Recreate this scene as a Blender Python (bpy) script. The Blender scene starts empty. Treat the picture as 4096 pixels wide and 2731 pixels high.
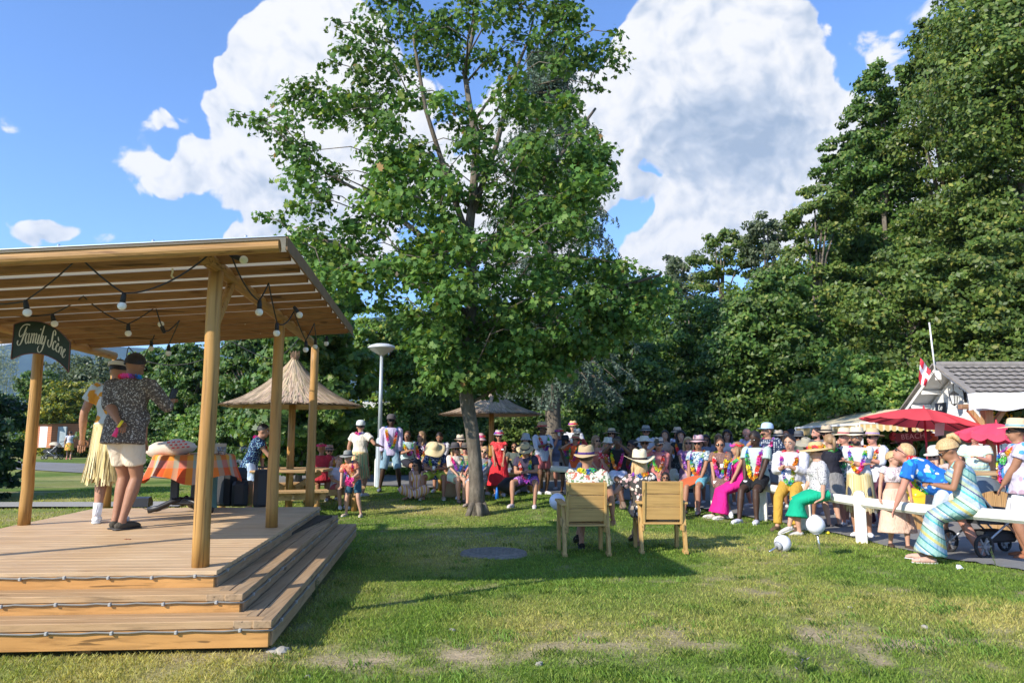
import bpy, math, random
import numpy as np
from mathutils import Vector, Matrix
R = math.radians
sc = bpy.context.scene
COL = sc.collection
rnd = random.Random(7)
rng = np.random.default_rng(11)

# ------------------------------------------------------------ camera maths
F = 2900.0; PITCH = math.atan(385 / F); CZ = 1.5
sp, cp = math.sin(PITCH), math.cos(PITCH)
def ray(px, py):
    u = (1365.5 - py) / F
    return Vector(((px - 2048) / F, cp - sp * u, sp + cp * u))
def pt(px, py, Y):
    d = ray(px, py); return Vector((d.x / d.y * Y, Y, CZ + d.z / d.y * Y))
def plane(px, py, h):
    d = ray(px, py); t = (h - CZ) / d.z; return Vector((d.x * t, d.y * t, h))
def g(x, y):
    a = np.interp(y, [-50, 5, 9.5, 14, 18.5, 45, 80], [.12, .12, 0, .05, .2, .25, .3])
    b = np.interp(x, [2, 6], [0, -.08]) * np.interp(y, [8, 11, 16, 22], [0, 1, 1, 0])
    return float(a + b)
def gp(x, y, dz=0.): return Vector((x, y, g(x, y) + dz))

# ------------------------------------------------------------ object helpers
def tag(o, label=None, cat=None, group=None, kind=None):
    if label: o['label'] = label
    if cat: o['category'] = cat
    if group: o['group'] = group
    if kind: o['kind'] = kind
    return o
def thing(name, label, cat, loc=(0, 0, 0), group=None, rz=0):
    o = bpy.data.objects.new(name, None); COL.objects.link(o)
    o.empty_display_size = .1
    o.location = loc; o.rotation_euler = (0, 0, rz)
    return tag(o, label, cat, group)
def copy_tree(o, parent=None):
    c = o.copy(); COL.objects.link(c)
    if parent: c.parent = parent
    for ch in list(o.children): copy_tree(ch, c)
    return c
def root_loc(p):
    while p.parent: p = p.parent
    return Vector(p.location)

class MB:
    def __init__(s): s.v = []; s.f = []; s.m = []; s.c = []
    def add(s, vs, fs, mi=0, col=None):
        n = len(s.v); s.v.extend([tuple(v) for v in vs]); s.f.extend([tuple(i + n for i in f) for f in fs]); s.m.extend([mi] * len(fs))
        s.c.extend([col or (1, 1, 1)] * len(vs))
        return s
    def box(s, c, size, M=None, mi=0, col=None, bev=0):
        x, y, z = [a / 2 for a in size]
        if bev:
            b = min(bev, x * .9, y * .9, z * .9); vs = []; 
            for sx in (-1, 1):
                for sy in (-1, 1):
                    for sz in (-1, 1):
                        vs += [(sx * (x - b), sy * (y - b), sz * z), (sx * (x - b), sy * y, sz * (z - b)), (sx * x, sy * (y - b), sz * (z - b))]
            import itertools
            idx = {}
            k = 0
            for sx in (-1, 1):
                for sy in (-1, 1):
                    for sz in (-1, 1):
                        idx[(sx, sy, sz)] = k; k += 3
            fs = []
            def q(a, b_, c_, d): fs.append((a, b_, c_, d))
            for sgn in (-1, 1):
                q(*[idx[(a, b_, sgn)] for a, b_ in ((-1, -1), (1, -1), (1, 1), (-1, 1))][::sgn])
                q(*[idx[(a, sgn, b_)] + 1 for a, b_ in ((-1, -1), (1, -1), (1, 1), (-1, 1))][::-sgn])
                q(*[idx[(sgn, a, b_)] + 2 for a, b_ in ((-1, -1), (1, -1), (1, 1), (-1, 1))][::sgn])
            for a in (-1, 1):
                for b_ in (-1, 1):
                    i, j = idx[(-1, a, b_)], idx[(1, a, b_)]; q(*((i, j, j + 1, i + 1)[::(a * b_)]))
                    i, j = idx[(a, -1, b_)], idx[(a, 1, b_)]; q(*((i, i + 2, j + 2, j)[::(a * b_)]))
                    i, j = idx[(a, b_, -1)], idx[(a, b_, 1)]; q(*((i + 1, j + 1, j + 2, i + 2)[::(a * b_)]))
            for kk, i in idx.items(): fs.append((i, i + 1, i + 2)[::kk[0] * kk[1] * kk[2]])
        else:
            vs = [(a, b, d) for a in (-x, x) for b in (-y, y) for d in (-z, z)]
            fs = [(0, 1, 3, 2), (4, 6, 7, 5), (0, 4, 5, 1), (2, 3, 7, 6), (0, 2, 6, 4), (1, 5, 7, 3)]
        c = Vector(c)
        vs = [(M @ Vector(v) if M else Vector(v)) + c for v in vs]
        return s.add(vs, fs, mi, col)
    def bar(s, a, b, w, t, up=(0, 0, 1), mi=0, col=None, bev=0):
        a, b = Vector(a), Vector(b); d = b - a; L = d.length; d.normalize()
        up = Vector(up); x = d.cross(up)
        if x.length < 1e-4: x = d.cross(Vector((1, 0, 0)))
        x.normalize(); z = x.cross(d)
        M = Matrix((x, d, z)).transposed()
        return s.box((a + b) / 2, (w, L, t), M, mi, col, bev)
    def tube(s, pts, rad, n=10, mi=0, col=None, cap=True, side=None, wob=0):
        """rad: list of r or (rx, ry); side: direction for rx"""
        pts = [Vector(p) for p in pts]; k = len(pts)
        if not isinstance(rad, (list, tuple)) or (isinstance(rad, tuple)): rad = [rad] * k
        vs = []; prev = Vector(side) if side else None
        for i, p in enumerate(pts):
            d = (pts[min(i + 1, k - 1)] - pts[max(i - 1, 0)])
            d = d.normalized() if d.length > 1e-9 else Vector((0, 0, 1))
            if prev is None: prev = d.cross(Vector((.13, 1, .21)))
            x = prev - d * prev.dot(d)
            if x.length < 1e-5: x = d.cross(Vector((0, 1, .3)))
            x.normalize(); y = d.cross(x); prev = x
            r = rad[i]; rx, ry = (r if isinstance(r, (list, tuple)) else (r, r))
            for j in range(n):
                a = 2 * math.pi * j / n
                w = 1 + (rnd.uniform(-wob, wob) if wob else 0)
                vs.append(p + x * (rx * w * math.cos(a)) + y * (ry * w * math.sin(a)))
        fs = [(i * n + j, i * n + (j + 1) % n, (i + 1) * n + (j + 1) % n, (i + 1) * n + j) for i in range(k - 1) for j in range(n)]
        if cap: fs += [tuple(range(n - 1, -1, -1)), tuple(range((k - 1) * n, k * n))]
        return s.add(vs, fs, mi, col)
    def lathe(s, prof, c, n=24, M=None, mi=0, col=None, cap=False, fn=None):
        c = Vector(c); vs = []
        for (r, z) in prof:
            for j in range(n):
                a = 2 * math.pi * j / n
                p = Vector((r * math.cos(a), r * math.sin(a), z))
                if fn: p = Vector(fn(p, a, r))
                vs.append((M @ p if M else p) + c)
        k = len(prof)
        fs = [(i * n + j, i * n + (j + 1) % n, (i + 1) * n + (j + 1) % n, (i + 1) * n + j) for i in range(k - 1) for j in range(n)]
        if cap: fs += [tuple(range(n - 1, -1, -1)), tuple(range((k - 1) * n, k * n))]
        return s.add(vs, fs, mi, col)
    def ball(s, c, r, n=12, M=None, mi=0, col=None, k=None):
        r = Vector(r) if hasattr(r, '__len__') else Vector((r, r, r)); k = k or max(4, n // 2 + 1); vs = []; c = Vector(c)
        for i in range(1, k):
            ph = math.pi * i / k
            for j in range(n):
                a = 2 * math.pi * j / n
                p = Vector((r.x * math.sin(ph) * math.cos(a), r.y * math.sin(ph) * math.sin(a), r.z * math.cos(ph)))
                vs.append((M @ p if M else p) + c)
        t = Vector((0, 0, r.z)); vs.append((M @ t if M else t) + c); vs.append((M @ -t if M else -t) + c)
        m = (k - 1) * n
        fs = [(i * n + j, (i + 1) * n + j, (i + 1) * n + (j + 1) % n, i * n + (j + 1) % n) for i in range(k - 2) for j in range(n)]
        fs += [(m, j, (j + 1) % n) for j in range(n)] + [(m + 1, (k - 2) * n + (j + 1) % n, (k - 2) * n + j) for j in range(n)]
        return s.add(vs, fs, mi, col)
    def prism(s, outline, t, M=None, c=(0, 0, 0), mi=0, col=None):
        """outline of (x, z) in the xz plane, thickness t along y"""
        c = Vector(c); n = len(outline)
        vs = [Vector((x, -t / 2, z)) for x, z in outline] + [Vector((x, t / 2, z)) for x, z in outline]
        vs = [(M @ v if M else v) + c for v in vs]
        fs = [tuple(range(n)), tuple(range(2 * n - 1, n - 1, -1))] + [(i, i + n, (i + 1) % n + n, (i + 1) % n) for i in range(n)]
        return s.add(vs, fs, mi, col)
    def build(s, name, mats, parent=None, smooth=False, loc=None, color=False, local=False):
        me = bpy.data.meshes.new(name)
        off = Vector((0, 0, 0))
        if not local:
            off = root_loc(parent) if parent else Vector(loc if loc is not None else (0, 0, 0))
        V = np.array(s.v, dtype=np.float64).reshape(-1, 3) - np.array(off)
        me.from_pydata(V.tolist(), [], s.f); me.validate()
        if not isinstance(mats, (list, tuple)): mats = [mats]
        for m in mats: me.materials.append(m)
        if len(mats) > 1 and len(me.polygons) == len(s.m): me.polygons.foreach_set('material_index', s.m)
        if smooth: me.polygons.foreach_set('use_smooth', [True] * len(me.polygons))
        if color:
            at = me.color_attributes.new('Col', 'FLOAT_COLOR', 'POINT')
            at.data.foreach_set('color', np.c_[np.array(s.c, dtype=np.float32), np.ones(len(s.c), dtype=np.float32)].ravel())
        me.update()
        o = bpy.data.objects.new(name, me); COL.objects.link(o)
        if parent: o.parent = parent
        elif loc is not None: o.location = loc
        return o

def np_mesh(name, V, npf, cols, mat, parent=None, loc=None, smooth=False):
    """V (N*npf,3): N separate polygons of npf verts; cols (N,3)"""
    N = len(V) // npf
    off = np.array(root_loc(parent)) if parent else np.array(loc if loc is not None else (0, 0, 0), dtype=float)
    me = bpy.data.meshes.new(name)
    me.vertices.add(len(V)); me.vertices.foreach_set('co', (V - off).astype(np.float32).ravel())
    me.loops.add(len(V)); me.loops.foreach_set('vertex_index', np.arange(len(V), dtype=np.int32))
    me.polygons.add(N); me.polygons.foreach_set('loop_start', np.arange(0, len(V), npf, dtype=np.int32))
    me.polygons.foreach_set('loop_total', np.full(N, npf, dtype=np.int32))
    me.update(calc_edges=True)
    if cols is not None:
        at = me.color_attributes.new('Col', 'FLOAT_COLOR', 'POINT')
        c = np.repeat(np.c_[cols, np.ones(N)], npf, axis=0).astype(np.float32)
        at.data.foreach_set('color', c.ravel())
    me.materials.append(mat)
    o = bpy.data.objects.new(name, me); COL.objects.link(o)
    if parent: o.parent = parent
    elif loc is not None: o.location = loc
    return o

# ------------------------------------------------------------ materials
MC = {}
class NT:
    def __init__(s, name):
        s.m = bpy.data.materials.new(name); s.m.use_nodes = True; s.n = s.m.node_tree; s.n.nodes.clear()
        s.out = s.N('ShaderNodeOutputMaterial'); s.b = s.N('ShaderNodeBsdfPrincipled'); s.L(s.b.outputs[0], s.out.inputs[0])
    def N(s, t, **k):
        n = s.n.nodes.new(t)
        for a, v in k.items(): setattr(n, a, v)
        return n
    def L(s, a, b): s.n.links.new(a, b)
    def obj(s, scale=(1, 1, 1), rot=(0, 0, 0)):
        tc = s.N('ShaderNodeTexCoord'); mp = s.N('ShaderNodeMapping'); s.L(tc.outputs['Object'], mp.inputs[0])
        mp.inputs['Scale'].default_value = scale; mp.inputs['Rotation'].default_value = rot
        return mp.outputs[0]
    def noise(s, vec, scale, detail=3, rough=.55, dist=0):
        n = s.N('ShaderNodeTexNoise'); s.L(vec, n.inputs['Vector']); n.inputs['Scale'].default_value = scale
        n.inputs['Detail'].default_value = detail; n.inputs['Roughness'].default_value = rough; n.inputs['Distortion'].default_value = dist
        return n.outputs['Fac']
    def ramp(s, fac, stops, interp='LINEAR'):
        r = s.N('ShaderNodeValToRGB'); s.L(fac, r.inputs[0]); e = r.color_ramp.elements; r.color_ramp.interpolation = interp
        while len(e) < len(stops): e.new(.5)
        for i, (p, c) in enumerate(stops):
            e[i].position = p; e[i].color = (*(c if hasattr(c, '__len__') else (c, c, c)), 1)
        return r.outputs[0]
    def mix(s, fac, a, b, mode='MIX'):
        m = s.N('ShaderNodeMix', data_type='RGBA', blend_type=mode)
        for v, i in ((fac, 0), (a, 6), (b, 7)):
            if hasattr(v, 'links') or hasattr(v, 'is_linked'): s.L(v, m.inputs[i])
            else: m.inputs[i].default_value = v if i == 0 else (*v, 1)
        return m.outputs[2]
    def math(s, op, a, b=0):
        m = s.N('ShaderNodeMath', operation=op)
        for v, i in ((a, 0), (b, 1)):
            if hasattr(v, 'is_linked'): s.L(v, m.inputs[i])
            else: m.inputs[i].default_value = v
        return m.outputs[0]
    def base(s, c):
        if hasattr(c, 'is_linked'): s.L(c, s.b.inputs['Base Color'])
        else: s.b.inputs['Base Color'].default_value = (*c, 1)
    def bump(s, h, strength=.3, dist=.01):
        b = s.N('ShaderNodeBump'); s.L(h, b.inputs['Height']); b.inputs['Strength'].default_value = strength; b.inputs['Distance'].default_value = dist
        s.L(b.outputs[0], s.b.inputs['Normal'])
    def rough(s, r, spec=.5):
        s.b.inputs['Roughness'].default_value = r; s.b.inputs['Specular IOR Level'].default_value = spec
def sh(c, k): return tuple(min(1, max(0, a * k)) for a in c)

def plain(name, c, rough=.7, var=.15, scale=6, bump=0, bs=40, metal=0, spec=.4):
    if name in MC: return MC[name]
    n = NT(name); v = n.obj(); f = n.noise(v, scale, 4)
    n.base(n.ramp(f, [(.3, sh(c, 1 - var)), (.7, sh(c, 1 + var))])); n.rough(rough, spec)
    n.b.inputs['Metallic'].default_value = metal
    if bump: n.bump(n.noise(v, bs, 3), bump)
    MC[name] = n.m; return n.m
def wood(name, c, dark=.55, axis='x', scale=3, knots=True, rough=.65, bump=.25):
    if name in MC: return MC[name]
    n = NT(name)
    s = {'x': (.6, 16, 16), 'y': (16, .6, 16), 'z': (18, 18, .7)}[axis]
    v = n.obj(s); f = n.noise(v, scale, 5, .65, .6)
    col = n.ramp(f, [(.22, sh(c, dark * .55)), (.34, sh(c, dark)), (.5, c), (.75, sh(c, 1.22))])
    v2 = n.obj(); f2 = n.noise(v2, 1.7, 3)
    col = n.mix(n.ramp(f2, [(.35, 0), (.7, .55)]), col, sh((c[0], c[1] * .86, c[2] * .7), .8))
    v3 = n.obj({'x': (.22, 20, 20), 'y': (20, .22, 20), 'z': (22, 22, .28)}[axis]); cr = n.noise(v3, 1.3, 2, .5, .3)
    col = n.mix(n.ramp(cr, [(.66, 0), (.69, .75)]), col, sh(c, .16))
    if knots:
        w = n.N('ShaderNodeTexVoronoi'); ss = {'x': (1, 5, 5), 'y': (5, 1, 5), 'z': (5, 5, 1)}[axis]
        n.L(n.obj(ss), w.inputs['Vector']); w.inputs['Scale'].default_value = 1.4
        col = n.mix(n.ramp(w.outputs['Distance'], [(.04, .8), (.13, 0)]), col, sh((c[0], c[1] * .7, c[2] * .5), .35))
    n.base(col); n.rough(rough, .3); n.bump(f, bump, .004)
    MC[name] = n.m; return n.m
def leafmat(name, trans=.35, rough=.45, spec=.35, gain=1.0):
    if name in MC: return MC[name]
    n = NT(name); a = n.N('ShaderNodeAttribute', attribute_name='Col')
    c = n.mix(1.0, a.outputs[0], (gain, gain, gain), 'MULTIPLY')
    n.base(c); n.rough(rough, spec)
    t = n.N('ShaderNodeBsdfTranslucent'); tc = n.mix(1.0, c, (1.5, 1.45, .55), 'MULTIPLY'); n.L(tc, t.inputs[0])
    mx = n.N('ShaderNodeMixShader'); mx.inputs[0].default_value = trans
    n.L(n.b.outputs[0], mx.inputs[1]); n.L(t.outputs[0], mx.inputs[2]); n.L(mx.outputs[0], n.out.inputs[0])
    MC[name] = n.m; return n.m
def attrmat(name, rough=.7, trans=0):
    if name in MC: return MC[name]
    n = NT(name); a = n.N('ShaderNodeAttribute', attribute_name='Col'); n.base(a.outputs[0]); n.rough(rough, .3)
    MC[name] = n.m; return n.m

# ------------------------------------------------------------ camera, world, sun
cd = bpy.data.cameras.new('camera'); cam = bpy.data.objects.new('camera', cd); COL.objects.link(cam)
cd.sensor_fit = 'HORIZONTAL'; cd.sensor_width = 36; cd.lens = F / 4096 * 36; cd.clip_end = 9000; cd.clip_start = .05
cam.location = (0, 0, CZ); cam.rotation_euler = (math.pi / 2 + PITCH, 0, 0); sc.camera = cam
SUN_EL = R(31); sx, sy = -1.17, -1.0
SUND = Vector((sx, sy, 0)).normalized() * math.cos(SUN_EL) + Vector((0, 0, math.sin(SUN_EL)))
sl = bpy.data.lights.new('sun', 'SUN'); so = bpy.data.objects.new('sun', sl); COL.objects.link(so)
sl.energy = 5.0; sl.angle = R(.55); sl.color = (1, .93, .82)
so.rotation_euler = SUND.to_track_quat('Z', 'Y').to_euler()
sc.view_settings.view_transform = 'Standard'; sc.view_settings.look = 'None'
sc.cycles.max_bounces = 6; sc.cycles.diffuse_bounces = 3; sc.cycles.glossy_bounces = 2; sc.cycles.transmission_bounces = 4; sc.cycles.transparent_max_bounces = 6
sc.view_settings.exposure = .6; sc.view_settings.gamma = 1

w = bpy.data.worlds.new('World'); sc.world = w; w.use_nodes = True; wn = w.node_tree; wn.nodes.clear()
class WN(NT):
    def __init__(s): s.n = wn
W = WN()
wo = W.N('ShaderNodeOutputWorld'); bg = W.N('ShaderNodeBackground'); W.L(bg.outputs[0], wo.inputs[0])
sky = W.N('ShaderNodeTexSky', sky_type='NISHITA'); sky.sun_disc = False; sky.sun_elevation = SUN_EL
sky.sun_rotation = math.atan2(SUND.x, SUND.y)
sky.altitude = 600; sky.air_density = 1.0; sky.dust_density = .25; sky.ozone_density = 2.2
tc = W.N('ShaderNodeTexCoord'); D = tc.outputs['Generated']
def vm(op, a, b):
    m = W.N('ShaderNodeVectorMath', operation=op)
    for v, i in ((a, 0), (b, 1)):
        if hasattr(v, 'is_linked'): W.L(v, m.inputs[i])
        else: m.inputs[i].default_value = v
    return m
def wnoise(vec, scale, detail=5, rough=.6):
    n = W.N('ShaderNodeTexNoise'); W.L(vec, n.inputs['Vector']); n.inputs['Scale'].default_value = scale
    n.inputs['Detail'].default_value = detail; n.inputs['Roughness'].default_value = rough
    return n
wp = wnoise(D, 5, 3, .55); wv = vm('SUBTRACT', wp.outputs['Color'], (.5, .5, .5)); wv2 = vm('SCALE', wv.outputs[0], (0, 0, 0)); wv2.inputs['Scale'].default_value = .11
D2 = vm('ADD', D, wv2.outputs[0]).outputs[0]
def field(blobs):
    tot = None
    for (x, y, r, wgt) in blobs:
        d = ray(x * 1.7415, y * 1.7415).normalized(); rr = r * 1.7415 / F * 1.25
        s = vm('SUBTRACT', D2, tuple(d)); q = vm('DOT_PRODUCT', s.outputs[0], s.outputs[0])
        a = W.N('ShaderNodeMapRange', interpolation_type='SMOOTHSTEP'); W.L(q.outputs['Value'], a.inputs[0])
        a.inputs[1].default_value = 0; a.inputs[2].default_value = rr * rr; a.inputs[3].default_value = wgt; a.inputs[4].default_value = 0
        tot = a.outputs[0] if tot is None else W.math('ADD', tot, a.outputs[0])
    return tot
CB = [(740, 20, 70, 1), (800, 90, 90, 1), (640, 90, 55, 1), (600, 130, 50, .9), (690, 180, 100, 1), (560, 200, 42, 1), (610, 250, 80, 1), (505, 262, 36, 1), (540, 300, 60, 1),
      (700, 300, 130, 1), (560, 370, 80, 1), (650, 420, 110, 1), (490, 430, 60, 1), (430, 395, 45, 1), (400, 440, 50, .9), (320, 430, 50, .68), (285, 370, 42, .62), (330, 330, 32, .48),
      (385, 312, 28, .5), (430, 302, 16, .42), (560, 480, 60, .8), (640, 520, 70, .8), (820, 300, 190, 1), (820, 470, 170, 1), (515, 542, 30, .9), (600, 540, 40, .8), (560, 545, 30, .7),
      (80, 545, 34, .9), (118, 535, 28, .9), (30, 550, 34, .6), (190, 560, 26, .4),
      (1540, 70, 75, 1), (1610, 30, 100, 1), (1740, 50, 110, 1), (1480, 140, 60, 1), (1560, 190, 140, 1), (1760, 230, 170, 1), (1890, 260, 60, .9), (1860, 180, 50, .7), (1430, 290, 100, 1), (1600, 340, 150, 1),
      (1820, 330, 110, 1), (1900, 330, 90, 1), (1380, 240, 70, .8), (1400, 380, 80, 1), (1700, 410, 90, .8), (1640, 440, 50, .8), (1200, 400, 200, 1), (1200, 560, 150, .9), (1900, 20, 60, .5), (2040, 60, 60, .33), (2030, 120, 60, .34), (2160, 30, 60, .45),
      (1545, 490, 48, 1), (1610, 480, 60, 1), (1700, 450, 70, 1), (1780, 425, 60, 1), (1490, 560, 60, .9), (1560, 560, 90, 1), (1650, 540, 90, 1), (1790, 500, 100, 1), (1475, 450, 32, .7), (1440, 610, 60, .7), (2200, 400, 220, .9), (0, 790, 40, .8), (20, 820, 60, .7)]
fld = field(CB)
def height(vec):
    a_ = wnoise(vec, 13, 8, .62).outputs['Fac']; out = W.math('MULTIPLY', W.math('SUBTRACT', a_, .5), 1.45)
    for sc_, k_ in ((19, .55), (44, .34), (95, .16)):
        v_ = W.N('ShaderNodeTexVoronoi', feature='F1'); W.L(vec, v_.inputs['Vector']); v_.inputs['Scale'].default_value = sc_
        out = W.math('ADD', out, W.math('MULTIPLY', W.math('SUBTRACT', .42, v_.outputs['Distance']), k_))
    return out
nz = height(D2)
raw = W.math('ADD', W.math('MINIMUM', fld, 1.3), nz)
mr = W.N('ShaderNodeMapRange', interpolation_type='SMOOTHSTEP'); W.L(raw, mr.inputs[0]); mr.inputs[1].default_value = .34; mr.inputs[2].default_value = .60
mask = mr.outputs[0]
GB = [(1640, 400, 130, .45), (1700, 420, 80, .4), (1740, 330, 120, .4), (1700, 280, 90, .35), (1600, 340, 110, .4), (1780, 390, 110, .45), (1540, 380, 80, .3), (1830, 330, 80, .3), (1600, 260, 110, .4), (620, 455, 110, .4), (430, 470, 70, .3), (560, 420, 60, .25), (690, 500, 110, .4), (1440, 430, 80, .35), (1820, 250, 90, .3), (1900, 20, 90, .5)]  # grey blobs: cloud self-shadow painted into the sky colour
gf = field(GB)
b1 = wnoise(D2, 9, 6, .6)
offv = vm('ADD', D2, (-.012, 0, .014)).outputs[0]; nzb = height(offv); lit = W.math('MULTIPLY', W.math('SUBTRACT', nzb, nz), 1.15)  # painted lighting: cloud bumps brighter towards the upper left
shade = W.math('ADD', W.math('ADD', W.math('MULTIPLY', gf, .58), W.math('MULTIPLY', W.math('SUBTRACT', b1.outputs['Fac'], .48), .9)), W.math('ADD', lit, .08))
n3 = wnoise(D2, 22, 6, .6)
shade = W.math('ADD', shade, W.math('MULTIPLY', W.math('SUBTRACT', n3.outputs['Fac'], .5), .25))
CLW = 1.0
ccol = W.ramp(W.math('MULTIPLY', shade, .85), [(.0, (1.0, 1.0, 1.0)), (.25, (.86, .89, .94)), (.6, (.60, .68, .80)), (1.0, (.42, .52, .67))])
csc = W.mix(1.0, ccol, (4.5, 4.5, 4.55), 'MULTIPLY')
skt = W.mix(1.0, sky.outputs[0], (.86, 1.04, 1.34), 'MULTIPLY')
fin = W.mix(mask, skt, csc)
W.L(fin, bg.inputs[0]); bg.inputs[1].default_value = .15
# ============================================================ GROUND
_lat = rng.random((256, 256))
def vnoise(x, y, s):
    x = np.asarray(x) * s + 57.3; y = np.asarray(y) * s + 91.7
    xi = np.floor(x).astype(int); yi = np.floor(y).astype(int); fx = x - xi; fy = y - yi
    fx = fx * fx * (3 - 2 * fx); fy = fy * fy * (3 - 2 * fy)
    L = lambda a, b: _lat[a % 256, b % 256]
    return (L(xi, yi) * (1 - fx) + L(xi + 1, yi) * fx) * (1 - fy) + (L(xi, yi + 1) * (1 - fx) + L(xi + 1, yi + 1) * fx) * fy
def fbm(x, y, s, o=4):
    return sum(vnoise(x, y, s * 2.03 ** i) * .5 ** i for i in range(o)) / sum(.5 ** i for i in range(o))
def gv(x, y):
    a = np.interp(y, [-50, 5, 9.5, 14, 18.5, 45, 80], [.12, .12, 0, .05, .2, .25, .3])
    return a + np.interp(x, [2, 6], [0, -.08]) * np.interp(y, [8, 11, 16, 22], [0, 1, 1, 0])
def bare(x, y):
    """0 lush .. 1 bare earth"""
    b = np.exp(-((y - 5.0 - .12 * (x + .5)) / .42) ** 2) * np.interp(x, [-2.6, -2.0, 1.0, 2.2], [0, 1, .9, .25])
    b = np.maximum(b, .8 * np.exp(-((y - 5.3) / .7) ** 2) * np.interp(x, [1, 2.0, 5], [0, .8, .7]))
    b = np.maximum(b, .75 * np.exp(-(((x + .6) / .8) ** 2 + ((y - 11.5) / .5) ** 2)))
    b = np.maximum(b, .7 * np.exp(-(((x - 1.6) / 1.0) ** 2 + ((y - 7.6) / .35) ** 2)))
    n = fbm(x, y, 1.6) ; n2 = fbm(x + 9, y, 6, 3)
    return np.clip(b * .95 + (n - .58) * 1.6 + (n2 - .5) * 1.9 - .14, 0, 1)
def dry(x, y):
    return np.clip((fbm(x + 31, y - 7, .55, 3) - .46) * 2.8 + np.exp(-((y - 6.0) / 1.5) ** 2) * .5 + np.interp(x, [-2, 3], [.12, -.08]), 0, 1)
xs = np.unique(np.r_[np.arange(-9, 9.01, .13), -np.geomspace(9, 900, 34), np.geomspace(9, 900, 34)])
ys = np.unique(np.r_[np.arange(2.5, 14, .13), np.arange(14, 26, .4), np.geomspace(26, 1600, 30), [-60, -20, -8, -3, 0, 1.5]])
GX, GY = np.meshgrid(xs, ys)
GZ = gv(GX, GY) + (fbm(GX, GY, 1.3, 3) - .5) * .05 * (GY < 20)
bb = bare(GX, GY)[..., None]; dd = dry(GX, GY)[..., None]; fn = fbm(GX, GY, 5, 3)[..., None]
gc = np.array([.12, .185, .032]) * (1 - dd) + np.array([.35, .31, .11]) * dd
gc = gc * (.7 + .6 * fn); gc = gc * (1 - bb) + np.array([.42, .325, .20]) * (.85 + .3 * fn) * bb
m = MB(); nx, ny = len(xs), len(ys)
m.v = [tuple(a) for a in np.c_[GX.ravel(), GY.ravel(), GZ.ravel()]]; m.c = [tuple(a) for a in gc.reshape(-1, 3)]
m.f = [(j * nx + i, j * nx + i + 1, (j + 1) * nx + i + 1, (j + 1) * nx + i) for j in range(ny - 1) for i in range(nx - 1)]; m.m = [0] * len(m.f)
n = NT('ground_mat'); a = n.N('ShaderNodeAttribute', attribute_name='Col'); v = n.obj()
f = n.noise(v, 38, 5, .7); f2 = n.noise(v, 7, 4)
n.base(n.mix(1.0, n.mix(1.0, a.outputs[0], n.ramp(f, [(.3, .6), (.7, 1.35)]), 'MULTIPLY'), n.ramp(f2, [(.3, .8), (.7, 1.2)]), 'MULTIPLY'))
n.rough(.95, .1); n.bump(f, .8, .02)
lawn = m.build('ground', n.m, smooth=True, color=True); tag(lawn, 'wide lawn of grass with dry and bare patches', None, None, 'structure')

# asphalt path behind the fence
fence_line = [(5.9, 5.0), (5.66, 8.03), (5.42, 9.8), (5.2, 11.07), (4.64, 13.7), (3.5, 15.9), (0, 18.2), (-3.6, 19.8), (-7.5, 20.6), (-20, 25), (-60, 40)]
front = [(6.0, 3.0), (5.8, 6.0), (5.68, 8.1), (5.62, 9.1), (5.40, 10.2), (5.36, 11.4), (4.8, 13.4), (3.5, 15.8), (0, 18.2), (-3.6, 19.9), (-7.5, 20.9), (-20, 30), (-60, 46)]
back = [(40, 3), (40, 8), (40, 12), (40, 17), (38, 24), (14, 25.5), (9, 25.5), (3, 25.6), (-3, 25.2), (-9, 26.5), (-21, 36), (-62, 60)]
m = MB(); K = 14; vs = []
def resamp(pl, n):
    P = [Vector(p) for p in pl]; L = [0]
    for i in range(1, len(P)): L.append(i)
    out = []
    for k in range(n):
        t = k / (n - 1) * L[-1]; i = min(int(t), len(P) - 2); out.append(P[i].lerp(P[i + 1], t - i))
    return out
fr, bk = resamp(front, 90), resamp(back, 90)
for a_, b_ in zip(fr, bk):
    for k in range(K):
        p = a_.lerp(b_, (k / (K - 1)) ** 1.5); e = .03 * (rnd.random() - .5) if k == 0 else 0
        vs.append((p.x + e * 3, p.y + e * 4, g(p.x, p.y) + .024))
m.add(vs, [(i * K + k, i * K + k + 1, (i + 1) * K + k + 1, (i + 1) * K + k) for i in range(89) for k in range(K - 1)])
n = NT('asphalt'); v = n.obj(); f = n.noise(v, 90, 4, .7); f2 = n.noise(v, 1.2, 4)
n.base(n.mix(.5, n.ramp(f, [(.3, (.13, .127, .12)), (.7, (.30, .29, .27))]), n.ramp(f2, [(.3, (.17, .165, .155)), (.7, (.27, .26, .24))]))); n.rough(.9, .2); n.bump(f, .4, .006)
tag(m.build('path', n.m), 'grey asphalt path curving behind the white fence', None, None, 'structure'); ASPH = n.m
m = MB(); vs = []
for i in range(24):
    x = -22 + i * .66
    for y in (15.3, 16.1): vs.append((x, y + .03 * x + rnd.uniform(-.05, .05), g(x, y) + .03))
m.add(vs, [(2 * i, 2 * i + 2, 2 * i + 3, 2 * i + 1) for i in range(23)])
tag(m.build('path', plain('gravel', (.33, .31, .27), .95, .2, 30, .5, 90)), 'narrow pale gravel path crossing behind the stage', None, None, 'structure')

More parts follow.
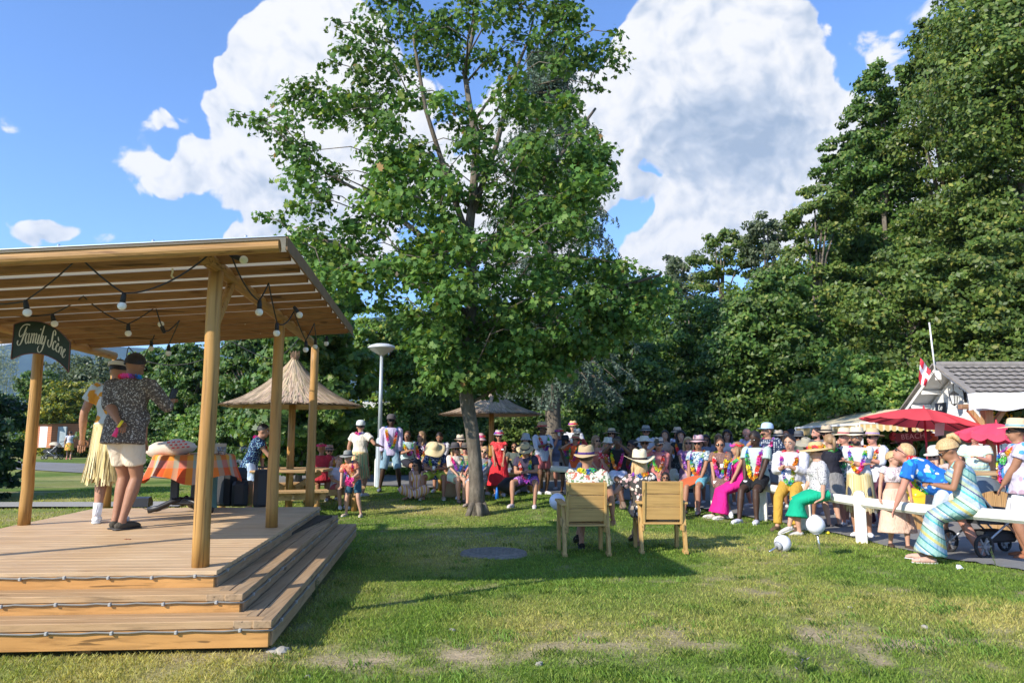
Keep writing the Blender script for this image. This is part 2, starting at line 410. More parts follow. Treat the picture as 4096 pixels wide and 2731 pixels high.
# far mountains and the wooded hillside
def hillmesh(name, pts, col, label, seed, depth, amp=.05):
    m = MB(); n_ = len(pts); rows = 16; vs = []
    for r_ in range(rows):
        t = r_ / (rows - 1)
        for (x, y, h) in pts:
            zz = h * math.sin(t * math.pi / 2) * (1 + amp * math.sin(x * .013 * seed + r_ * 1.7) + amp * .6 * math.sin(x * .041 + seed + r_))
            vs.append((x + 0, y + depth * t, .2 + zz))
    m.add(vs, [(r_ * n_ + i, r_ * n_ + i + 1, (r_ + 1) * n_ + i + 1, (r_ + 1) * n_ + i) for r_ in range(rows - 1) for i in range(n_ - 1)])
    n = NT(name + '_mat'); f = n.noise(n.obj(), .08 if depth < 200 else .012, 8, .7); n.base(n.ramp(f, [(.3, sh(col, .5)), (.7, sh(col, 1.4))])); n.rough(1, 0); n.bump(f, 1.0, 8)
    o = m.build(name, n.m, smooth=True); tag(o, label, None, None, 'structure')
mp = []
for px, py in [(-900, 1290), (-300, 1330), (0, 1395), (120, 1372), (230, 1355), (330, 1368), (420, 1378), (500, 1390), (700, 1400), (1000, 1395), (1150, 1300), (1240, 1270), (1350, 1290), (1800, 1240), (2300, 1250), (2500, 1290), (3100, 1250), (4000, 1260), (5000, 1300)]:
    p = pt(px, py, 2600); mp.append((p.x, 2100, p.z))
hillmesh('mountain', mp, (.035, .06, .05), 'distant blue wooded mountain ridge', 1.0, 500, .0)
hp = []
for px, py in [(1500, 1700), (2000, 1640), (2400, 1560), (2600, 1350), (2800, 1270), (3000, 1230), (3200, 1130), (3500, 1000), (3800, 860), (4100, 800), (4800, 700)]:
    p = pt(px, py, 130); hp.append((p.x, 60, p.z))
hillmesh('hillside', hp, (.03, .052, .014), 'dark wooded slope rising behind the trees on the right', 3.0, 70, .03)

# ============================================================ STAGE
DH = .565
FR = plane(869, 2281, DH); BR = plane(1281, 2026, DH)
dv = (BR - FR); DEP = dv.length; dv.normalize(); lv = Vector((-math.cos(R(4)), -math.sin(R(4)), 0))
L0 = plane(0, 2112, DH); 
_A = Matrix(((lv.x, -dv.x), (lv.y, -dv.y))); _b = Vector((L0.x - FR.x, L0.y - FR.y)); _s = _A.inverted() @ _b; WID = _s[0]
def S(v, u, h=0): return FR + lv * v + dv * u + Vector((0, 0, h))
stage = thing('open_air_stage', 'low wooden stage with round log posts, a slatted pitched roof and two steps around it', 'stage', S(WID / 2, DEP / 2, -.5))
deckM = wood('deck_wood', (.57, .40, .235), .72, 'x', 2.2, True, .6, .15)
fasM = wood('fascia_wood', (.52, .27, .085), .62, 'x', 2.0, True, .55)
stepM = wood('step_wood', (.45, .29, .15), .62, 'x', 2.2, True, .6)
stepYM = wood('side_step_wood', (.38, .26, .15), .62, 'y', 2.2, True, .65)
logM = wood('log_wood', (.43, .235, .07), .5, 'z', 1.6, True, .5)
beamM = wood('beam_wood', (.42, .23, .08), .55, 'x', 1.8, True, .55)
raftM = wood('rafter_wood', (.30, .155, .062), .6, 'x', 2.2, True, .6)
def orient(o, keep=True): return o
m = MB(); NB = int(DEP / .135) + 1; bw = DEP / NB
for i in range(NB):
    u = (i + .5) * bw; zz = rnd.uniform(-.0012, .0012)
    m.bar(S(0, u, -.015 + zz), S(WID, u, -.015 + zz), bw - .007, .03, bev=.003)
m.build('deck', deckM, stage)
T = .25
levels = [(-.0, 0), (-.112, T), (-.228, 2 * T)]
def boardset(hlev, off, th, mat, name, matY):
    # tread frame, front + right (+ left) at offset `off`, made of two planks each
    for k in range(2):
        w_ = T / 2 - .004; oo = off - T + (k + .5) * T / 2
        m = MB(); m.bar(S(-off + T * (1 - k) * .5 * 0 + (T / 2 if k == 0 else T / 2) * 0, -oo, hlev - th / 2), S(WID + off, -oo, hlev - th / 2), w_, th, bev=.004)
        yield m
# step treads and risers
step1 = None
for li, (hl, off) in enumerate([(-.112, T), (-.228, 2 * T)]):
    th = .045 if li == 0 else .05
    m = MB(); 
    for k in range(2):
        oo = off - T + (k + .5) * T / 2
        m.bar(S(-oo - (T / 4 if k == 0 else -T * .25) * 0 + .0, -oo, hl - th / 2), S(WID + off, -oo, hl - th / 2), T / 2 - .006, th, bev=.005)
    st = m.build('step', stepM, stage)
    m = MB()
    for k in range(2):
        oo = off - T + (k + .5) * T / 2
        m.bar(S(-oo, -off + (0 if k else 0), hl - th / 2 - .0015), S(-oo, DEP + T * .0, hl - th / 2 - .0015), T / 2 - .006, th, bev=.005)
    m.build('side_tread', stepYM, st)
for li, (h0, h1, off) in enumerate([(-.032, -.155, 0), (-.16, -.275, T), (-.282, -.395, 2 * T)]):
    m = MB(); e = -.02
    m.bar(S(-off - e, -off - e, (h0 + h1) / 2), S(WID + off, -off - e, (h0 + h1) / 2), .035, h0 - h1, bev=.003); fa = m.build('fascia', fasM, stage)
    m = MB(); m.bar(S(-off - e, -off - e + .019, (h0 + h1) / 2), S(-off - e, DEP, (h0 + h1) / 2), .035, h0 - h1 - .002, bev=.003); m.build('side_fascia', stepYM, fa)
    # rope light with clips
    m = MB(); P = []; x0 = WID + off
    for k in range(41):
        v_ = -off - .0 + (x0 + off) * (1 - k / 40); P.append(S(v_, -off - e - .028, h0 - .004 - .004 * math.sin(k * 2.1)))
    for k in range(1, 41): P.append(S(-off - .008 - .0, -off + (DEP + off) * k / 40, h0 - .004 - .003 * math.sin(k * 1.7)))
    m.tube(P, .007, 6); rl = m.build('rope_light', plain('rope_tube', (.20, .185, .155), .4, .1), stage, smooth=True)
    m = MB(); m.box(P[2] + Vector((0, -.002, -.002)), (.020, .022, .024), bev=.004); c0 = m.build('clip', plain('clip_plastic', (.36, .35, .32), .5, .05), rl)
    for k in range(6, 80, 4): cc = c0.copy(); COL.objects.link(cc); cc.parent = rl; cc.location = P[k] - P[2]
for v_, u_ in [(.7, -.35), (2.2, -.35), (3.6, -.35), (-.3, 1.2), (-.3, 3.6), (.3, 4.6)]:
    p = S(v_, u_, 0); m = MB(); gz = g(p.x, p.y); m.box((p.x, p.y, (gz + DH - .36) / 2 - .02), (.1, .1, max(.05, DH - .36 - gz + .1)), bev=.004); m.build('support_leg', fasM, stage)
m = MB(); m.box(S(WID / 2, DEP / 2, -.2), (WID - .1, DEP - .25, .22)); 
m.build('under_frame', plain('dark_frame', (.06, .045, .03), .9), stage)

# posts
def logpost(base, top, r0, r1, name='post', parent=None, mat=None):
    base, top = Vector(base), Vector(top); m = MB(); P = [base.lerp(top, i / 10) + Vector((rnd.uniform(-.004, .004), rnd.uniform(-.004, .004), 0)) for i in range(11)]
    m.tube(P, [r0 + (r1 - r0) * i / 10 for i in range(11)], 20, side=(1, 0, 0), wob=.015)
    # drying crack
    return m.build(name, mat or logM, parent or stage, smooth=True)
ROOFH = lambda v: 2.845 - .071 * v
postL = []
for px, py, r in [(800, 2268, .060), (1085, 2111, .063), (1238, 2027, .066), (96, 2102, .068)]:
    b_ = plane(px, py - 3, DH)
    postL.append(b_)
def vu(p):
    q = Vector((p.x - FR.x, p.y - FR.y)); A = Matrix(((lv.x, dv.x), (lv.y, dv.y))); return A.inverted() @ q
pv = [vu(b_) for b_ in postL]
leftv = pv[3][0]
allposts = [(postL[0], pv[0]), (postL[1], pv[1]), (postL[2], pv[2]), (postL[3], pv[3]), (S(leftv, pv[0][1]), (leftv, pv[0][1])), (S(leftv, pv[2][1]), (leftv, pv[2][1]))]
for b_, q in allposts:
    hz = ROOFH(q[0]) - .06
    logpost((b_.x, b_.y, DH), (b_.x, b_.y, hz), .062, .054)
# longitudinal beams on the posts
for q in (pv[0], (leftv, 0)):
    h = ROOFH(q[0]) - .02
    m = MB(); a_ = S(q[0], -.07); b_ = S(q[0], DEP + .0); m.tube([(a_.x, a_.y, h), (b_.x, b_.y, h)], .055, 18); m.build('beam', wood('log_y', (.40, .22, .075), .5, 'y', 1.6, True, .5), stage, smooth=False)
    for u0, u1, vq in ((pv[0][1], pv[0][1] + .45, q[0]),):
        a_ = S(vq, u0); b_ = S(vq, u1); m = MB(); m.tube([(a_.x, a_.y, h - .5), (b_.x, b_.y, h - .03)], .035, 10); m.build('brace', logM, stage)
# rafters across, roof sheet above
NR = 12; v0, v1 = -.40, WID + .55
for i in range(NR):
    u = -.29 + 4.33 * i / (NR - 1)
    a_, b_ = S(v0, u), S(v1, u); ha, hb = ROOFH(v0), ROOFH(v1)
    m = MB()
    if i == 0: m.tube([(a_.x, a_.y, ha - .01), (a_.lerp(b_, .5).x, a_.lerp(b_, .5).y, (ha + hb) / 2 - .01), (b_.x, b_.y, hb - .01)], .048, 16, wob=.02)
    else: m.bar((a_.x, a_.y, ha + .012), (b_.x, b_.y, hb + .012), .06, .062, bev=.004)
    m.build('rafter', beamM if i == 0 else raftM, stage)
m = MB(); NN = 70; vs = []
for i in range(NN):
    u = -.33 + 4.43 * i / (NN - 1)
    for j in range(2):
        v_ = v0 - .04 if j == 0 else v1; p = S(v_, u); vs.append((p.x, p.y, ROOFH(v_) + .048 + .006 * math.sin(i * 1.6)))
m.add(vs, [(2 * i, 2 * i + 1, 2 * i + 3, 2 * i + 2) for i in range(NN - 1)])
mm = NT('roof_sheet_mat'); mm.base((.52, .48, .36)); mm.rough(.5, .4)
t_ = mm.N('ShaderNodeBsdfTranslucent'); t_.inputs[0].default_value = (.85, .80, .62, 1); mx = mm.N('ShaderNodeMixShader'); mx.inputs[0].default_value = .18
mm.L(mm.b.outputs[0], mx.inputs[1]); mm.L(t_.outputs[0], mx.inputs[2]); mm.L(mx.outputs[0], mm.out.inputs[0])
rs = m.build('roof_sheet', mm.m, stage)
m = MB(); a_, b_ = S(v0 - .05, -.34), S(v1, -.34); m.bar((a_.x, a_.y, ROOFH(v0) + .048), (b_.x, b_.y, ROOFH(v1) + .048), .03, .006)
for k in range(5):
    p = a_.lerp(b_, .07 + k * .16); m.ball((p.x, p.y, ROOFH(v0 + (v1 - v0) * (.07 + k * .16)) + .06), .011, 8)
m.build('edge_trim', plain('zinc', (.62, .63, .64), .35, .1, metal=.8), rs)
m = MB(); a_, b_ = S(v0 - .05, -.3), S(v0 - .05, 4.10); m.bar((a_.x, a_.y, ROOFH(v0) + .008), (b_.x, b_.y, ROOFH(v0) + .008), .014, .10); m.build('side_trim', plain('trim_wood', (.20, .12, .06), .8), rs)
# bent strap hooks hanging from the rafters
strapM = plain('strap', (.72, .66, .52), .6)
for (px, py) in [(186, 1132), (688, 1098), (802, 1172), (362, 1202), (497, 1254), (607, 1308), (976, 1285), (1038, 1322), (700, 1350)]:
    Y = np.interp(py, [1098, 1350], [5.6, 9.3]); p = pt(px, py, Y)
    m = MB(); m.tube([p + Vector((0, 0, .05)), p + Vector((.004, 0, .02)), p + Vector((-.004, 0, -.01)), p + Vector((.02, 0, -.035))], (.009, .003), 6); m.build('strap', strapM, stage)

# the hanging sign
def zs(X, Y, d=7.0): return pt(X / 6.27, 1250 + Y / 6.27, d)
sign = thing('hanging_sign', 'dark green arched signboard reading Family Scène hanging from the left roof beam', 'sign', zs(1000, 600))
def bez(P, n=10):
    out = []
    for i in range(len(P) - 1):
        p0 = P[max(i - 1, 0)]; p1 = P[i]; p2 = P[i + 1]; p3 = P[min(i + 2, len(P) - 1)]
        for k in range(n):
            t = k / n; out.append(tuple(.5 * ((2 * p1[a]) + (-p0[a] + p2[a]) * t + (2 * p0[a] - 5 * p1[a] + 4 * p2[a] - p3[a]) * t * t + (-p0[a] + 3 * p1[a] - 3 * p2[a] + p3[a]) * t ** 3) for a in (0, 1)))
    out.append(P[-1]); return out
topc = bez([(370, 300), (560, 235), (830, 215), (1100, 250), (1400, 390), (1620, 570), (1775, 755)], 6)
botc = bez([(1735, 1500), (1560, 1300), (1350, 1150), (1080, 1050), (830, 1025), (560, 1065), (295, 1175)], 6)
outl = [zs(x, y) for x, y in topc + botc]
ol = [(p.x, p.z) for p in outl]
cx_, cz_ = sum(p[0] for p in ol) / len(ol), sum(p[1] for p in ol) / len(ol)
# board as quad strip between the two arcs
nb = 40
def samp(c, t):
    i = t * (len(c) - 1); k = min(int(i), len(c) - 2); f_ = i - k; return (c[k][0] * (1 - f_) + c[k + 1][0] * f_, c[k][1] * (1 - f_) + c[k + 1][1] * f_)
m = MB(); vs = []
for k in range(nb + 1):
    a_ = samp(topc, k / nb); b_ = samp(botc[::-1], k / nb)
    for q in (a_, b_):
        p = zs(*q); vs += [p + Vector((0, -.008, 0)), p + Vector((0, .008, 0))]
fs = []
for k in range(nb):
    i = 4 * k; fs += [(i, i + 2, i + 6, i + 4), (i + 1, i + 5, i + 7, i + 3), (i, i + 4, i + 5, i + 1), (i + 2, i + 3, i + 7, i + 6)]
fs += [(0, 1, 3, 2), (4 * nb, 4 * nb + 2, 4 * nb + 3, 4 * nb + 1)]
m.add(vs, fs); m.build('board', plain('sign_green', (.012, .028, .018), .55, .3, 5), sign)
m = MB(); P = [zs(*q) + Vector((0, -.01, 0)) for q in topc + botc + [topc[0]]]; m.tube(P, .0045, 6, cap=False); m.build('border', plain('sign_border', (.16, .06, .05), .6), sign)
# script lettering: strokes with a width per point
L_ = [
 [(775, 315, 40), (700, 300, 36), (620, 320, 30), (555, 385, 24), (512, 470, 18), (500, 550, 20), (515, 600, 30), (550, 600, 20), (590, 540, 8)],
 [(700, 345, 14), (670, 420, 34), (625, 540, 36), (580, 680, 36), (540, 770, 30), (500, 820, 20), (465, 815, 20), (452, 760, 30), (470, 700, 26)],
 [(625, 590, 8), (690, 500, 22)],
 [(735, 530, 14), (700, 545, 24), (668, 620, 30), (655, 710, 30), (670, 780, 24), (700, 750, 14), (745, 620, 12)],
 [(760, 520, 26), (738, 640, 30), (722, 740, 30), (735, 775, 18), (760, 740, 10)],
 [(795, 540, 14), (825, 530, 26), (800, 640, 30), (775, 770, 30)], [(800, 640, 8), (850, 550, 14), (880, 530, 26), (860, 650, 30), (835, 770, 30)],
 [(860, 640, 8), (905, 550, 14), (940, 535, 26), (920, 650, 30), (900, 740, 28), (915, 780, 16), (940, 740, 10)],
 [(1005, 550, 26), (985, 640, 30), (960, 740, 30), (965, 790, 20), (995, 760, 10)], [(1046, 400, 10), (1042, 425, 26), (1038, 445, 10)],
 [(1135, 335, 26), (1100, 450, 30), (1050, 620, 30), (1020, 740, 30), (1020, 790, 20), (1045, 750, 10)],
 [(1105, 580, 26), (1080, 680, 30), (1060, 760, 28), (1075, 800, 18), (1110, 740, 12)],
 [(1170, 590, 26), (1145, 700, 30), (1105, 830, 30), (1060, 950, 28), (1010, 1000, 20), (970, 980, 22), (960, 900, 20), (1000, 830, 10)],
 [(1400, 580, 30), (1415, 510, 26), (1400, 450, 18), (1360, 480, 22), (1340, 580, 34), (1320, 700, 38), (1290, 810, 32), (1255, 875, 18), (1225, 840, 20), (1212, 770, 26), (1235, 680, 22)],
 [(1412, 760, 24), (1410, 715, 18), (1370, 740, 24), (1340, 830, 32), (1340, 910, 28), (1375, 930, 16), (1420, 870, 10)],
 [(1420, 870, 10), (1470, 840, 16), (1485, 780, 22), (1455, 790, 20), (1420, 880, 32), (1425, 950, 28), (1455, 985, 16), (1500, 930, 10)],
 [(1475, 610, 12), (1485, 680, 26), (1495, 725, 10)],
 [(1525, 850, 24), (1505, 930, 30), (1485, 1010, 26)], [(1505, 940, 8), (1550, 860, 14), (1572, 880, 26), (1555, 980, 30), (1540, 1045, 22), (1565, 1060, 12)],
 [(1575, 1020, 10), (1625, 990, 16), (1650, 930, 22), (1625, 920, 18), (1590, 1010, 32), (1580, 1090, 30), (1605, 1130, 22), (1640, 1100, 10), (1662, 1050, 6)]]
m = MB()
for st_ in L_:
    P3 = []
    for i in range(len(st_) - 1):
        for k in range(5):
            t = k / 5; p0, p1, p2, p3 = st_[max(i - 1, 0)], st_[i], st_[i + 1], st_[min(i + 2, len(st_) - 1)]
            P3.append(tuple(.5 * ((2 * p1[a]) + (-p0[a] + p2[a]) * t + (2 * p0[a] - 5 * p1[a] + 4 * p2[a] - p3[a]) * t * t + (-p0[a] + 3 * p1[a] - 3 * p2[a] + p3[a]) * t ** 3) for a in range(3)))
    P3.append(st_[-1])
    vs = []; 
    for i, (x, y, w_) in enumerate(P3):
        x0, y0 = P3[max(i - 1, 0)][:2]; x1, y1 = P3[min(i + 1, len(P3) - 1)][:2]; dx, dy = x1 - x0, y1 - y0; l_ = math.hypot(dx, dy) or 1
        w_ = max(w_, 8) * .58; nx_, ny_ = -dy / l_ * w_, dx / l_ * w_ * .7
        for sgn in (1, -1): vs.append(zs(x + nx_ * sgn, y + ny_ * sgn) + Vector((0, -.0105, 0)))
    m.add(vs, [(2 * i, 2 * i + 1, 2 * i + 3, 2 * i + 2) for i in range(len(P3) - 1)])
lm = plain('letter_cream', (.62, .60, .52), .6); lm.use_backface_culling = False
m.build('lettering', lm, sign)

# festoon lights
def fest(label, pts, bulbs, grp='strings of festoon bulbs under the stage roof'):
    P = [pt(x / 1.68, 900 + y / 1.68, d) for x, y, d in pts]
    t = thing('string_light', label, 'string light', P[0], grp)
    m = MB(); m.tube(P, .0065, 6); m.build('cable', plain('rubber_black', (.02, .02, .025), .6), t, smooth=True)
    for (x, y, d, tilt) in bulbs:
        p = pt(x / 1.68, 900 + y / 1.68, d); dn = Vector((math.sin(R(tilt)), 0, -math.cos(R(tilt))))
        m = MB(); m.tube([p, p + dn * .03, p + dn * .075], [.014, .019, .021], 10); s_ = m.build('socket', plain('rubber_black', (.02, .02, .025), .6), t, smooth=True)
        m = MB(); m.ball(p + dn * .10, .032, 14); m.build('bulb', plain('opal', (.82, .80, .76), .25, .02), s_, smooth=True)
def sagc(a, b, n=8, sag=20):
    return [(a[0] + (b[0] - a[0]) * t, a[1] + (b[1] - a[1]) * t + sag * 4 * t * (1 - t), a[2] + (b[2] - a[2]) * t) for t in [i / n for i in range(n + 1)]]
fest('black festoon cable with white bulbs sagging along the front rafter', sagc((0, 530, 5.6), (165, 512, 5.5), 4, 5) + sagc((165, 512, 5.5), (505, 240, 5.1), 6, 15)[1:] + [(560, 238, 5.1)] + sagc((560, 238, 5.1), (830, 458, 5.3), 6, 12)[1:] + sagc((860, 462, 5.3), (1420, 185, 5.1), 10, 55)[1:],
     [(170, 505, 5.5, 14), (835, 455, 5.3, -6)])
fest('black festoon cable with bulbs crossing under the middle of the roof', sagc((0, 600, 6.9), (350, 600, 6.8), 6, 12) + sagc((350, 600, 6.8), (560, 478, 6.4), 6, 8)[1:] + sagc((560, 478, 6.4), (860, 665, 7.2), 8, 25)[1:] + sagc((860, 665, 7.2), (1045, 550, 7), 5, 8)[1:] + sagc((1045, 550, 7.0), (1100, 715, 7.4), 5, 6)[1:] + sagc((1110, 722, 7.4), (1205, 642, 7.6), 5, 8)[1:] + sagc((1205, 642, 7.6), (1135, 800, 8.2), 5, 4)[1:],
     [(350, 597, 6.8, 18), (862, 662, 7.2, 4), (1105, 725, 7.4, -155), (1135, 803, 8.2, 0)])
fest('short festoon cable with a bulb beside the back left post', sagc((850, 880, 9.5), (865, 820, 9.2), 4, -10) + sagc((865, 820, 9.2), (960, 900, 9.3), 4, 10)[1:] + sagc((960, 900, 9.3), (1040, 735, 8.6), 5, 8)[1:], [(1018, 775, 8.8, 2)])
fest('festoon cable with white bulbs looping along the right roof beam', sagc((1510, 172, 5.2), (1560, 220, 5.3), 3, 0) + sagc((1560, 220, 5.3), (1740, 510, 5.9), 8, 45)[1:] + sagc((1745, 505, 5.9), (1805, 392, 5.9), 4, 5)[1:] + sagc((1805, 392, 5.9), (1862, 660, 6.7), 6, 8)[1:] + sagc((1862, 660, 6.7), (1975, 580, 6.9), 6, 40)[1:] + sagc((1975, 580, 6.9), (2055, 775, 8.1), 6, 10)[1:] + sagc((2055, 775, 8.1), (2112, 660, 8.3), 4, 4)[1:] + sagc((2112, 660, 8.3), (2125, 765, 9.2), 4, 4)[1:],
     [(1555, 205, 5.3, 70), (1745, 505, 5.9, 0), (1862, 655, 6.7, 0), (1975, 548, 6.9, 35), (2057, 778, 8.1, 0), (2120, 765, 9.2, 0), (2195, 745, 9.4, 0)])
fest('thin festoon cable sagging behind the front right post', sagc((985, 915, 9.6), (1390, 895, 9.6), 10, 35) + sagc((1500, 820, 9.7), (1560, 782, 9.7), 4, -6) + sagc((1560, 782, 9.7), (1750, 880, 9.7), 6, 6)[1:] + sagc((1750, 880, 9.7), (2010, 760, 9.7), 6, 60)[1:], [])

# ============================================================ THINGS ON THE STAGE
def onS(px, py): return plane(px, py, DH)
blk = plain('black_plastic', (.016, .017, .019), .45, .2, 8, spec=.5)
# table
tb = onS(735, 2048); TY = tb.y
table = thing('pedestal_table', 'table on a black forked pedestal foot standing on the stage', 'table', tb)
ttop = DH + .72
m = MB(); m.lathe([(.01, ttop - .02), (.46, ttop - .02), (.46, ttop), (.01, ttop)], (tb.x + .1, tb.y, 0), 30); m.build('tabletop', plain('white_top', (.6, .58, .55), .5), table)
m = MB()
for sx_ in (-.13, .13): m.bar((tb.x + sx_, tb.y, DH + .1), (tb.x + sx_, tb.y, ttop - .02), .10, .05, up=(0, 1, 0), bev=.01)
m.box((tb.x, tb.y, DH + .14), (.34, .07, .1), bev=.02); m.build('column', blk, table)
for ang in (-165, -15, 100):
    a_ = R(ang); m = MB(); c_ = Vector((tb.x, tb.y, 0)); d_ = Vector((math.cos(a_), math.sin(a_), 0))
    m.tube([c_ + Vector((0, 0, DH + .17)) + d_ * .04, c_ + d_ * .16 + Vector((0, 0, DH + .13)), c_ + d_ * .3 + Vector((0, 0, DH + .06)), c_ + d_ * .42 + Vector((0, 0, DH + .035))], [(.03, .045), (.032, .04), (.035, .032), (.04, .028)], 10); m.build('foot', blk, table, smooth=True)
# cloth
n = NT('madras_cloth'); v = n.obj(); sep = n.N('ShaderNodeSeparateXYZ'); n.L(v, sep.inputs[0])
def bandramp(src, scale, stops, off=0):
    t_ = n.math('FRACT', n.math('ADD', n.math('MULTIPLY', src, scale), off)); return n.ramp(t_, stops, 'CONSTANT')
ang = n.math('MULTIPLY', n.math('ARCTAN2', sep.outputs[1], sep.outputs[0]), .62)
c1 = bandramp(ang, 1.6, [(0, (.62, .05, .02)), (.22, (.75, .20, .03)), (.36, (.30, .28, .20)), (.5, (.62, .07, .03)), (.68, (.70, .30, .04)), (.82, (.25, .40, .36)), (.92, (.5, .16, .12))])
c2 = bandramp(sep.outputs[2], 2.2, [(0, (.55, .28, .05)), (.25, (.6, .10, .04)), (.55, (.65, .15, .04)), (.8, (.35, .30, .25))], .3)
n.base(n.mix(.42, c1, c2)); n.rough(.9, .1); f = n.noise(v, 300, 2); n.bump(f, .2, .002)
m = MB(); c_ = Vector((tb.x + .1, tb.y, 0)); NA = 72; vs = [c_ + Vector((0, 0, ttop + .006))]; rings = [(.25, 0), (.465, 0), (.485, .015), (.50, .07), (.52, .13), (.545, .19), (.57, .25)]
for (r_, dz) in rings:
    for k in range(NA):
        a_ = 2 * math.pi * k / NA; dl = 1 + .32 * abs(math.cos(2 * (a_ - R(20)))) ** 3 * 1.3 if dz else 1
        wv_ = 1 + (.05 * math.sin(a_ * 9) + .025 * math.sin(a_ * 17 + 1)) * min(1, dz * 5)
        vs.append(c_ + Vector((r_ * wv_ * math.cos(a_), r_ * wv_ * math.sin(a_), ttop + .006 - dz * dl)))
fs = [(0, 1 + k, 1 + (k + 1) % NA) for k in range(NA)] + [(1 + i * NA + k, 1 + (i + 1) * NA + k, 1 + (i + 1) * NA + (k + 1) % NA, 1 + i * NA + (k + 1) % NA) for i in range(len(rings) - 1) for k in range(NA)]
m.add(vs, fs); o = m.build('tablecloth', n.m, smooth=True, loc=(c_.x, c_.y, 0)); tag(o, 'red and orange checked cloth draped over the table on the stage', 'tablecloth')
# pillow-like bag with red print
def pillow(name, c, L, Wd, H, mat, label, cat, rz=0, ry=0, prints=None):
    M = Matrix.Rotation(rz, 4, 'Z') @ Matrix.Rotation(ry, 4, 'Y'); m = MB(); vs = []; NU, NV = 20, 12
    for i in range(NU + 1):
        for j in range(NV):
            u = i / NU * 2 - 1; a_ = 2 * math.pi * j / NV; k = max(.02, (1 - abs(u) ** 2.4)) ** .55
            vs.append(Vector(c) + (M @ Vector((u * L, Wd * (.25 + .75 * k) * math.cos(a_), H * k * math.sin(a_) * (1 + .1 * math.sin(u * 7))))))
    m.add(vs, [(i * NV + j, i * NV + (j + 1) % NV, (i + 1) * NV + (j + 1) % NV, (i + 1) * NV + j) for i in range(NU) for j in range(NV)] + [tuple(range(NV - 1, -1, -1)), tuple(range(NU * NV, NU * NV + NV))])
    return tag(m.build(name, mat, smooth=True, loc=c), label, cat)
bg_ = pt(685, 1795, TY - .1); bag = pillow('cloth_bag', bg_, .30, .17, .115, plain('calico', (.66, .56, .46), .9, .12, 8, .3, 60), 'cream cloth bag with red printed shapes lying on the stage table', 'bag', .1, -.1)
m = MB()
for r_ in range(3):
    for k in range(4):
        p = pt(668 + k * 20 + r_ * 9, 1772 + r_ * 11 - k * 1.5, TY - .23 - .02 * r_); m.add([p, p + Vector((.04, 0, .004)), p + Vector((.033, 0, .026)), p + Vector((.018, -.002, .014)), p + Vector((.006, 0, .024))], [(0, 1, 2, 3, 4)])
m.build('print', plain('print_red', (.62, .05, .04), .7), bag)
bx = pt(835, 1812, TY); o = MB().box(bx + Vector((0, 0, -.0)), (.36, .26, .02), bev=.004).box(bx + Vector((0, .12, .06)), (.34, .02, .13), Matrix.Rotation(-.25, 3, 'X'), bev=.004).build('cardboard_box', plain('card', (.50, .40, .28), .85), loc=bx); tag(o, 'open cardboard box with its lid up beside the cloth bag', 'box')
for k, (px_, lab) in enumerate([(880, 'clear plastic cup on the stage table nearest the post'), (893, 'clear plastic cup on the stage table farthest right')]):
    p = pt(px_, 1815, TY - .15 - k * .1); m = MB(); m.lathe([(.001, 0), (.027, 0), (.036, .095), (.034, .095), (.025, .004), (.001, .004)], (p.x, p.y, ttop + .008), 16)
    gl = NT('clear_cup'); gl.base((.9, .92, .95)); gl.b.inputs['Transmission Weight'].default_value = .85; gl.rough(.08)
    tag(m.build('plastic_cup', gl.m, smooth=True, loc=(p.x, p.y, ttop)), lab, 'cup')
mpx = pt(778, 1875, TY - .55); m = MB(); m.tube([mpx + Vector((0, .35, -.19)), mpx + Vector((0, .3, -.07))], [.016, .02], 12)
# loudspeakers and monitors
def speaker(px, py, h, wd, dp, rz, label, lie=False):
    b_ = onS(px, py); M = Matrix.Rotation(rz, 3, 'Z'); t = thing('loudspeaker', label, 'loudspeaker', b_, 'black stage loudspeakers', rz)
    if lie:
        m = MB(); m.prism([(-dp / 2, 0), (dp / 2, 0), (dp / 2, h * .45), (dp * .1, h), (-dp * .42, h * .9)], wd, Matrix.Rotation(R(90), 3, 'Z'), (0, 0, 0)); m.build('cabinet', blk, t, local=True)
        m = MB(); m.box((0, dp * .2, h * .74), (wd * .8, dp * .5, .012), Matrix.Rotation(0.0, 3, 'X'), bev=.004); m.build('grille', plain('grille', (.035, .035, .037), .6, .3, 200), t, local=True)
    else:
        m = MB(); prof = [(-wd / 2, -dp * .4), (-wd / 2, dp / 2), (wd / 2, dp / 2), (wd / 2, -dp * .4), (wd * .3, -dp / 2), (-wd * .3, -dp / 2)]
        vs = []
        for z_, k in ((0, .92), (.03, 1), (h - .05, 1), (h, .86)): vs += [Vector((x * k, y * k, z_)) for x, y in prof]
        m.add(vs, [(i * 6 + j, i * 6 + (j + 1) % 6, (i + 1) * 6 + (j + 1) % 6, (i + 1) * 6 + j) for i in range(3) for j in range(6)] + [(5, 4, 3, 2, 1, 0), tuple(range(18, 24))]); m.build('cabinet', blk, t, local=True)
        m = MB(); m.box((0, -dp / 2 - .004, h * .5), (wd * .55, .012, h * .8), bev=.004); m.build('grille', plain('grille', (.035, .035, .037), .6, .3, 200), t, local=True)
        m = MB(); m.tube([(-.06, 0, h - .005), (-.05, 0, h + .03), (.05, 0, h + .03), (.06, 0, h - .005)], .01, 8); m.build('handle', blk, t, local=True)
speaker(915, 2020, .52, .32, .32, R(-30), 'tall black loudspeaker behind the front right post under the cloth edge')
speaker(1048, 2024, .50, .24, .26, R(20), 'tall black loudspeaker beside the middle right post')
speaker(545, 2024, .13, .36, .26, R(12), 'black wedge floor monitor lying behind the two presenters', True)
speaker(966, 2022, .34, .22, .28, R(5), 'small black amplifier loudspeaker near the picnic bench')
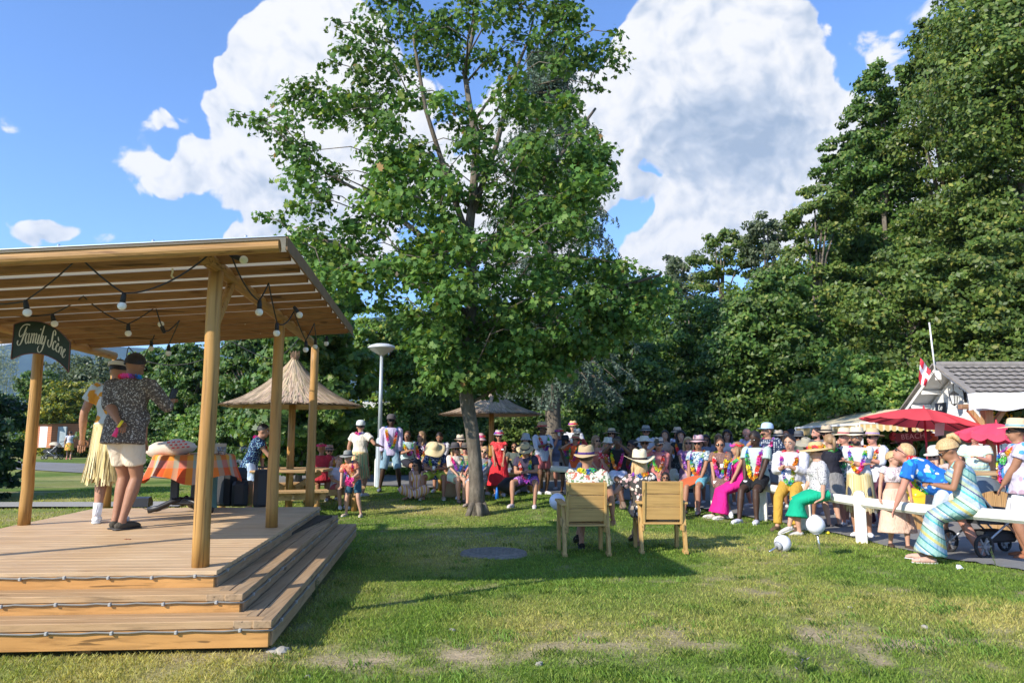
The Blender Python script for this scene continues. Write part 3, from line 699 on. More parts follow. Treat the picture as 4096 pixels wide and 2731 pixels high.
m = MB(); b_ = onS(826, 2030); m.tube([b_ + Vector((0, 0, .0)), b_ + Vector((0, 0, .2)), b_ + Vector((.02, 0, .42)), b_ + Vector((.02, 0, .5))], [.13, .12, .10, .05], 14, wob=.06); tag(m.build('sack', plain('sage_fabric', (.16, .25, .19), .9, .2), loc=b_), 'sage green sack standing on the deck behind the table foot', 'sack')
m = MB(); b_ = onS(800, 1990); m.tube([b_ + Vector((0, -.1, .18)), b_ + Vector((0, -.1, .46))], [.06, .065], 12); m.ball(b_ + Vector((0, -.1, .53)), (.055, .055, .10), 12, mi=1); tag(m.build('bottle_holder', [blk, plain('white_plastic', (.8, .8, .78), .4, .05)], loc=b_, smooth=True), 'white capped bottle in a black holder hanging by the post', 'bottle')
for lab, P in [('thin black cable coiled on the deck beside the table foot', [(565, 2030), (590, 2038), (610, 2028), (640, 2040), (620, 2046), (665, 2032), (680, 2016)]), ('thin black cable between the loudspeaker and the front right post', [(855, 2020), (868, 1990), (850, 1965), (880, 1958), (872, 1990), (890, 2018)])]:
    m = MB(); Q = [onS(x, max(y, 2015)) + Vector((0, 0, .008 + (max(0, 2015 - y) * .0036))) for x, y in bez(P, 5)]; m.tube(Q, .005, 5); tag(m.build('cable', blk, loc=Q[0], smooth=True), lab, 'cable')
m = MB(); p = plane(510, 1352 + 1000, DH); q = onS(510, 2157); 
for k in range(5): m.box(q + Vector((k * .012 - .02, rnd.uniform(-.01, .01), .004)), (.016, .012, .006), Matrix.Rotation(k, 3, 'Z'))
tag(m.build('dead_leaf', plain('leaf_brown', (.25, .09, .04), .8), loc=q), 'small crumpled brown leaf lying on the deck boards', 'leaf')
# ============================================================ FURNITURE AND FIXTURES
pineM = wood('pine', (.48, .295, .105), .68, 'x', 2.2, True, .55)
pineZ = wood('pine_upright', (.50, .32, .115), .68, 'z', 2.2, True, .55)
pineY = wood('pine_fore', (.50, .32, .12), .68, 'y', 2.2, True, .55)
def armchair(px, py, Y, rz, label):
    b_ = pt(px, py, Y); b_.z = g(b_.x, b_.y); t = thing('armchair', label, 'armchair', b_, 'two wooden armchairs on the lawn', rz); L = dict(local=True)
    # local: sitter faces +y; back is at -y
    for k in range(3):
        m = MB(); z = .43 + .085 + k * .167; y = -.20 - (z - .43) * .16
        m.box((0, y, z), (.46, .026, .163), Matrix.Rotation(R(9), 3, 'X'), bev=.004); m.build('back_board', pineM, t, **L)
    for s_ in (-1, 1):
        m = MB(); m.bar((s_ * .245, -.17, .30), (s_ * .245, -.275, .93), .035, .07, up=(0, 1, 0), bev=.004); m.build('back_post', pineZ, t, **L)
        m = MB(); m.bar((s_ * .285, -.24, .645), (s_ * .285, .36, .665), .095, .028, bev=.005); m.build('armrest', pineY, t, **L)
        m = MB(); m.bar((s_ * .285, -.24, .0), (s_ * .285, -.12, .63), .045, .085, up=(0, 1, 0), bev=.004); m.build('leg', pineZ, t, **L)
        m = MB(); m.bar((s_ * .285, .34, .0), (s_ * .285, .30, .65), .045, .085, up=(0, 1, 0), bev=.004); m.build('leg', pineZ, t, **L)
        m = MB(); m.bar((s_ * .262, -.25, .33), (s_ * .262, .34, .40), .03, .09, bev=.004); m.build('side_rail', pineY, t, **L)
        m = MB(); m.bar((s_ * .285, -.28, .02), (s_ * .285, -.14, .03), .06, .04, bev=.004); m.build('foot_block', pineY, t, **L)
    m = MB()
    for k in range(5): m.bar((-.25, -.18 + k * .115, .385 + k * .012), (.25, -.18 + k * .115, .385 + k * .012), .105, .024, bev=.004)
    m.build('seat', pineM, t, **L)
    return t
CH1 = armchair(2335, 2150, 9.75, R(4), 'wooden slatted armchair holding the man in the pale floral shirt')
CH2 = armchair(2641, 2150, 9.95, R(-1), 'wooden slatted armchair holding the woman in the cream cowboy hat')

# globe garden lights
opal = plain('opal_globe', (.74, .74, .80), .28, .02); chrome = plain('chrome', (.7, .7, .72), .2, .05, metal=.9)
def globe(c, r, a, b_, label):
    c = Vector(c); a = Vector(a); b_ = Vector(b_); t = thing('globe_light', label, 'garden light', (c.x, c.y, c.z - r), 'white globe garden lights on metal spikes'); d = (b_ - a).normalized()
    m = MB(); m.ball(c, r, 28, k=16); m.build('globe', opal, t, smooth=True)
    m = MB(); m.tube([c + d * r * .80, c + d * r * 1.04], [r * .62, r * .34], 20); m.build('collar', plain('grey_collar', (.35, .36, .38), .4), t, smooth=True)
    m = MB(); m.tube([c + d * r, b_], [.013, .010], 12); m.build('spike', chrome, t, smooth=True)
p = pt(3262, 2098, 9.7); q = pt(3284, 2196, 9.75); q.z = g(q.x, q.y) - .03; globe(p, .118, p, q, 'white globe light standing upright on its metal spike in front of the fence')
p = pt(3130, 2162, 10.1); p.z = g(p.x, p.y) + .10; q = pt(3075, 2180, 9.95); q.z = g(q.x, q.y) + .01; globe(p, .112, p, q, 'white globe light lying on its side in the grass')
p = pt(2229, 2004, 10.6); q = pt(2236, 2065, 10.6); q.z = g(q.x, q.y) - .03; globe(p, .115, p, q, 'white globe light half hidden behind the left armchair arm')

# manhole cover
p = plane(1975, 2213, .02); p.z = g(p.x, p.y) + .035; m = MB(); m.lathe([(.001, .012), (.34, .012), (.35, .006), (.42, .006), (.44, -.03)], p, 40)
for i in range(-6, 7):
    for j in range(-6, 7):
        if i * i + j * j < 38: m.box((p.x + i * .05, p.y + j * .05, p.z + .014), (.026, .026, .008))
tag(m.build('manhole_cover', plain('cast_iron', (.22, .19, .155), .9, .3, 20, .3), loc=p), 'round iron manhole cover set in the lawn', 'manhole cover')

# street lamp
lp = pt(1515, 1915, 19.4); lp.z = g(lp.x, lp.y); t = thing('street_lamp', 'grey street lamp with a saucer shaped head beside the standing man', 'street lamp', lp)
galv = plain('galvanised', (.42, .46, .48), .5, .12, 3, metal=.3)
tp = pt(1530, 1420, 19.4).z
m = MB(); m.tube([(lp.x, lp.y, lp.z), (lp.x, lp.y, lp.z + 1.25), (lp.x, lp.y, lp.z + 1.3)], [.095, .095, .06], 12); m.build('base_column', galv, t, smooth=False)
m = MB(); m.tube([(lp.x, lp.y, lp.z + 1.28), (lp.x, lp.y, tp)], [.058, .042], 14); m.build('pole', galv, t, smooth=True)
m = MB(); m.lathe([(.001, 0), (.06, 0), (.09, .03), (.30, .15), (.365, .215)], (lp.x, lp.y, tp - .02), 32); m.build('lamp_bowl', plain('lamp_bowl_mat', (.45, .42, .38), .35, .1), t, smooth=True)
m = MB(); m.lathe([(.37, .205), (.375, .225), (.33, .27), (.2, .315), (.05, .33), (.001, .332)], (lp.x, lp.y, tp - .02), 32); m.build('lamp_cap', plain('lamp_cap_mat', (.55, .57, .58), .35, .1), t, smooth=True)

# thatched parasols
def thatch(apx, apy, rpy, lx, rx, Y, label, gname='thatched parasols over the picnic tables', polelabel=None):
    ap = pt(apx, apy, Y); rim = pt((lx + rx) / 2, rpy, Y); r = (pt(rx, rpy, Y).x - pt(lx, rpy, Y).x) / 2; h = ap.z - rim.z
    c = Vector((rim.x, Y, 0)); t = thing('thatched_parasol', label, 'parasol', (c.x, c.y, g(c.x, c.y)), gname)
    def prof(s_): return .04 * r + s_ ** 1.25 * r * .98, rim.z + h * (1 - s_) ** 1.35 * .97 + .0
    m = MB(); P = [prof(k / 10) for k in range(11)]; m.lathe([(a * .97, z - .03) for a, z in P] + [(P[-1][0] * .9, P[-1][1] + .03), (.05, rim.z + h * .55)], (c.x, c.y, 0), 30); core = m.build('thatch', plain('straw_core', (.33, .25, .16), .95, .3), t)
    N = 5200; V = np.zeros((N * 4, 3)); C = np.zeros((N, 3))
    s0 = rng.random(N) ** .6 * .9; ln = rng.uniform(.16, .34, N); s1 = np.minimum(s0 + ln, 1.0 + rng.uniform(0, .045, N)); aa = rng.uniform(0, 2 * math.pi, N); da = rng.normal(0, .035, N) ; w_ = rng.uniform(.006, .012, N)
    def PR(s_): return .04 * r + np.clip(s_, 0, 2) ** 1.25 * r * .98, rim.z + h * np.clip(1 - s_, 0, 1) ** 1.35 * .97 - np.maximum(s_ - 1, 0) * .6
    r0_, z0_ = PR(s0); r1_, z1_ = PR(s1); lift = rng.uniform(.0, .03, N)
    for k, (rr, zz, an, sg) in enumerate([(r0_, z0_, aa, -1), (r0_, z0_, aa, 1), (r1_, z1_, aa + da, 1), (r1_, z1_, aa + da, -1)]):
        V[k::4, 0] = c.x + rr * np.cos(an) - sg * w_ * np.sin(an); V[k::4, 1] = c.y + rr * np.sin(an) + sg * w_ * np.cos(an); V[k::4, 2] = zz + (lift if k > 1 else .004) 
    C[:] = np.array([.54, .40, .265]) * rng.uniform(.55, 1.25, N)[:, None] * np.array([1, 1, 1]) + rng.normal(0, .015, (N, 3))
    np_mesh('straw', V, 4, np.clip(C, .03, 1), attrmat('straw_mat', .9), core)
    # tuft
    m = MB()
    for k in range(70):
        a_ = rnd.uniform(0, 6.28); rr = rnd.uniform(.02, .11); m.tube([(c.x + .05 * math.cos(a_), c.y + .05 * math.sin(a_), rim.z + h * .86), (c.x + rr * math.cos(a_), c.y + rr * math.sin(a_), rim.z + h * rnd.uniform(1.0, 1.12))], [.008, .004], 4)
    m.build('top_tuft', plain('tuft_straw', (.34, .22, .14), .95, .3), t)
    m = MB()
    for k in range(9):
        a_ = k * 2 * math.pi / 9; m.bar((c.x, c.y, rim.z + h * .55), (c.x + r * .93 * math.cos(a_), c.y + r * .93 * math.sin(a_), rim.z - .02), .03, .04)
    m.build('spokes', logM, t)
    m = MB(); m.tube([(c.x, c.y, g(c.x, c.y)), (c.x, c.y, rim.z + h * .6)], [.075, .065], 14); m.build('pole', logM, t, smooth=True)
    return c
TH1 = thatch(1205, 1425, 1622, 907, 1433, 14.6, 'larger thatched parasol over the picnic table beside the stage')
TH2 = thatch(1955, 1552, 1657, 1766, 2166, 18.6, 'smaller thatched parasol half hidden behind the maple trunk')

# octagonal picnic tables with four benches
def picnic(c, label, sc_=1.0, rot=0, th=.78):
    z0 = g(c.x, c.y); t = thing('picnic_table', label, 'picnic table', (c.x, c.y, z0), 'round timber picnic tables')
    tm = wood('table_wood', (.52, .33, .15), .65, 'x', 2.2, True, .6)
    m = MB(); rr = .79 * sc_
    for k in range(8):
        y = -rr + (k + .5) * rr / 4; hl = min(rr * .96, math.sqrt(max(.01, rr * rr - max(abs(y) - .1, 0) ** 2)))
        m.box((c.x, c.y + y, z0 + th), (2 * hl, rr / 4 - .006, .045), bev=.005)
    m.build('tabletop', tm, t)
    for k in range(4):
        a_ = rot + k * math.pi / 2; d_ = Vector((math.cos(a_), math.sin(a_), 0)); s_ = Vector((-d_.y, d_.x, 0)); bc = Vector((c.x, c.y, z0)) + d_ * 1.22 * sc_
        m = MB(); 
        for q in (-.09, .09): m.bar(bc + d_ * q - s_ * .62 * sc_ + Vector((0, 0, .46)), bc + d_ * q + s_ * .62 * sc_ + Vector((0, 0, .46)), .165, .045, bev=.005)
        b_ = m.build('bench_seat', tm, t)
        m = MB(); m.bar(bc - s_ * .58 * sc_ + Vector((0, 0, .37)), bc + s_ * .58 * sc_ + Vector((0, 0, .37)), .05, .13, bev=.005); m.build('bench_rail', tm, b_)
        for q in (-.42, .42): m = MB(); m.tube([bc + s_ * q * sc_ + Vector((0, 0, 0)), bc + s_ * q * sc_ + Vector((0, 0, .42))], .055, 12); m.build('leg', logM, t, smooth=True)
        m = MB(); m.bar(Vector((c.x, c.y, z0)) + d_ * .15 + Vector((0, 0, .30)), bc + d_ * .1 + Vector((0, 0, .36)), .05, .12, bev=.004); m.build('beam', tm, t)
        m = MB(); m.bar(Vector((c.x, c.y, z0)) + d_ * .12 + Vector((0, 0, .45)), Vector((c.x, c.y, z0)) + d_ * .6 * sc_ + Vector((0, 0, th - .05)), .06, .10, bev=.004); m.build('strut', tm, t)
picnic(TH1, 'timber picnic table with benches under the larger thatched parasol', 1.0, R(20), .80)
picnic(TH2, 'timber picnic table with benches under the smaller thatched parasol', 1.0, R(30), .78)

# ------------------------------------------------ white post and rail fence
wpaint = NT('white_fence_paint'); v = wpaint.obj(); f = wpaint.noise(v, 9, 5, .7); f2 = wpaint.noise(v, 60, 2)
wpaint.base(wpaint.mix(wpaint.ramp(f2, [(.66, 0), (.72, .7)]), wpaint.ramp(f, [(.3, (.66, .63, .54)), (.6, (.78, .76, .68))]), (.25, .22, .18))); wpaint.rough(.6, .3)
t = thing('post_and_rail_fence', 'low white wooden post and rail fence running behind and under the seated crowd', 'fence', gp(*fence_line[2]))
def dense(pl, step=.5):
    out = []
    for i in range(len(pl) - 1):
        a_, b_ = Vector(pl[i]), Vector(pl[i + 1]); n_ = max(1, int((b_ - a_).length / step))
        out += [a_.lerp(b_, k / n_) for k in range(n_)]
    return out + [Vector(pl[-1])]
posts_xy = [(6.0, 4.4), (5.66, 8.03), (5.42, 9.8), (5.2, 11.07), (4.92, 12.4), (4.64, 13.7), (4.07, 14.8), (3.5, 15.9), (1.75, 17.05), (0, 18.2), (-1.9, 19.0), (-3.6, 19.8)]
no_post = (2,)
for i, (x, y) in enumerate(posts_xy):
    if i in (1, 2): continue
    z0 = g(x, y); m = MB(); w_ = .155
    a_ = -.15 if y < 11 else -.5
    M = Matrix.Rotation(a_, 3, 'Z')
    m.prism([(-w_ / 2, -.15), (w_ / 2, -.15), (w_ / 2, .69), (w_ * .42, .735), (w_ * .2, .76), (-w_ * .2, .76), (-w_ * .42, .735), (-w_ / 2, .69)], .13, M, (x, y, z0)); m.build('post', wpaint.m, t)
for i in range(len(posts_xy) - 1):
    (x0, y0), (x1, y1) = posts_xy[i], posts_xy[i + 1]; m = MB(); a_, b_ = Vector((x0, y0, g(x0, y0) + .60)), Vector((x1, y1, g(x1, y1) + .60)); d_ = (b_ - a_).normalized()
    m.bar(a_ + d_ * (-.03 if i in (1, 2) else .05), b_ - d_ * (-.03 if i in (0, 1) else .05), .115, .14, bev=.035); m.build('rail', wpaint.m, t)

# ------------------------------------------------ clapboard bistro
HX, YN, YF, YR_ = 11.0, 17.04, 20.6, 18.75
plankM = NT('white_clapboard'); v = plankM.obj(); sep = plankM.N('ShaderNodeSeparateXYZ'); plankM.L(v, sep.inputs[0])
fr_ = plankM.math('FRACT', plankM.math('MULTIPLY', sep.outputs[2], 7.4)); f = plankM.noise(v, 3, 4)
plankM.base(plankM.mix(plankM.ramp(fr_, [(.0, .55), (.05, 0)]), plankM.ramp(f, [(.3, (.74, .73, .69)), (.7, (.82, .81, .78))]), (.32, .31, .3))); plankM.rough(.6); plankM.bump(plankM.ramp(fr_, [(0, 0), (.06, 1)]), .7, .012)
wh = plain('white_paint', (.78, .77, .74), .5, .05)
bld = thing('white_bistro_hut', 'white clapboard hut with a grey tiled pitched roof behind the red parasols', 'building', (HX + .6, YN + .4, g(12, 17.5)))
gz = g(12, 18) - .05; WX = HX + .55; EN, RZ, EF = 2.36, 3.36, 2.16
def RH(y):
    return EN + (RZ - EN) * (y - YN) / (YR_ - YN) if y < YR_ else RZ + (EF - RZ) * (y - YR_) / (YF - YR_)
yn, yf = YN + .45, YF - .45
m = MB(); 
vs = [(WX, yn, gz), (WX, yf, gz), (WX, yf, RH(yf) - .12), (WX, YR_, RZ - .12), (WX, yn, RH(yn) - .12)]; m.add(vs + [(WX + .12, y, z) for _, y, z in vs], [(0, 1, 2, 3, 4), (9, 8, 7, 6, 5)] + [(i, i + 5, (i + 1) % 5 + 5, (i + 1) % 5) for i in range(5)])
m.box((WX + 4.6, yn + .06, (gz + RH(yn) - .12) / 2 - .0), (8.9, .12, RH(yn) - .14 - gz)); m.box((WX + 4.6, yf - .06, (gz + RH(yf) - .12) / 2), (8.9, .12, RH(yf) - .14 - gz))
m.build('wall', plankM.m, bld)
# tile roof: wavy rows
def tiles(y0, z0, y1, z1, name, nrow=9):
    m = MB(); X0, X1 = HX, HX + 9.4; NX = 230; dy, dz = (y1 - y0) / nrow, (z1 - z0) / nrow; vs = []; fs = []
    for r_ in range(nrow):
        for e in (0, 1):
            for i in range(NX + 1):
                x = X0 + (X1 - X0) * i / NX; wv_ = .022 * abs(math.sin((x - X0) * math.pi / .235))
                vs.append((x, y0 + dy * (r_ + e * 1.06), z0 + dz * (r_ + e * 1.06) + wv_ + (.035 if e == 0 else .0)))
        b_ = r_ * 2 * (NX + 1); fs += [(b_ + i, b_ + i + 1, b_ + NX + 2 + i, b_ + NX + 1 + i) for i in range(NX)]
    m.add(vs, fs)
    n = NT(name); v = n.obj(); f = n.noise(v, 5, 5, .7); f2 = n.noise(v, 40, 3)
    n.base(n.mix(n.ramp(f2, [(.62, 0), (.7, .6)]), n.ramp(f, [(.3, (.17, .15, .13)), (.55, (.25, .225, .20)), (.75, (.34, .31, .28))]), (.10, .08, .05))); n.rough(.85, .2)
    rf = m.build('roof', n.m, bld); return rf
rf = tiles(YN - .05, EN - .02, YR_, RZ, 'roof_tile'); rf2 = tiles(YF + .05, EF - .02, YR_, RZ, 'roof_tile_b')
m = MB(); m.tube([(HX - .02, YR_, RZ + .02), (HX + 9.4, YR_, RZ + .02)], .085, 10); m.build('ridge_tiles', plain('ridge_tile', (.24, .215, .19), .85, .2), rf)
for (ya, za, yb, zb, nm) in [(YN - .05, EN - .02, YR_, RZ, 'n'), (YF + .05, EF - .02, YR_, RZ, 'f')]:
    m = MB(); m.bar((HX + .03, ya, za - .02), (HX + .03, yb, zb - .02), .03, .14); m.build('bargeboard', wh, bld)
    m = MB(); m.bar((HX - .005, ya, za + .04), (HX - .005, yb, zb + .04), .16, .04); m.build('verge_tiles', plain('ridge_tile', (.24, .215, .19), .85, .2), rf)
for y in (yn + .05, YN + 1.15, YR_ + .0, YR_ + .8, yf - .05):
    m = MB(); m.bar((HX + .05, y, RH(y) - .13), (WX + .02, y, RH(y) - .13), .09, .12, bev=.01); m.build('purlin', wh, bld)
m = MB(); m.add([(HX + .05, YN, EN - .05), (HX + .05, YR_, RZ - .05), (WX + 8.9, YR_, RZ - .05), (WX + 8.9, YN, EN - .05)], [(0, 1, 2, 3)]); m.add([(HX + .05, YF, EF - .05), (HX + .05, YR_, RZ - .05), (WX + 8.9, YR_, RZ - .05), (WX + 8.9, YF, EF - .05)], [(0, 1, 2, 3)]); m.build('soffit', wh, bld)
# dark serving opening and door on the camera side
m = MB(); m.box((WX + 1.2, yn - .01, gz + 1.0), (1.25, .05, 1.9), bev=.01); d_ = m.build('door', plain('door_white', (.72, .71, .68), .5), bld)
m = MB(); m.box((WX + 1.2, yn - .045, gz + 1.45), (.9, .02, .5), bev=.005); m.box((WX + 1.2, yn - .045, gz + .6), (.9, .02, .8), bev=.005); m.build('panel', wh, d_)
m = MB(); m.box((WX - .012, 19.2, gz + 1.05), (.03, 1.7, 1.35)); m.build('serving_hatch', plain('hatch_dark', (.035, .03, .028), .5), bld)
m = MB(); m.box((WX + 4.0, yn - .02, gz + 1.35), (1.0, .06, .9), bev=.01); wf = m.build('window', wh, bld); m = MB(); m.box((WX + 4.0, yn - .055, gz + 1.35), (.82, .02, .72)); m.build('pane', plain('glass_dark', (.05, .07, .08), .1), wf)
# roof mast and flag
pk = Vector((HX - .02, YR_, RZ)); 
a_ = pt(3741, 1490, YR_ - .1); b_ = pt(3717, 1290, YR_ - .1); m = MB(); m.tube([a_, Vector((b_.x, b_.y, b_.z))], [.022, .018], 8); tag(m.build('mast', plain('mast_white', (.75, .75, .75), .4), loc=a_, smooth=True), 'slim white pole rising from the hut gable peak', 'pole')
m = MB(); m.box(a_ + Vector((.04, -.05, -.08)), (.13, .1, .25), bev=.015); tag(m.build('junction_box', wh, loc=a_), 'small white box fixed at the gable peak below the pole', 'box')
fl = thing('flag', 'red flag with a white cross on a short slanted stick at the gable peak', 'flag', pt(3735, 1500, YR_ - .2)); a_, b_ = pt(3765, 1535, YR_ - .2), pt(3674, 1420, YR_ - .2)
m = MB(); m.tube([a_, b_], .009, 6); m.build('stick', plain('stick_dark', (.1, .08, .06), .6), fl)
m = MB(); vs = []; NU, NV = 14, 12
for i in range(NU + 1):
    for j in range(NV + 1):
        u, v_ = i / NU, j / NV
        tx = 3682 + u * 42 - v_ * (8 + 14 * u) ; ty = 1432 + u * 50 + v_ * (78 + 12 * math.sin(u * 5)); 
        vs.append(pt(tx, ty, YR_ - .2 - .05 * math.sin(u * 7 + v_ * 3)))
fs = []; mi = []
for i in range(NU):
    for j in range(NV):
        fs.append((i * (NV + 1) + j, (i + 1) * (NV + 1) + j, (i + 1) * (NV + 1) + j + 1, i * (NV + 1) + j + 1)); mi.append(1 if (5 <= i <= 8 or 4 <= j <= 6) else 0)
m.add(vs, fs); m.m = mi; m.build('cloth', [plain('flag_red', (.72, .03, .05), .7, .08), plain('flag_white', (.8, .8, .8), .7, .05)], fl, smooth=True)
# wall lantern
_r = ray(3815, 1580); ln = pt(3815, 1580, (WX - .3) * _r.y / _r.x); ln.x = WX; blkI = plain('wrought_iron', (.03, .03, .032), .5, .1)
t = thing('wall_lantern', 'black wrought iron lantern on a curled bracket on the hut wall', 'wall lamp', (ln.x, ln.y, ln.z)); hx = -.30
c_ = Vector((WX + hx, ln.y, ln.z - .02))
m = MB(); m.box((WX - .015, ln.y, ln.z - .05), (.03, .09, .26), bev=.01); P = [Vector((WX - .02, ln.y, ln.z - .08)), Vector((WX - .06, ln.y, ln.z + .15)), Vector((WX - .14, ln.y, ln.z + .30)), Vector((WX - .25, ln.y, ln.z + .32)), Vector((WX + hx, ln.y, ln.z + .25)), Vector((WX + hx, ln.y, ln.z + .13))]; m.tube(P, .012, 6)
m.tube([Vector((WX - .1, ln.y, ln.z + .2)) + Vector((.05 * math.cos(a), 0, .05 * math.sin(a))) for a in np.linspace(0, 5.5, 12)], .008, 6); m.build('bracket', blkI, t, smooth=True)
m = MB(); m.lathe([(.001, .14), (.03, .12), (.05, .09), (.13, .04), (.135, .03)], c_, 6); m.lathe([(.06, -.2), (.075, -.21), (.02, -.24), (.001, -.26)], c_, 6)
for k in range(6): a = k * math.pi / 3; m.bar(c_ + Vector((.11 * math.cos(a), .11 * math.sin(a), .03)), c_ + Vector((.065 * math.cos(a), .065 * math.sin(a), -.2)), .012, .012)
m.build('lantern_frame', blkI, t)
m = MB(); m.lathe([(.103, .03), (.06, -.2)], c_, 6); m.build('lantern_glass', plain('frosted', (.62, .62, .6), .3), t)
# Le Bistro sign
def text(s, size, M, mat, parent, name='lettering', ext=.002, sp_=1.0, shear=0):
    cu = bpy.data.curves.new('t', 'FONT'); cu.body = s; cu.size = size; cu.extrude = ext; cu.align_x = 'CENTER'; cu.align_y = 'CENTER'; cu.space_character = sp_; cu.shear = shear
    o = bpy.data.objects.new('t', cu); COL.objects.link(o); dg = bpy.context.evaluated_depsgraph_get(); me = bpy.data.meshes.new_from_object(o.evaluated_get(dg)); bpy.data.objects.remove(o)
    me.transform(M); off = root_loc(parent); me.transform(Matrix.Translation(-off)); me.materials.clear(); me.materials.append(mat); me.name = name
    q = bpy.data.objects.new(name, me); COL.objects.link(q); q.parent = parent; return q
sy_ = 19.15; sp0 = Vector((WX - .03, HX * 0 + (WX / ((3762 - 2048) / F)), 0)); yS = WX / ((3761 - 2048) / F) * 1.0; zS = pt(3761, 1645, yS).z
t = thing('bistro_sign', 'small black sign with white script lettering on the hut gable wall', 'sign', (WX - .03, yS, zS)); m = MB(); m.box((WX - .03, yS, zS), (.03, .46, .46), bev=.004); m.build('board', plain('sign_navy', (.015, .02, .035), .5), t)
MR = Matrix.Translation((WX - .049, yS, zS + .10)) @ Matrix.Rotation(R(-90), 4, 'Z') @ Matrix.Rotation(R(90), 4, 'X')
lw = plain('letter_white', (.78, .78, .76), .5)
text('Le', .2, MR, lw, t, shear=.35); text('Bistro', .15, Matrix.Translation((0, 0, -.2)) @ MR, lw, t, shear=.35)

# striped awnings with scalloped valance
def stripes_mat(name, c1, c2, scale, axis=0, coord='Object'):
    n = NT(name); v = n.obj(); s_ = n.N('ShaderNodeSeparateXYZ'); n.L(v, s_.inputs[0]); t_ = n.math('FRACT', n.math('MULTIPLY', s_.outputs[axis], scale)); n.base(n.ramp(t_, [(0, c1), (.5, c2), (.85, c1)], 'CONSTANT')); n.rough(.85, .15); return n.m
awM = stripes_mat('awning_stripe', (.56, .47, .29), (.60, .52, .36), 9, 0)
awV = stripes_mat('valance_stripe', (.46, .33, .14), (.52, .47, .33), 9, 0)
def awning(A, B, C, D, label, vh=.2):
    t = thing('awning', label, 'awning', A, 'striped terrace awnings'); m = MB(); N_ = 30; vs = []
    for i in range(N_ + 1):
        u = i / N_; a_ = A.lerp(B, u); d_ = D.lerp(C, u)
        for j in range(6): vs.append(a_.lerp(d_, j / 5) + Vector((0, 0, -.03 * math.sin(j / 5 * math.pi))))
    m.add(vs, [(i * 6 + j, (i + 1) * 6 + j, (i + 1) * 6 + j + 1, i * 6 + j + 1) for i in range(N_) for j in range(5)]); m.build('canopy', awM, t, smooth=True)
    m = MB(); vs = []; N_ = 96
    for i in range(N_ + 1):
        u = i / N_; a_ = A.lerp(B, u) + Vector((0, -.01, 0)); vs += [a_, a_ - Vector((0, .0, vh + .045 * abs(math.sin(u * 12 * math.pi))))]
    m.add(vs, [(2 * i, 2 * i + 2, 2 * i + 3, 2 * i + 1) for i in range(N_)]); m.build('valance', awV, t)
    m = MB(); m.bar(A + Vector((0, 0, .01)), B + Vector((0, 0, .01)), .05, .05); m.build('front_bar', wh, t)
    for e in (A.lerp(B, .02), A.lerp(B, .985)):
        m = MB(); m.bar((e.x, e.y + .05, g(e.x, e.y)), (e.x, e.y + .05, e.z), .06, .06, up=(0, 1, 0)); m.build('post', wh, t)
awning(pt(3182, 1712, 21.5), pt(3436, 1697, 19.0), pt(3600, 1634, 20.0), pt(3315, 1656, 24), 'cream striped awning left of the red parasol')
awning(pt(3440, 1692, 18.8), pt(3745, 1692, 17.6), pt(3700, 1650, 19.2), pt(3530, 1655, 20.5), 'yellow striped awning partly hidden under the large red parasol', .16)

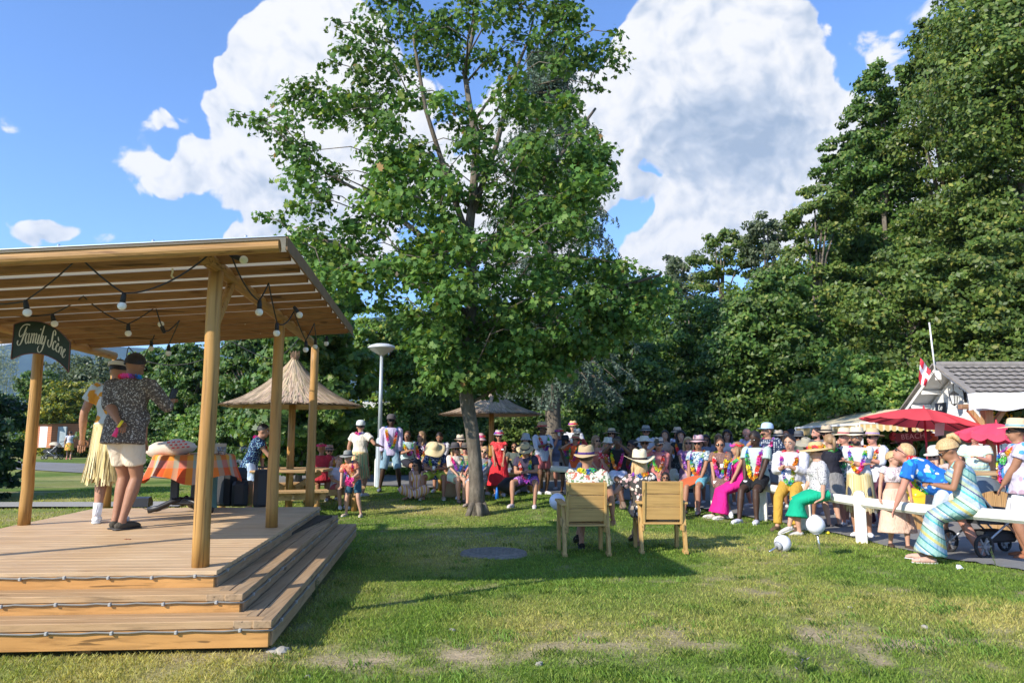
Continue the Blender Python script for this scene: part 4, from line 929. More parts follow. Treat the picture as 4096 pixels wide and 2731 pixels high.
# red parasols
def parasol(apx, apy, Y, r, drop, tilt, label, col, scal=False, pole=True, squash=1):
    a = pt(apx, apy, Y); t = thing('parasol', label, 'parasol', gp(a.x, a.y), 'red sun parasols'); n_ = 16; M = Matrix.Rotation(R(tilt), 3, 'Y'); m = MB(); vs = [a]; NRg = 6; S_ = 6
    for i in range(1, NRg + 1):
        for k in range(n_ * S_):
            an = 2 * math.pi * k / (n_ * S_); ph = (k % S_) / S_; s_ = i / NRg; rr = r * s_ * (1 - .045 * math.sin(ph * math.pi)); z = -drop * (s_ ** 1.45) - .025 * s_ * math.sin(ph * math.pi)
            vs.append(a + M @ Vector((rr * math.cos(an), rr * math.sin(an), z)))
    q = n_ * S_; fs = [(0, 1 + k, 1 + (k + 1) % q) for k in range(q)] + [(1 + i * q + k, 1 + (i + 1) * q + k, 1 + (i + 1) * q + (k + 1) % q, 1 + i * q + (k + 1) % q) for i in range(NRg - 1) for k in range(q)]
    m.add(vs, fs); nn = NT('parasol_' + str(apx)); nn.base(col); nn.rough(.8, .15); t_ = nn.N('ShaderNodeBsdfTranslucent'); t_.inputs[0].default_value = (*col, 1); mx = nn.N('ShaderNodeMixShader'); mx.inputs[0].default_value = .35; nn.L(nn.b.outputs[0], mx.inputs[1]); nn.L(t_.outputs[0], mx.inputs[2]); nn.L(mx.outputs[0], nn.out.inputs[0])
    cn = m.build('canopy', nn.m, t, smooth=False)
    if scal:
        m = MB(); vs = []
        for k in range(q + 1):
            p_ = vs0 = a + M @ Vector((r * (1 - .045 * math.sin((k % S_) / S_ * math.pi)) * math.cos(2 * math.pi * k / q), r * (1 - .045 * math.sin((k % S_) / S_ * math.pi)) * math.sin(2 * math.pi * k / q), -drop - .025 * math.sin((k % S_) / S_ * math.pi)))
            vs += [p_, p_ - Vector((0, 0, .10 + .03 * abs(math.sin(k * math.pi / S_))))]
        m.add(vs, [(2 * k, 2 * k + 2, 2 * k + 3, 2 * k + 1) for k in range(q)]); m.build('valance', nn.m, cn)
    m = MB(); m.tube([a + Vector((0, 0, -.02)), a + Vector((0, 0, .07))], [.03, .012], 8); m.build('finial', plain('parasol_red_trim', (.5, .02, .04), .5), cn)
    m = MB(); m.tube([(a.x, a.y, g(a.x, a.y)), a - Vector((0, 0, .03))], .022, 10); m.build('pole', plain('pole_red', (.35, .03, .05), .5), t, smooth=True)
    m = MB()
    for k in range(n_):
        an = 2 * math.pi * k / n_; m.bar(a + Vector((0, 0, -.05)), a + M @ Vector((r * .97 * math.cos(an), r * .97 * math.sin(an), -drop - .015)), .012, .016)
    m.build('ribs', plain('rib_dark', (.1, .03, .03), .6), cn)
parasol(3695, 1634, 15.6, 1.25, .33, 7, 'large scarlet parasol shading the bar below the flag', (.92, .10, .12))
parasol(3985, 1692, 14.2, .72, .24, 5, 'smaller pinkish red parasol with a scalloped edge beside the timber post', (.92, .10, .18), True)

# white canopy on a timber post
tM = wood('timber', (.50, .32, .16), .65, 'z', 2, True, .6)
cp_ = pt(3968, 1900, 14.9); t = thing('timber_shelter', 'white fabric canopy carried by a braced timber post', 'shelter', gp(cp_.x, cp_.y))
zt = pt(3968, 1640, 14.9).z; m = MB(); m.bar((cp_.x, cp_.y, g(cp_.x, cp_.y)), (cp_.x, cp_.y, zt), .17, .17, up=(0, 1, 0), bev=.01); m.build('post', tM, t)
for s_ in (-1, 1): m = MB(); m.bar((cp_.x + s_ * .02, cp_.y, zt - .42), (cp_.x + s_ * .36, cp_.y, zt + .02), .09, .1, up=(0, 1, 0), bev=.008); m.build('brace', tM, t)
m = MB(); m.bar((cp_.x - .55, cp_.y, zt + .07), (cp_.x + 3, cp_.y, zt + .07), .12, .1, bev=.008); m.build('beam', wood('timber_x', (.30, .20, .12), .65, 'x', 2, True, .6), t)
m = MB(); vs = []; N_ = 40
for i in range(N_ + 1):
    u = i / N_; x = pt(3872, 1600, 14.3).x + u * 3.4; top = 2.36 + .08 * u * 1.3 + .012 * math.sin(u * 19); 
    vs += [(x, 14.3, top - .33 + .02 * math.sin(u * 23)), (x, 14.28, top - .15), (x, 14.3, top), (x * 16.5 / 14.3, 16.5, top + .03)]
m.add(vs, [(4 * i + j, 4 * i + 4 + j, 4 * i + 5 + j, 4 * i + 1 + j) for i in range(N_) for j in range(3)]); m.build('canvas', plain('canvas_white', (.78, .78, .76), .8, .05, 4, .4, 8), t, smooth=True)
# flowering vine
t = thing('flowering_vine', 'climbing vine with yellow flowers at the right edge behind the straw hat', 'plant', pt(4080, 1680, 15.3)); 
N_ = 900; C_ = np.array([pt(4080, 1665, 15.4)]) + rng.normal(0, 1, (N_, 3)) * np.array([.22, .2, .1]); VV = np.zeros((N_ * 4, 3)); dd_ = rng.normal(0, .04, (N_, 3)); ee = rng.normal(0, .04, (N_, 3))
for k, (a, b) in enumerate([(1, 0), (0, 1), (-1, 0), (0, -1)]): VV[k::4] = C_ + dd_ * a + ee * b
cc = np.where(rng.random((N_, 1)) < .22, [[.75, .55, .03]], [[.05, .11, .02]]) * rng.uniform(.7, 1.2, (N_, 1)); np_mesh('foliage', VV, 4, cc, leafmat('leaf'), t)
m = MB(); P = [Vector((pt(4085, 1670, 15.4).x + .1, 15.5, z)) for z in np.linspace(g(10, 15), 2, 8)]; m.tube(P, .02, 6); m.build('stem', tM, t)

# bar counter
bc = pt(3990, 1990, 12.2); t = thing('bar_counter', 'wooden bar counter with a shelf of folded napkins behind the stroller', 'counter', gp(bc.x, bc.y)); zb = pt(3990, 1895, 12.2).z
cw = wood('counter_wood', (.52, .31, .13), .65, 'z', 2, True, .55); x0 = pt(3905, 1900, 12.2).x
m = MB()
for k in range(14): m.box((x0 + .07 + k * .135, 12.2, (g(x0, 12) + zb) / 2 - .05), (.128, .03, zb - g(x0, 12) - .1), bev=.004)
m.build('front_boards', cw, t); m = MB(); m.box((x0 + .95, 12.45, zb), (2.0, .6, .05), bev=.008); m.build('top', wood('counter_top', (.5, .33, .17), .7, 'x', 2, True, .5), t)
m = MB(); m.box((x0 + .5, 12.14, zb - .16), (.9, .12, .03)); m.build('shelf', cw, t)
m = MB(); np_ = pt(4030, 1925, 11.95)
for k, c in enumerate([(.6, .1, .3), (.75, .7, .7), (.6, .08, .28), (.75, .7, .7), (.75, .68, .2), (.72, .7, .25)]): m.box(np_ + Vector((0, .0, -.07 + k * .026)), (.13, .12, .02), col=c)
tag(m.build('napkins', attrmat('napkin'), loc=np_, color=True), 'stack of pink white and yellow napkins on the bar counter', 'napkins')
# beach sign
bp = pt(3650, 1745, 16.2); t = thing('beach_sign', 'dark red wooden arrow board lettered BEACH under the red parasol', 'sign', gp(bp.x, bp.y)); mr_ = plain('maroon_wood', (.16, .03, .03), .6, .2)
m = MB(); m.bar((bp.x - .02, bp.y + .05, g(bp.x, bp.y)), (bp.x - .02, bp.y + .05, bp.z + .2), .06, .06, up=(0, 1, 0)); m.build('post', mr_, t)
Mz = Matrix.Rotation(R(4), 3, 'Y'); m = MB(); m.prism([(-.42, -.05), (-.34, -.1), (.36, -.1), (.44, -.04), (.38, 0), (.46, .09), (-.34, .09), (-.42, .05), (-.36, 0)], .03, Matrix.Rotation(R(-4), 3, 'Y'), bp); m.build('arrow_board', mr_, t)
text('BEACH', .16, Matrix.Translation(bp + Vector((.0, -.02, 0))) @ Matrix.Rotation(R(-4), 4, 'Y') @ Matrix.Rotation(R(90), 4, 'X'), plain('letter_pink', (.55, .36, .34), .6), t, sp_=1.1)
m = MB(); q_ = pt(3640, 1830, 16.0); m.bar((q_.x - .5, q_.y, q_.z), (q_.x + .35, q_.y, q_.z - .05), .25, .03); m.bar((q_.x, q_.y, g(q_.x, q_.y)), (q_.x, q_.y, q_.z - .02), .12, .12, up=(0, 1, 0)); tag(m.build('small_stand', wood('stand_wood', (.4, .2, .08), .6, 'x'), loc=gp(q_.x, q_.y)), 'small wooden serving stand under the red parasol', 'stand')
q_ = pt(3738, 1800, 16.4); t = thing('artificial_palm', 'green cloth palm decoration with an orange top beside the beach sign', 'decoration', gp(q_.x, q_.y))
m = MB(); m.lathe([(.02, .24), (.14, .2), (.30, -.05), (.34, -.35), (.30, -.5)], q_, 14, fn=lambda p, a, r: (p.x * (1 + .12 * math.sin(a * 7)), p.y * (1 + .12 * math.sin(a * 7)), p.z)); m.build('fronds', plain('palm_green', (.02, .15, .04), .7, .3), t)
m = MB(); m.ball(q_ + Vector((-.05, 0, .27)), (.14, .12, .12), 14); m.build('top', plain('palm_orange', (.55, .12, .04), .7), t, smooth=True); m = MB(); m.tube([gp(q_.x, q_.y), q_], .04, 8); m.build('stem', mr_, t)
m = MB(); q_ = pt(3760, 1716, 15.9); m.add([q_ + Vector((-.1, 0, .13)), q_ + Vector((.12, 0, .15)), q_ + Vector((.08, .01, -.13)), q_ + Vector((-.12, .01, -.15))], [(0, 1, 2, 3)]); tag(m.build('paper_sheet', plain('paper', (.78, .78, .82), .6, .02), loc=q_), 'white sheet of paper hanging below the red parasol', 'paper')
# small thatched bar roof far behind
q_ = pt(3560, 1712, 22); t = thing('thatched_bar', 'small straw roofed bar seen behind the men in straw hats', 'bar', gp(q_.x, q_.y)); m = MB()
N_ = 900; VV = np.zeros((N_ * 4, 3)); xx = q_.x + rng.uniform(-.9, .6, N_); yy = rng.random(N_); w_ = .012
for k, (sg, e) in enumerate([(-1, 0), (1, 0), (1, 1), (-1, 1)]): VV[k::4] = np.c_[xx + sg * w_ + e * rng.normal(0, .01), 22 - .6 * (yy + .3 * e), q_.z + .22 - .33 * (yy + .3 * e)]
np_mesh('thatch', VV, 4, np.array([[.5, .42, .3]]) * rng.uniform(.5, 1.2, (N_, 1)), attrmat('straw_mat', .9), t)
m.box((q_.x - .15, 21.75, q_.z + .05), (1.5, .7, .04), Matrix.Rotation(R(-28), 3, 'X')); m.build('roof_board', plain('straw_core', (.33, .25, .16), .95, .3), t)
for s_ in (-.75, .45): m = MB(); m.tube([gp(q_.x + s_, 21.5), Vector((q_.x + s_, 21.5, q_.z + .05))], .05, 10); m.build('post', logM, t)
m = MB(); m.ball(pt(3573, 1745, 20.5), (.11, .11, .13), 14); tag(m.build('paper_lantern', plain('lantern_red', (.55, .03, .04), .6), loc=pt(3573, 1745, 20.5), smooth=True), 'red paper lantern hanging from the small straw roofed bar', 'lantern')
# inflatable and pink float
q_ = pt(3655, 2002, 12.6); m = MB(); m.lathe([(.18 + .13 * math.cos(a), .13 * math.sin(a)) for a in np.linspace(0, 2 * math.pi, 13)], (q_.x, q_.y, q_.z + .02), 26, Matrix.Rotation(R(20), 3, 'X')); tag(m.build('inflatable_ring', plain('vinyl_yellow', (.78, .45, .02), .3, .05), loc=q_, smooth=True), 'yellow inflatable swim ring behind the blond man', 'swim ring')
q_ = pt(3622, 1935, 12.9); m = MB(); m.ball(q_, (.12, .1, .13), 14); m.ball(q_ + Vector((-.08, 0, .1)), (.07, .06, .09), 12); tag(m.build('inflatable_toy', plain('vinyl_pink', (.75, .07, .25), .35, .05), loc=q_, smooth=True), 'pink inflatable toy resting above the yellow ring', 'inflatable')
m = MB(); q_ = pt(3640, 2040, 12.7); m.box((q_.x, q_.y, (g(q_.x, q_.y) + q_.z) / 2 + .05), (.7, .4, q_.z - g(q_.x, q_.y) + .1), bev=.02); tag(m.build('wooden_crate', cw, loc=gp(q_.x, q_.y)), 'wooden crate under the yellow inflatable ring', 'crate')

# ------------------------------------------------ stroller
def stroller(c, s_, rz, label, hood, cloth, detail=True):
    t = thing('stroller', label, 'stroller', c, None, rz); t.scale = (s_,) * 3; L = dict(local=True); fr = plain('stroller_alu', (.45, .46, .48), .35, .1, metal=.7)
    for (x, y, r_) in [(-.42, -.27, .15), (-.42, .27, .15), (.40, -.16, .11), (.40, .16, .11)]:
        m = MB(); M = Matrix.Rotation(R(90), 3, 'X'); m.lathe([(r_ - .03, -.02), (r_, -.015), (r_, .015), (r_ - .03, .02), (r_ - .03, -.02)], (x, y, r_), 26, M); w_ = m.build('wheel', plain('tyre', (.03, .03, .032), .8), t, smooth=True, **L)
        m = MB(); m.lathe([(.001, -.022), (.03, -.022), (.03, .022), (.001, .022)], (x, y, r_), 12, M)
        for k in range(6): a = k * math.pi / 3; m.bar((x, y, r_), (x + (r_ - .02) * math.cos(a), y, r_ + (r_ - .02) * math.sin(a)), .015, .02)
        m.build('rim', plain('rim_grey', (.25, .25, .26), .5), w_, **L)
    for y in (-.25, .25):
        m = MB(); m.tube([(-.42, y, .15), (.1, y, .48), (.40, y * .7, .13)], .014, 8); m.tube([(.25, y * .9, .2), (-.15, y, .55), (-.62, y, 1.02)], .014, 8); m.build('frame', fr, t, smooth=True, **L)
    m = MB(); m.tube([(-.62, -.25, 1.02), (-.66, 0, 1.05), (-.62, .25, 1.02)], .018, 8); m.build('handle', blk, t, smooth=True, **L)
    m = MB(); m.prism([(-.38, .42), (.36, .38), (.42, .52), (.28, .60), (-.1, .56), (-.32, .80), (-.42, .78)], .40); m.build('seat', plain('stroller_black', (.03, .032, .035), .8), t, **L)
    m = MB(); vs = []; 
    for i in range(9):
        a = R(60 + i * 14)
        for j in range(7): b = (j / 6 - .5); vs.append((-.12 + .38 * math.cos(a), b * .44, .66 + .36 * math.sin(a) * (1 - .5 * (2 * b) ** 4)))
    m.add(vs, [(i * 7 + j, i * 7 + j + 1, (i + 1) * 7 + j + 1, (i + 1) * 7 + j) for i in range(8) for j in range(6)]); m.build('hood', hood, t, smooth=True, **L)
    m = MB(); m.box((.0, 0, .24), (.5, .36, .14), bev=.03); m.build('basket', plain('stroller_black', (.03, .032, .035), .8), t, **L)
    if cloth:
        m = MB(); m.tube([(-.55, 0, 1.0), (-.5, 0, .8), (-.46, 0, .62), (-.46, 0, .52)], [(.06, .12), (.17, .2), (.2, .22), (.12, .15)], 20, wob=.08, side=(1, 0, 0)); m.build('muslin_cover', cloth, t, smooth=True, **L)
    return t
c_ = pt(3965, 2160, 9.9); c_.z = g(c_.x, c_.y) + .02
stroller(c_, 1.0, R(15), 'dark grey stroller with a beige cloth over its handle parked behind the fence', plain('hood_grey', (.13, .16, .18), .8), plain('muslin', (.62, .48, .36), .9, .08, 6, .6, 30))
# hand bag with stripes near the woman: backpack
# ------------------------------------------------ background: shed, caravans, car
sh_ = pt(245, 1800, 46); sz = g(sh_.x, 46); t = thing('garden_shed', 'brown plank shed with white and grey doors across the path on the left', 'shed', (sh_.x, 46, sz)); bM = NT('shed_planks'); v = bM.obj(); s3 = bM.N('ShaderNodeSeparateXYZ'); bM.L(v, s3.inputs[0]); f_ = bM.math('FRACT', bM.math('MULTIPLY', s3.outputs[2], 7)); bM.base(bM.ramp(f_, [(0, (.12, .04, .02)), (.14, (.42, .16, .07))])); bM.rough(.8)
def X46(px): return pt(px, 1700, 46).x
z0_, z1_ = pt(245, 1790, 46).z, pt(245, 1697, 46).z
vs = [(X46(140), 46, z0_), (X46(232), 45.4, z0_), (X46(350), 48, z0_), (X46(140), 46, z1_), (X46(232), 45.4, z1_ + .02), (X46(350), 48, z1_ + .12)]
m = MB(); m.add(vs + [(x + .3, y + 2.2, z) for x, y, z in vs], [(0, 1, 4, 3), (1, 2, 5, 4), (8, 2, 1, 7), (6, 0, 3, 9), (2, 8, 11, 5)]); m.build('wall', bM.m, t)
m = MB(); m.add([(X46(136), 45.8, z1_ + .02), (X46(232), 45.1, z1_ + .04), (X46(354), 47.9, z1_ + .30), (X46(354) + .4, 50.5, z1_ + .4), (X46(140) + .3, 49, z1_ + .1)], [(0, 1, 2, 3, 4)]); m.build('roof', plain('shed_roof', (.26, .32, .33), .6), t)
for px_, w_, c_ in ((184, .62, (.75, .75, .74)), (251, .55, (.30, .35, .36))):
    yy_ = 45.6 if px_ < 220 else 45.75; xx_ = pt(px_, 1700, yy_).x; m = MB(); m.box((xx_, yy_, (z0_ + z1_) / 2 - .05), (w_, .12, (z1_ - z0_) * .88)); m.build('door', plain('shed_door%d' % px_, c_, .6), t)
def caravan(px, py, Y, L_, H_, label, rz=0, col=(.5, .5, .48)):
    c_ = pt(px, py, Y); z = g(c_.x, Y); t = thing('caravan', label, 'caravan', (c_.x, Y, z), 'caravans behind the hedge', rz); L = dict(local=True)
    m = MB(); m.prism([(-L_ / 2, .45), (-L_ / 2 + .1, .35), (L_ / 2 - .1, .35), (L_ / 2, .5), (L_ / 2 - .15, H_ - .35), (L_ / 2 - .5, H_), (-L_ / 2 + .6, H_), (-L_ / 2 + .1, H_ - .6)], 2.1); m.build('body', plain('caravan_white', col, .5, .1), t, **L)
    for x in (-L_ * .3, 0, L_ * .3): m = MB(); m.box((x, -1.06, H_ * .62), (.8, .03, .5), bev=.005); m.build('window', plain('glass_dark', (.05, .07, .08), .1), t, **L)
    m = MB(); m.bar((-L_ / 2 + .2, -1.065, H_ * .36), (L_ / 2 - .2, -1.065, H_ * .36), .01, .05); m.build('stripe', plain('caravan_stripe', (.2, .22, .25), .5), t, **L)
    for s_ in (-.35, .35): m = MB(); m.lathe([(.001, -.1), (.3, -.1), (.3, .1), (.001, .1)], (s_, -.95, .3), 18, Matrix.Rotation(R(90), 3, 'X')); m.build('wheel', plain('tyre', (.03, .03, .032), .8), t, smooth=True, **L)
caravan(1290, 1700, 30, 5.2, 2.5, 'grey white caravan in the shade behind the larger thatched parasol')
caravan(1560, 1700, 31, 3.6, 2.75, 'pale caravan end with a rounded roof behind the street lamp', 0, (.45, .5, .47))
caravan(2960, 1720, 33, 5.0, 2.45, 'cream caravan with slatted side behind the crowd left of the awning', 0, (.72, .70, .60))
c_ = pt(905, 1830, 27); z = g(c_.x, 27); t = thing('parked_car', 'white car mostly hidden by the stage post and the hedge', 'car', (c_.x + .6, 27, z), None, R(-8)); L = dict(local=True)
m = MB(); m.prism([(-2.1, .3), (2.0, .3), (2.1, .7), (1.3, .92), (.6, 1.4), (-.9, 1.45), (-1.7, 1.0), (-2.1, .85)], 1.65); m.build('body', plain('car_white', (.62, .65, .68), .25, .03), t, **L)
for s_ in (-1, 1): m = MB(); m.prism([(-1.45, .98), (1.05, .95), (.5, 1.33), (-.85, 1.37)], .01, None, (0, s_ * .83, 0)); m.build('side_window', plain('glass_dark', (.05, .07, .08), .1), t, **L)
m = MB(); m.add([(1.33, -.7, .95), (1.33, .7, .95), (.64, .62, 1.38), (.64, -.62, 1.38)], [(0, 1, 2, 3)]); m.build('windscreen', plain('glass_dark', (.05, .07, .08), .1), t, **L)
for x in (-1.25, 1.3):
    for s_ in (-1, 1): m = MB(); m.lathe([(.001, -.1), (.32, -.1), (.32, .1), (.001, .1)], (x, s_ * .78, .32), 18, Matrix.Rotation(R(90), 3, 'X')); m.build('wheel', plain('tyre', (.03, .03, .032), .8), t, smooth=True, **L)
c_ = gp(*tuple(pt(205, 1828, 43))[:2]); stroller(c_, 1.0, R(180), 'distant beige stroller pushed along the far path on the left', plain('hood_beige', (.5, .42, .3), .8), None)

# ------------------------------------------------ small things
def gobj(px, py): 
    p = plane(px, py, 0)
    for _ in range(6): p = plane(px, py, g(p.x, p.y))
    return p
q_ = pt(1802, 1980, 16.9); q_.z = g(q_.x, q_.y); t = thing('straw_basket', 'woven straw basket with looped handles standing on the grass before the bench', 'basket', q_)
sm = NT('wicker'); v = sm.obj(); wv_ = sm.N('ShaderNodeTexWave'); sm.L(v, wv_.inputs[0]); wv_.inputs['Scale'].default_value = 30; wv_.inputs['Distortion'].default_value = 4; wv_.bands_direction = 'Z'; sm.base(sm.ramp(wv_.outputs['Fac'], [(.2, (.36, .24, .12)), (.8, (.62, .46, .27))])); sm.rough(.9); sm.bump(wv_.outputs['Fac'], .5, .01)
m = MB(); m.tube([q_, q_ + Vector((0, 0, .04)), q_ + Vector((0, 0, .2)), q_ + Vector((0, 0, .33))], [(.11, .08), (.145, .10), (.18, .12), (.20, .12)], 22, side=(1, 0, 0)); m.build('body', sm.m, t, smooth=True)
for dy in (-.1, .1): m = MB(); m.tube([q_ + Vector((.1 * math.cos(a) * 1.0, dy, .33 + .2 * math.sin(a))) for a in np.linspace(0, math.pi, 12)], .011, 7); m.build('handle', sm.m, t, smooth=True)
m = MB(); m.ball(q_ + Vector((.06, 0, .33)), (.1, .07, .05), 10); m.ball(q_ + Vector((-.06, 0, .33)), (.08, .07, .04), 10); m.build('contents', plain('scarf_pink', (.7, .25, .2), .9), t, smooth=True)
for px, py, c_, r0, r1, h, lab, nm in [(1988, 1975, (.02, .17, .62), .05, .02, .26, 'blue cone shaped cup standing in the grass beside the maple trunk', 'cone_cup'),]:
    p = pt(px, py, 16.6); p.z = g(p.x, p.y); m = MB(); m.tube([p, p + Vector((0, 0, h))], [r0, r1], 14); tag(m.build(nm, plain('blue_plastic', c_, .4), loc=p, smooth=True), lab, 'party horn')  # blue cone-shaped cup, narrow end up
for k, (px, py, r_, lab) in enumerate([(1092, 2612, .045, 'white stone at the foot of the stage corner'), (1133, 2612, .055, 'larger pale stone beside the stage corner stone'), (1810, 2525, .03, 'small flat pale stone on the bare patch of earth'), (2155, 2660, .03, 'pale stone in the front lawn below the armchairs'), (1230, 2710, .022, 'small whitish stone at the bottom edge of the lawn'), (3400, 2435, .03, 'grey stone half sunk in the lawn on the right'), (3700, 2512, .035, 'flat stone in the bare patch on the far right')]):
    p = gobj(px, py); m = MB(); m.ball(p + Vector((0, 0, r_ * .25)), (r_, r_ * .8, r_ * .5), 9, Matrix.Rotation(k * 1.3, 3, 'Z') @ Matrix.Rotation(.3, 3, 'X')); m.v = [tuple(Vector(a) + Vector((rnd.uniform(-1, 1), rnd.uniform(-1, 1), rnd.uniform(-1, 1))) * r_ * .12) for a in m.v]
    tag(m.build('stone', plain('limestone', (.34, .31, .25), .9, .2), loc=p), lab, 'stone', 'loose stones on the lawn')
p = gobj(3838, 2276); m = MB(); m.add([p + Vector(a) for a in [(-.04, 0, .005), (.0, -.03, .01), (.05, 0, .01), (.03, .03, .045), (-.02, .02, .05)]], [(0, 1, 4), (1, 2, 3), (1, 3, 4)]); tag(m.build('paper_scrap', plain('paper', (.78, .78, .82), .6, .02), loc=p), 'crumpled white paper scrap on the grass at the right', 'paper')
for k, (px, py, lab, c_) in enumerate([(3205, 2098, 'small yellow toy ball under the green dress by the fence', (.8, .6, .02)), (3312, 2110, 'small yellow toy ball nearest the fence post', (.8, .6, .02))]):
    p = pt(px, py, 11.9); p.z = g(p.x, p.y) + .03; m = MB(); m.ball(p, .025, 10); tag(m.build('toy_ball', plain('toy_yellow', c_, .4), loc=p, smooth=True), lab, 'ball')
# a tall weed and a flowering wild plant in front
def weed(px, py, h, lab, flowers=None, n_=5):
    p = gobj(px, py); t = thing('wild_plant', lab, 'plant', p); m = MB(); LV = MB()
    for k in range(n_):
        a = rnd.uniform(0, 6.28); top = p + Vector((rnd.uniform(-.06, .06), rnd.uniform(-.04, .04), h * rnd.uniform(.6, 1))); st = p + Vector((rnd.uniform(-.02, .02), rnd.uniform(-.02, .02), 0)); m.tube([st, st.lerp(top, .5) + Vector((.01, 0, 0)), top], [.0025, .002, .0012], 5)
        for j in range(9):
            q = st.lerp(top, rnd.uniform(.15, 1)); an = rnd.uniform(0, 6.28); d_ = Vector((math.cos(an), math.sin(an), .6)) * rnd.uniform(.015, .035); e_ = d_.cross(Vector((0, 0, 1))).normalized() * .006
            fc = flowers if (flowers and rnd.random() < .4 and j > 3) else (.09, .16, .03); LV.add([q, q + d_ * .5 + e_, q + d_, q + d_ * .5 - e_], [(0, 1, 2, 3)], col=fc)
    m.build('stem', plain('weed_stem', (.12, .15, .05), .8), t); LV.build('foliage', leafmat('leaf'), t, color=True)
weed(3985, 2290, .30, 'tall thin weed growing at the asphalt edge on the right', None, 2)
weed(3210, 2700, .16, 'low wild plant with pale violet and yellow flowers at the bottom edge', (.5, .4, .6), 9)
weed(3465, 2715, .13, 'bright green weed shoot at the bottom edge right of the violet flowers', None, 4)
weed(1250, 2400, .20, 'long grass clump growing against the stage steps', None, 8)
weed(2080, 2000, .16, 'leafy weed growing in the grass beside the blue cone', None, 7)
# ============================================================ TREES
def nrm(a): return a / (np.linalg.norm(a, axis=1, keepdims=True) + 1e-9)
MAPLE = np.array([(0, -.5), (.22, -.42), (.52, -.28), (.30, -.08), (.50, .22), (.20, .16), (0, .55), (-.20, .16), (-.50, .22), (-.30, -.08), (-.52, -.28), (-.22, -.42)])
OVAL = np.array([(0, -.5), (.26, -.1), (.2, .2), (0, .5), (-.2, .2), (-.26, -.1)])
DIAM = np.array([(0, -.5), (.3, 0), (0, .5), (-.3, 0)])
def leaves(C, size, shape, outward, up=.5, rand=.8, curl=.12):
    N = len(C); nr = nrm(outward * .75 + np.array([-.15, -.2, up]) + rng.normal(0, rand, (N, 3)) * .6)
    t = nrm(np.cross(nr, rng.normal(0, 1, (N, 3)))); b = np.cross(nr, t); k = len(shape)
    V = np.zeros((N * k, 3)); s = size[:, None] if hasattr(size, '__len__') else size
    for i, (x, y) in enumerate(shape):
        V[i::k] = C + (t * x + b * y) * s - nr * (abs(x) * curl * s)
    return V, k
def colmix(N, cols, w, jit=.22):
    cols = np.array(cols); i = rng.choice(len(cols), N, p=np.array(w) / sum(w)); return np.clip(cols[i] * rng.uniform(1 - jit, 1 + jit, (N, 1)), .003, 1)
barkM = NT('bark'); v = barkM.obj((3, 3, .8)); f = barkM.noise(v, 6, 6, .75, .4); f2 = barkM.noise(barkM.obj(), 2.2, 3)
barkM.base(barkM.mix(barkM.ramp(f2, [(.4, 0), (.65, .8)]), barkM.ramp(f, [(.3, (.06, .05, .04)), (.7, (.20, .165, .125))]), barkM.ramp(f, [(.3, (.09, .08, .065)), (.7, (.30, .26, .20))]))); barkM.rough(.95, .1); barkM.bump(f, 1, .03); barkM = barkM.m

# ---- the central maple, clump by clump
DM = 14.2
mb = gobj(1908, 2058); DM = mb.y
maple = thing('maple_tree', 'tall maple with large lobed leaves standing in the middle of the lawn', 'tree', mb)
def mp_(x, y, dy=0): p = pt(x * 1.7415, y * 1.7415, DM); s = (DM + dy) / DM; return Vector((p.x, p.y + dy, p.z))
trunkP = [(1096, 1180), (1094, 1120), (1090, 1050), (1084, 985), (1074, 930), (1068, 890), (1068, 820), (1078, 740), (1086, 640), (1076, 540), (1088, 440), (1096, 330), (1078, 240), (1066, 160), (1084, 80), (1102, -40), (1090, -160)]
TP = [mp_(x, y, .1 * math.sin(i)) for i, (x, y) in enumerate(trunkP)]; TP[0].z = mb.z - .05
TR = [.175, .14, .132, .13, .138, .128, .125, .115, .105, .095, .085, .075, .062, .05, .04, .028, .015]
m = MB(); m.tube(TP, TR, 18, wob=.05, side=(1, 0, 0)); 
for k in range(5):
    a = k * 1.26; m.tube([mb + Vector((.22 * math.cos(a), .22 * math.sin(a), -.04)), mb + Vector((.1 * math.cos(a), .1 * math.sin(a), .22))], [.05, .07], 8)
env = [(-260, 900, 1330), (-160, 850, 1370), (-60, 800, 1390), (0, 800, 1310), (60, 790, 1390), (100, 757, 1425), (150, 790, 1420), (200, 655, 1400), (230, 645, 1330), (260, 620, 1300), (290, 540, 1330), (340, 590, 1400), (400, 680, 1425), (450, 680, 1440), (500, 625, 1430), (550, 640, 1450), (600, 700, 1470), (650, 730, 1530), (700, 830, 1545), (740, 880, 1500), (780, 930, 1420), (820, 935, 1330), (850, 950, 1290), (885, 970, 1210)]
ey = [e[0] for e in env]; el = [e[1] for e in env]; er = [e[2] for e in env]
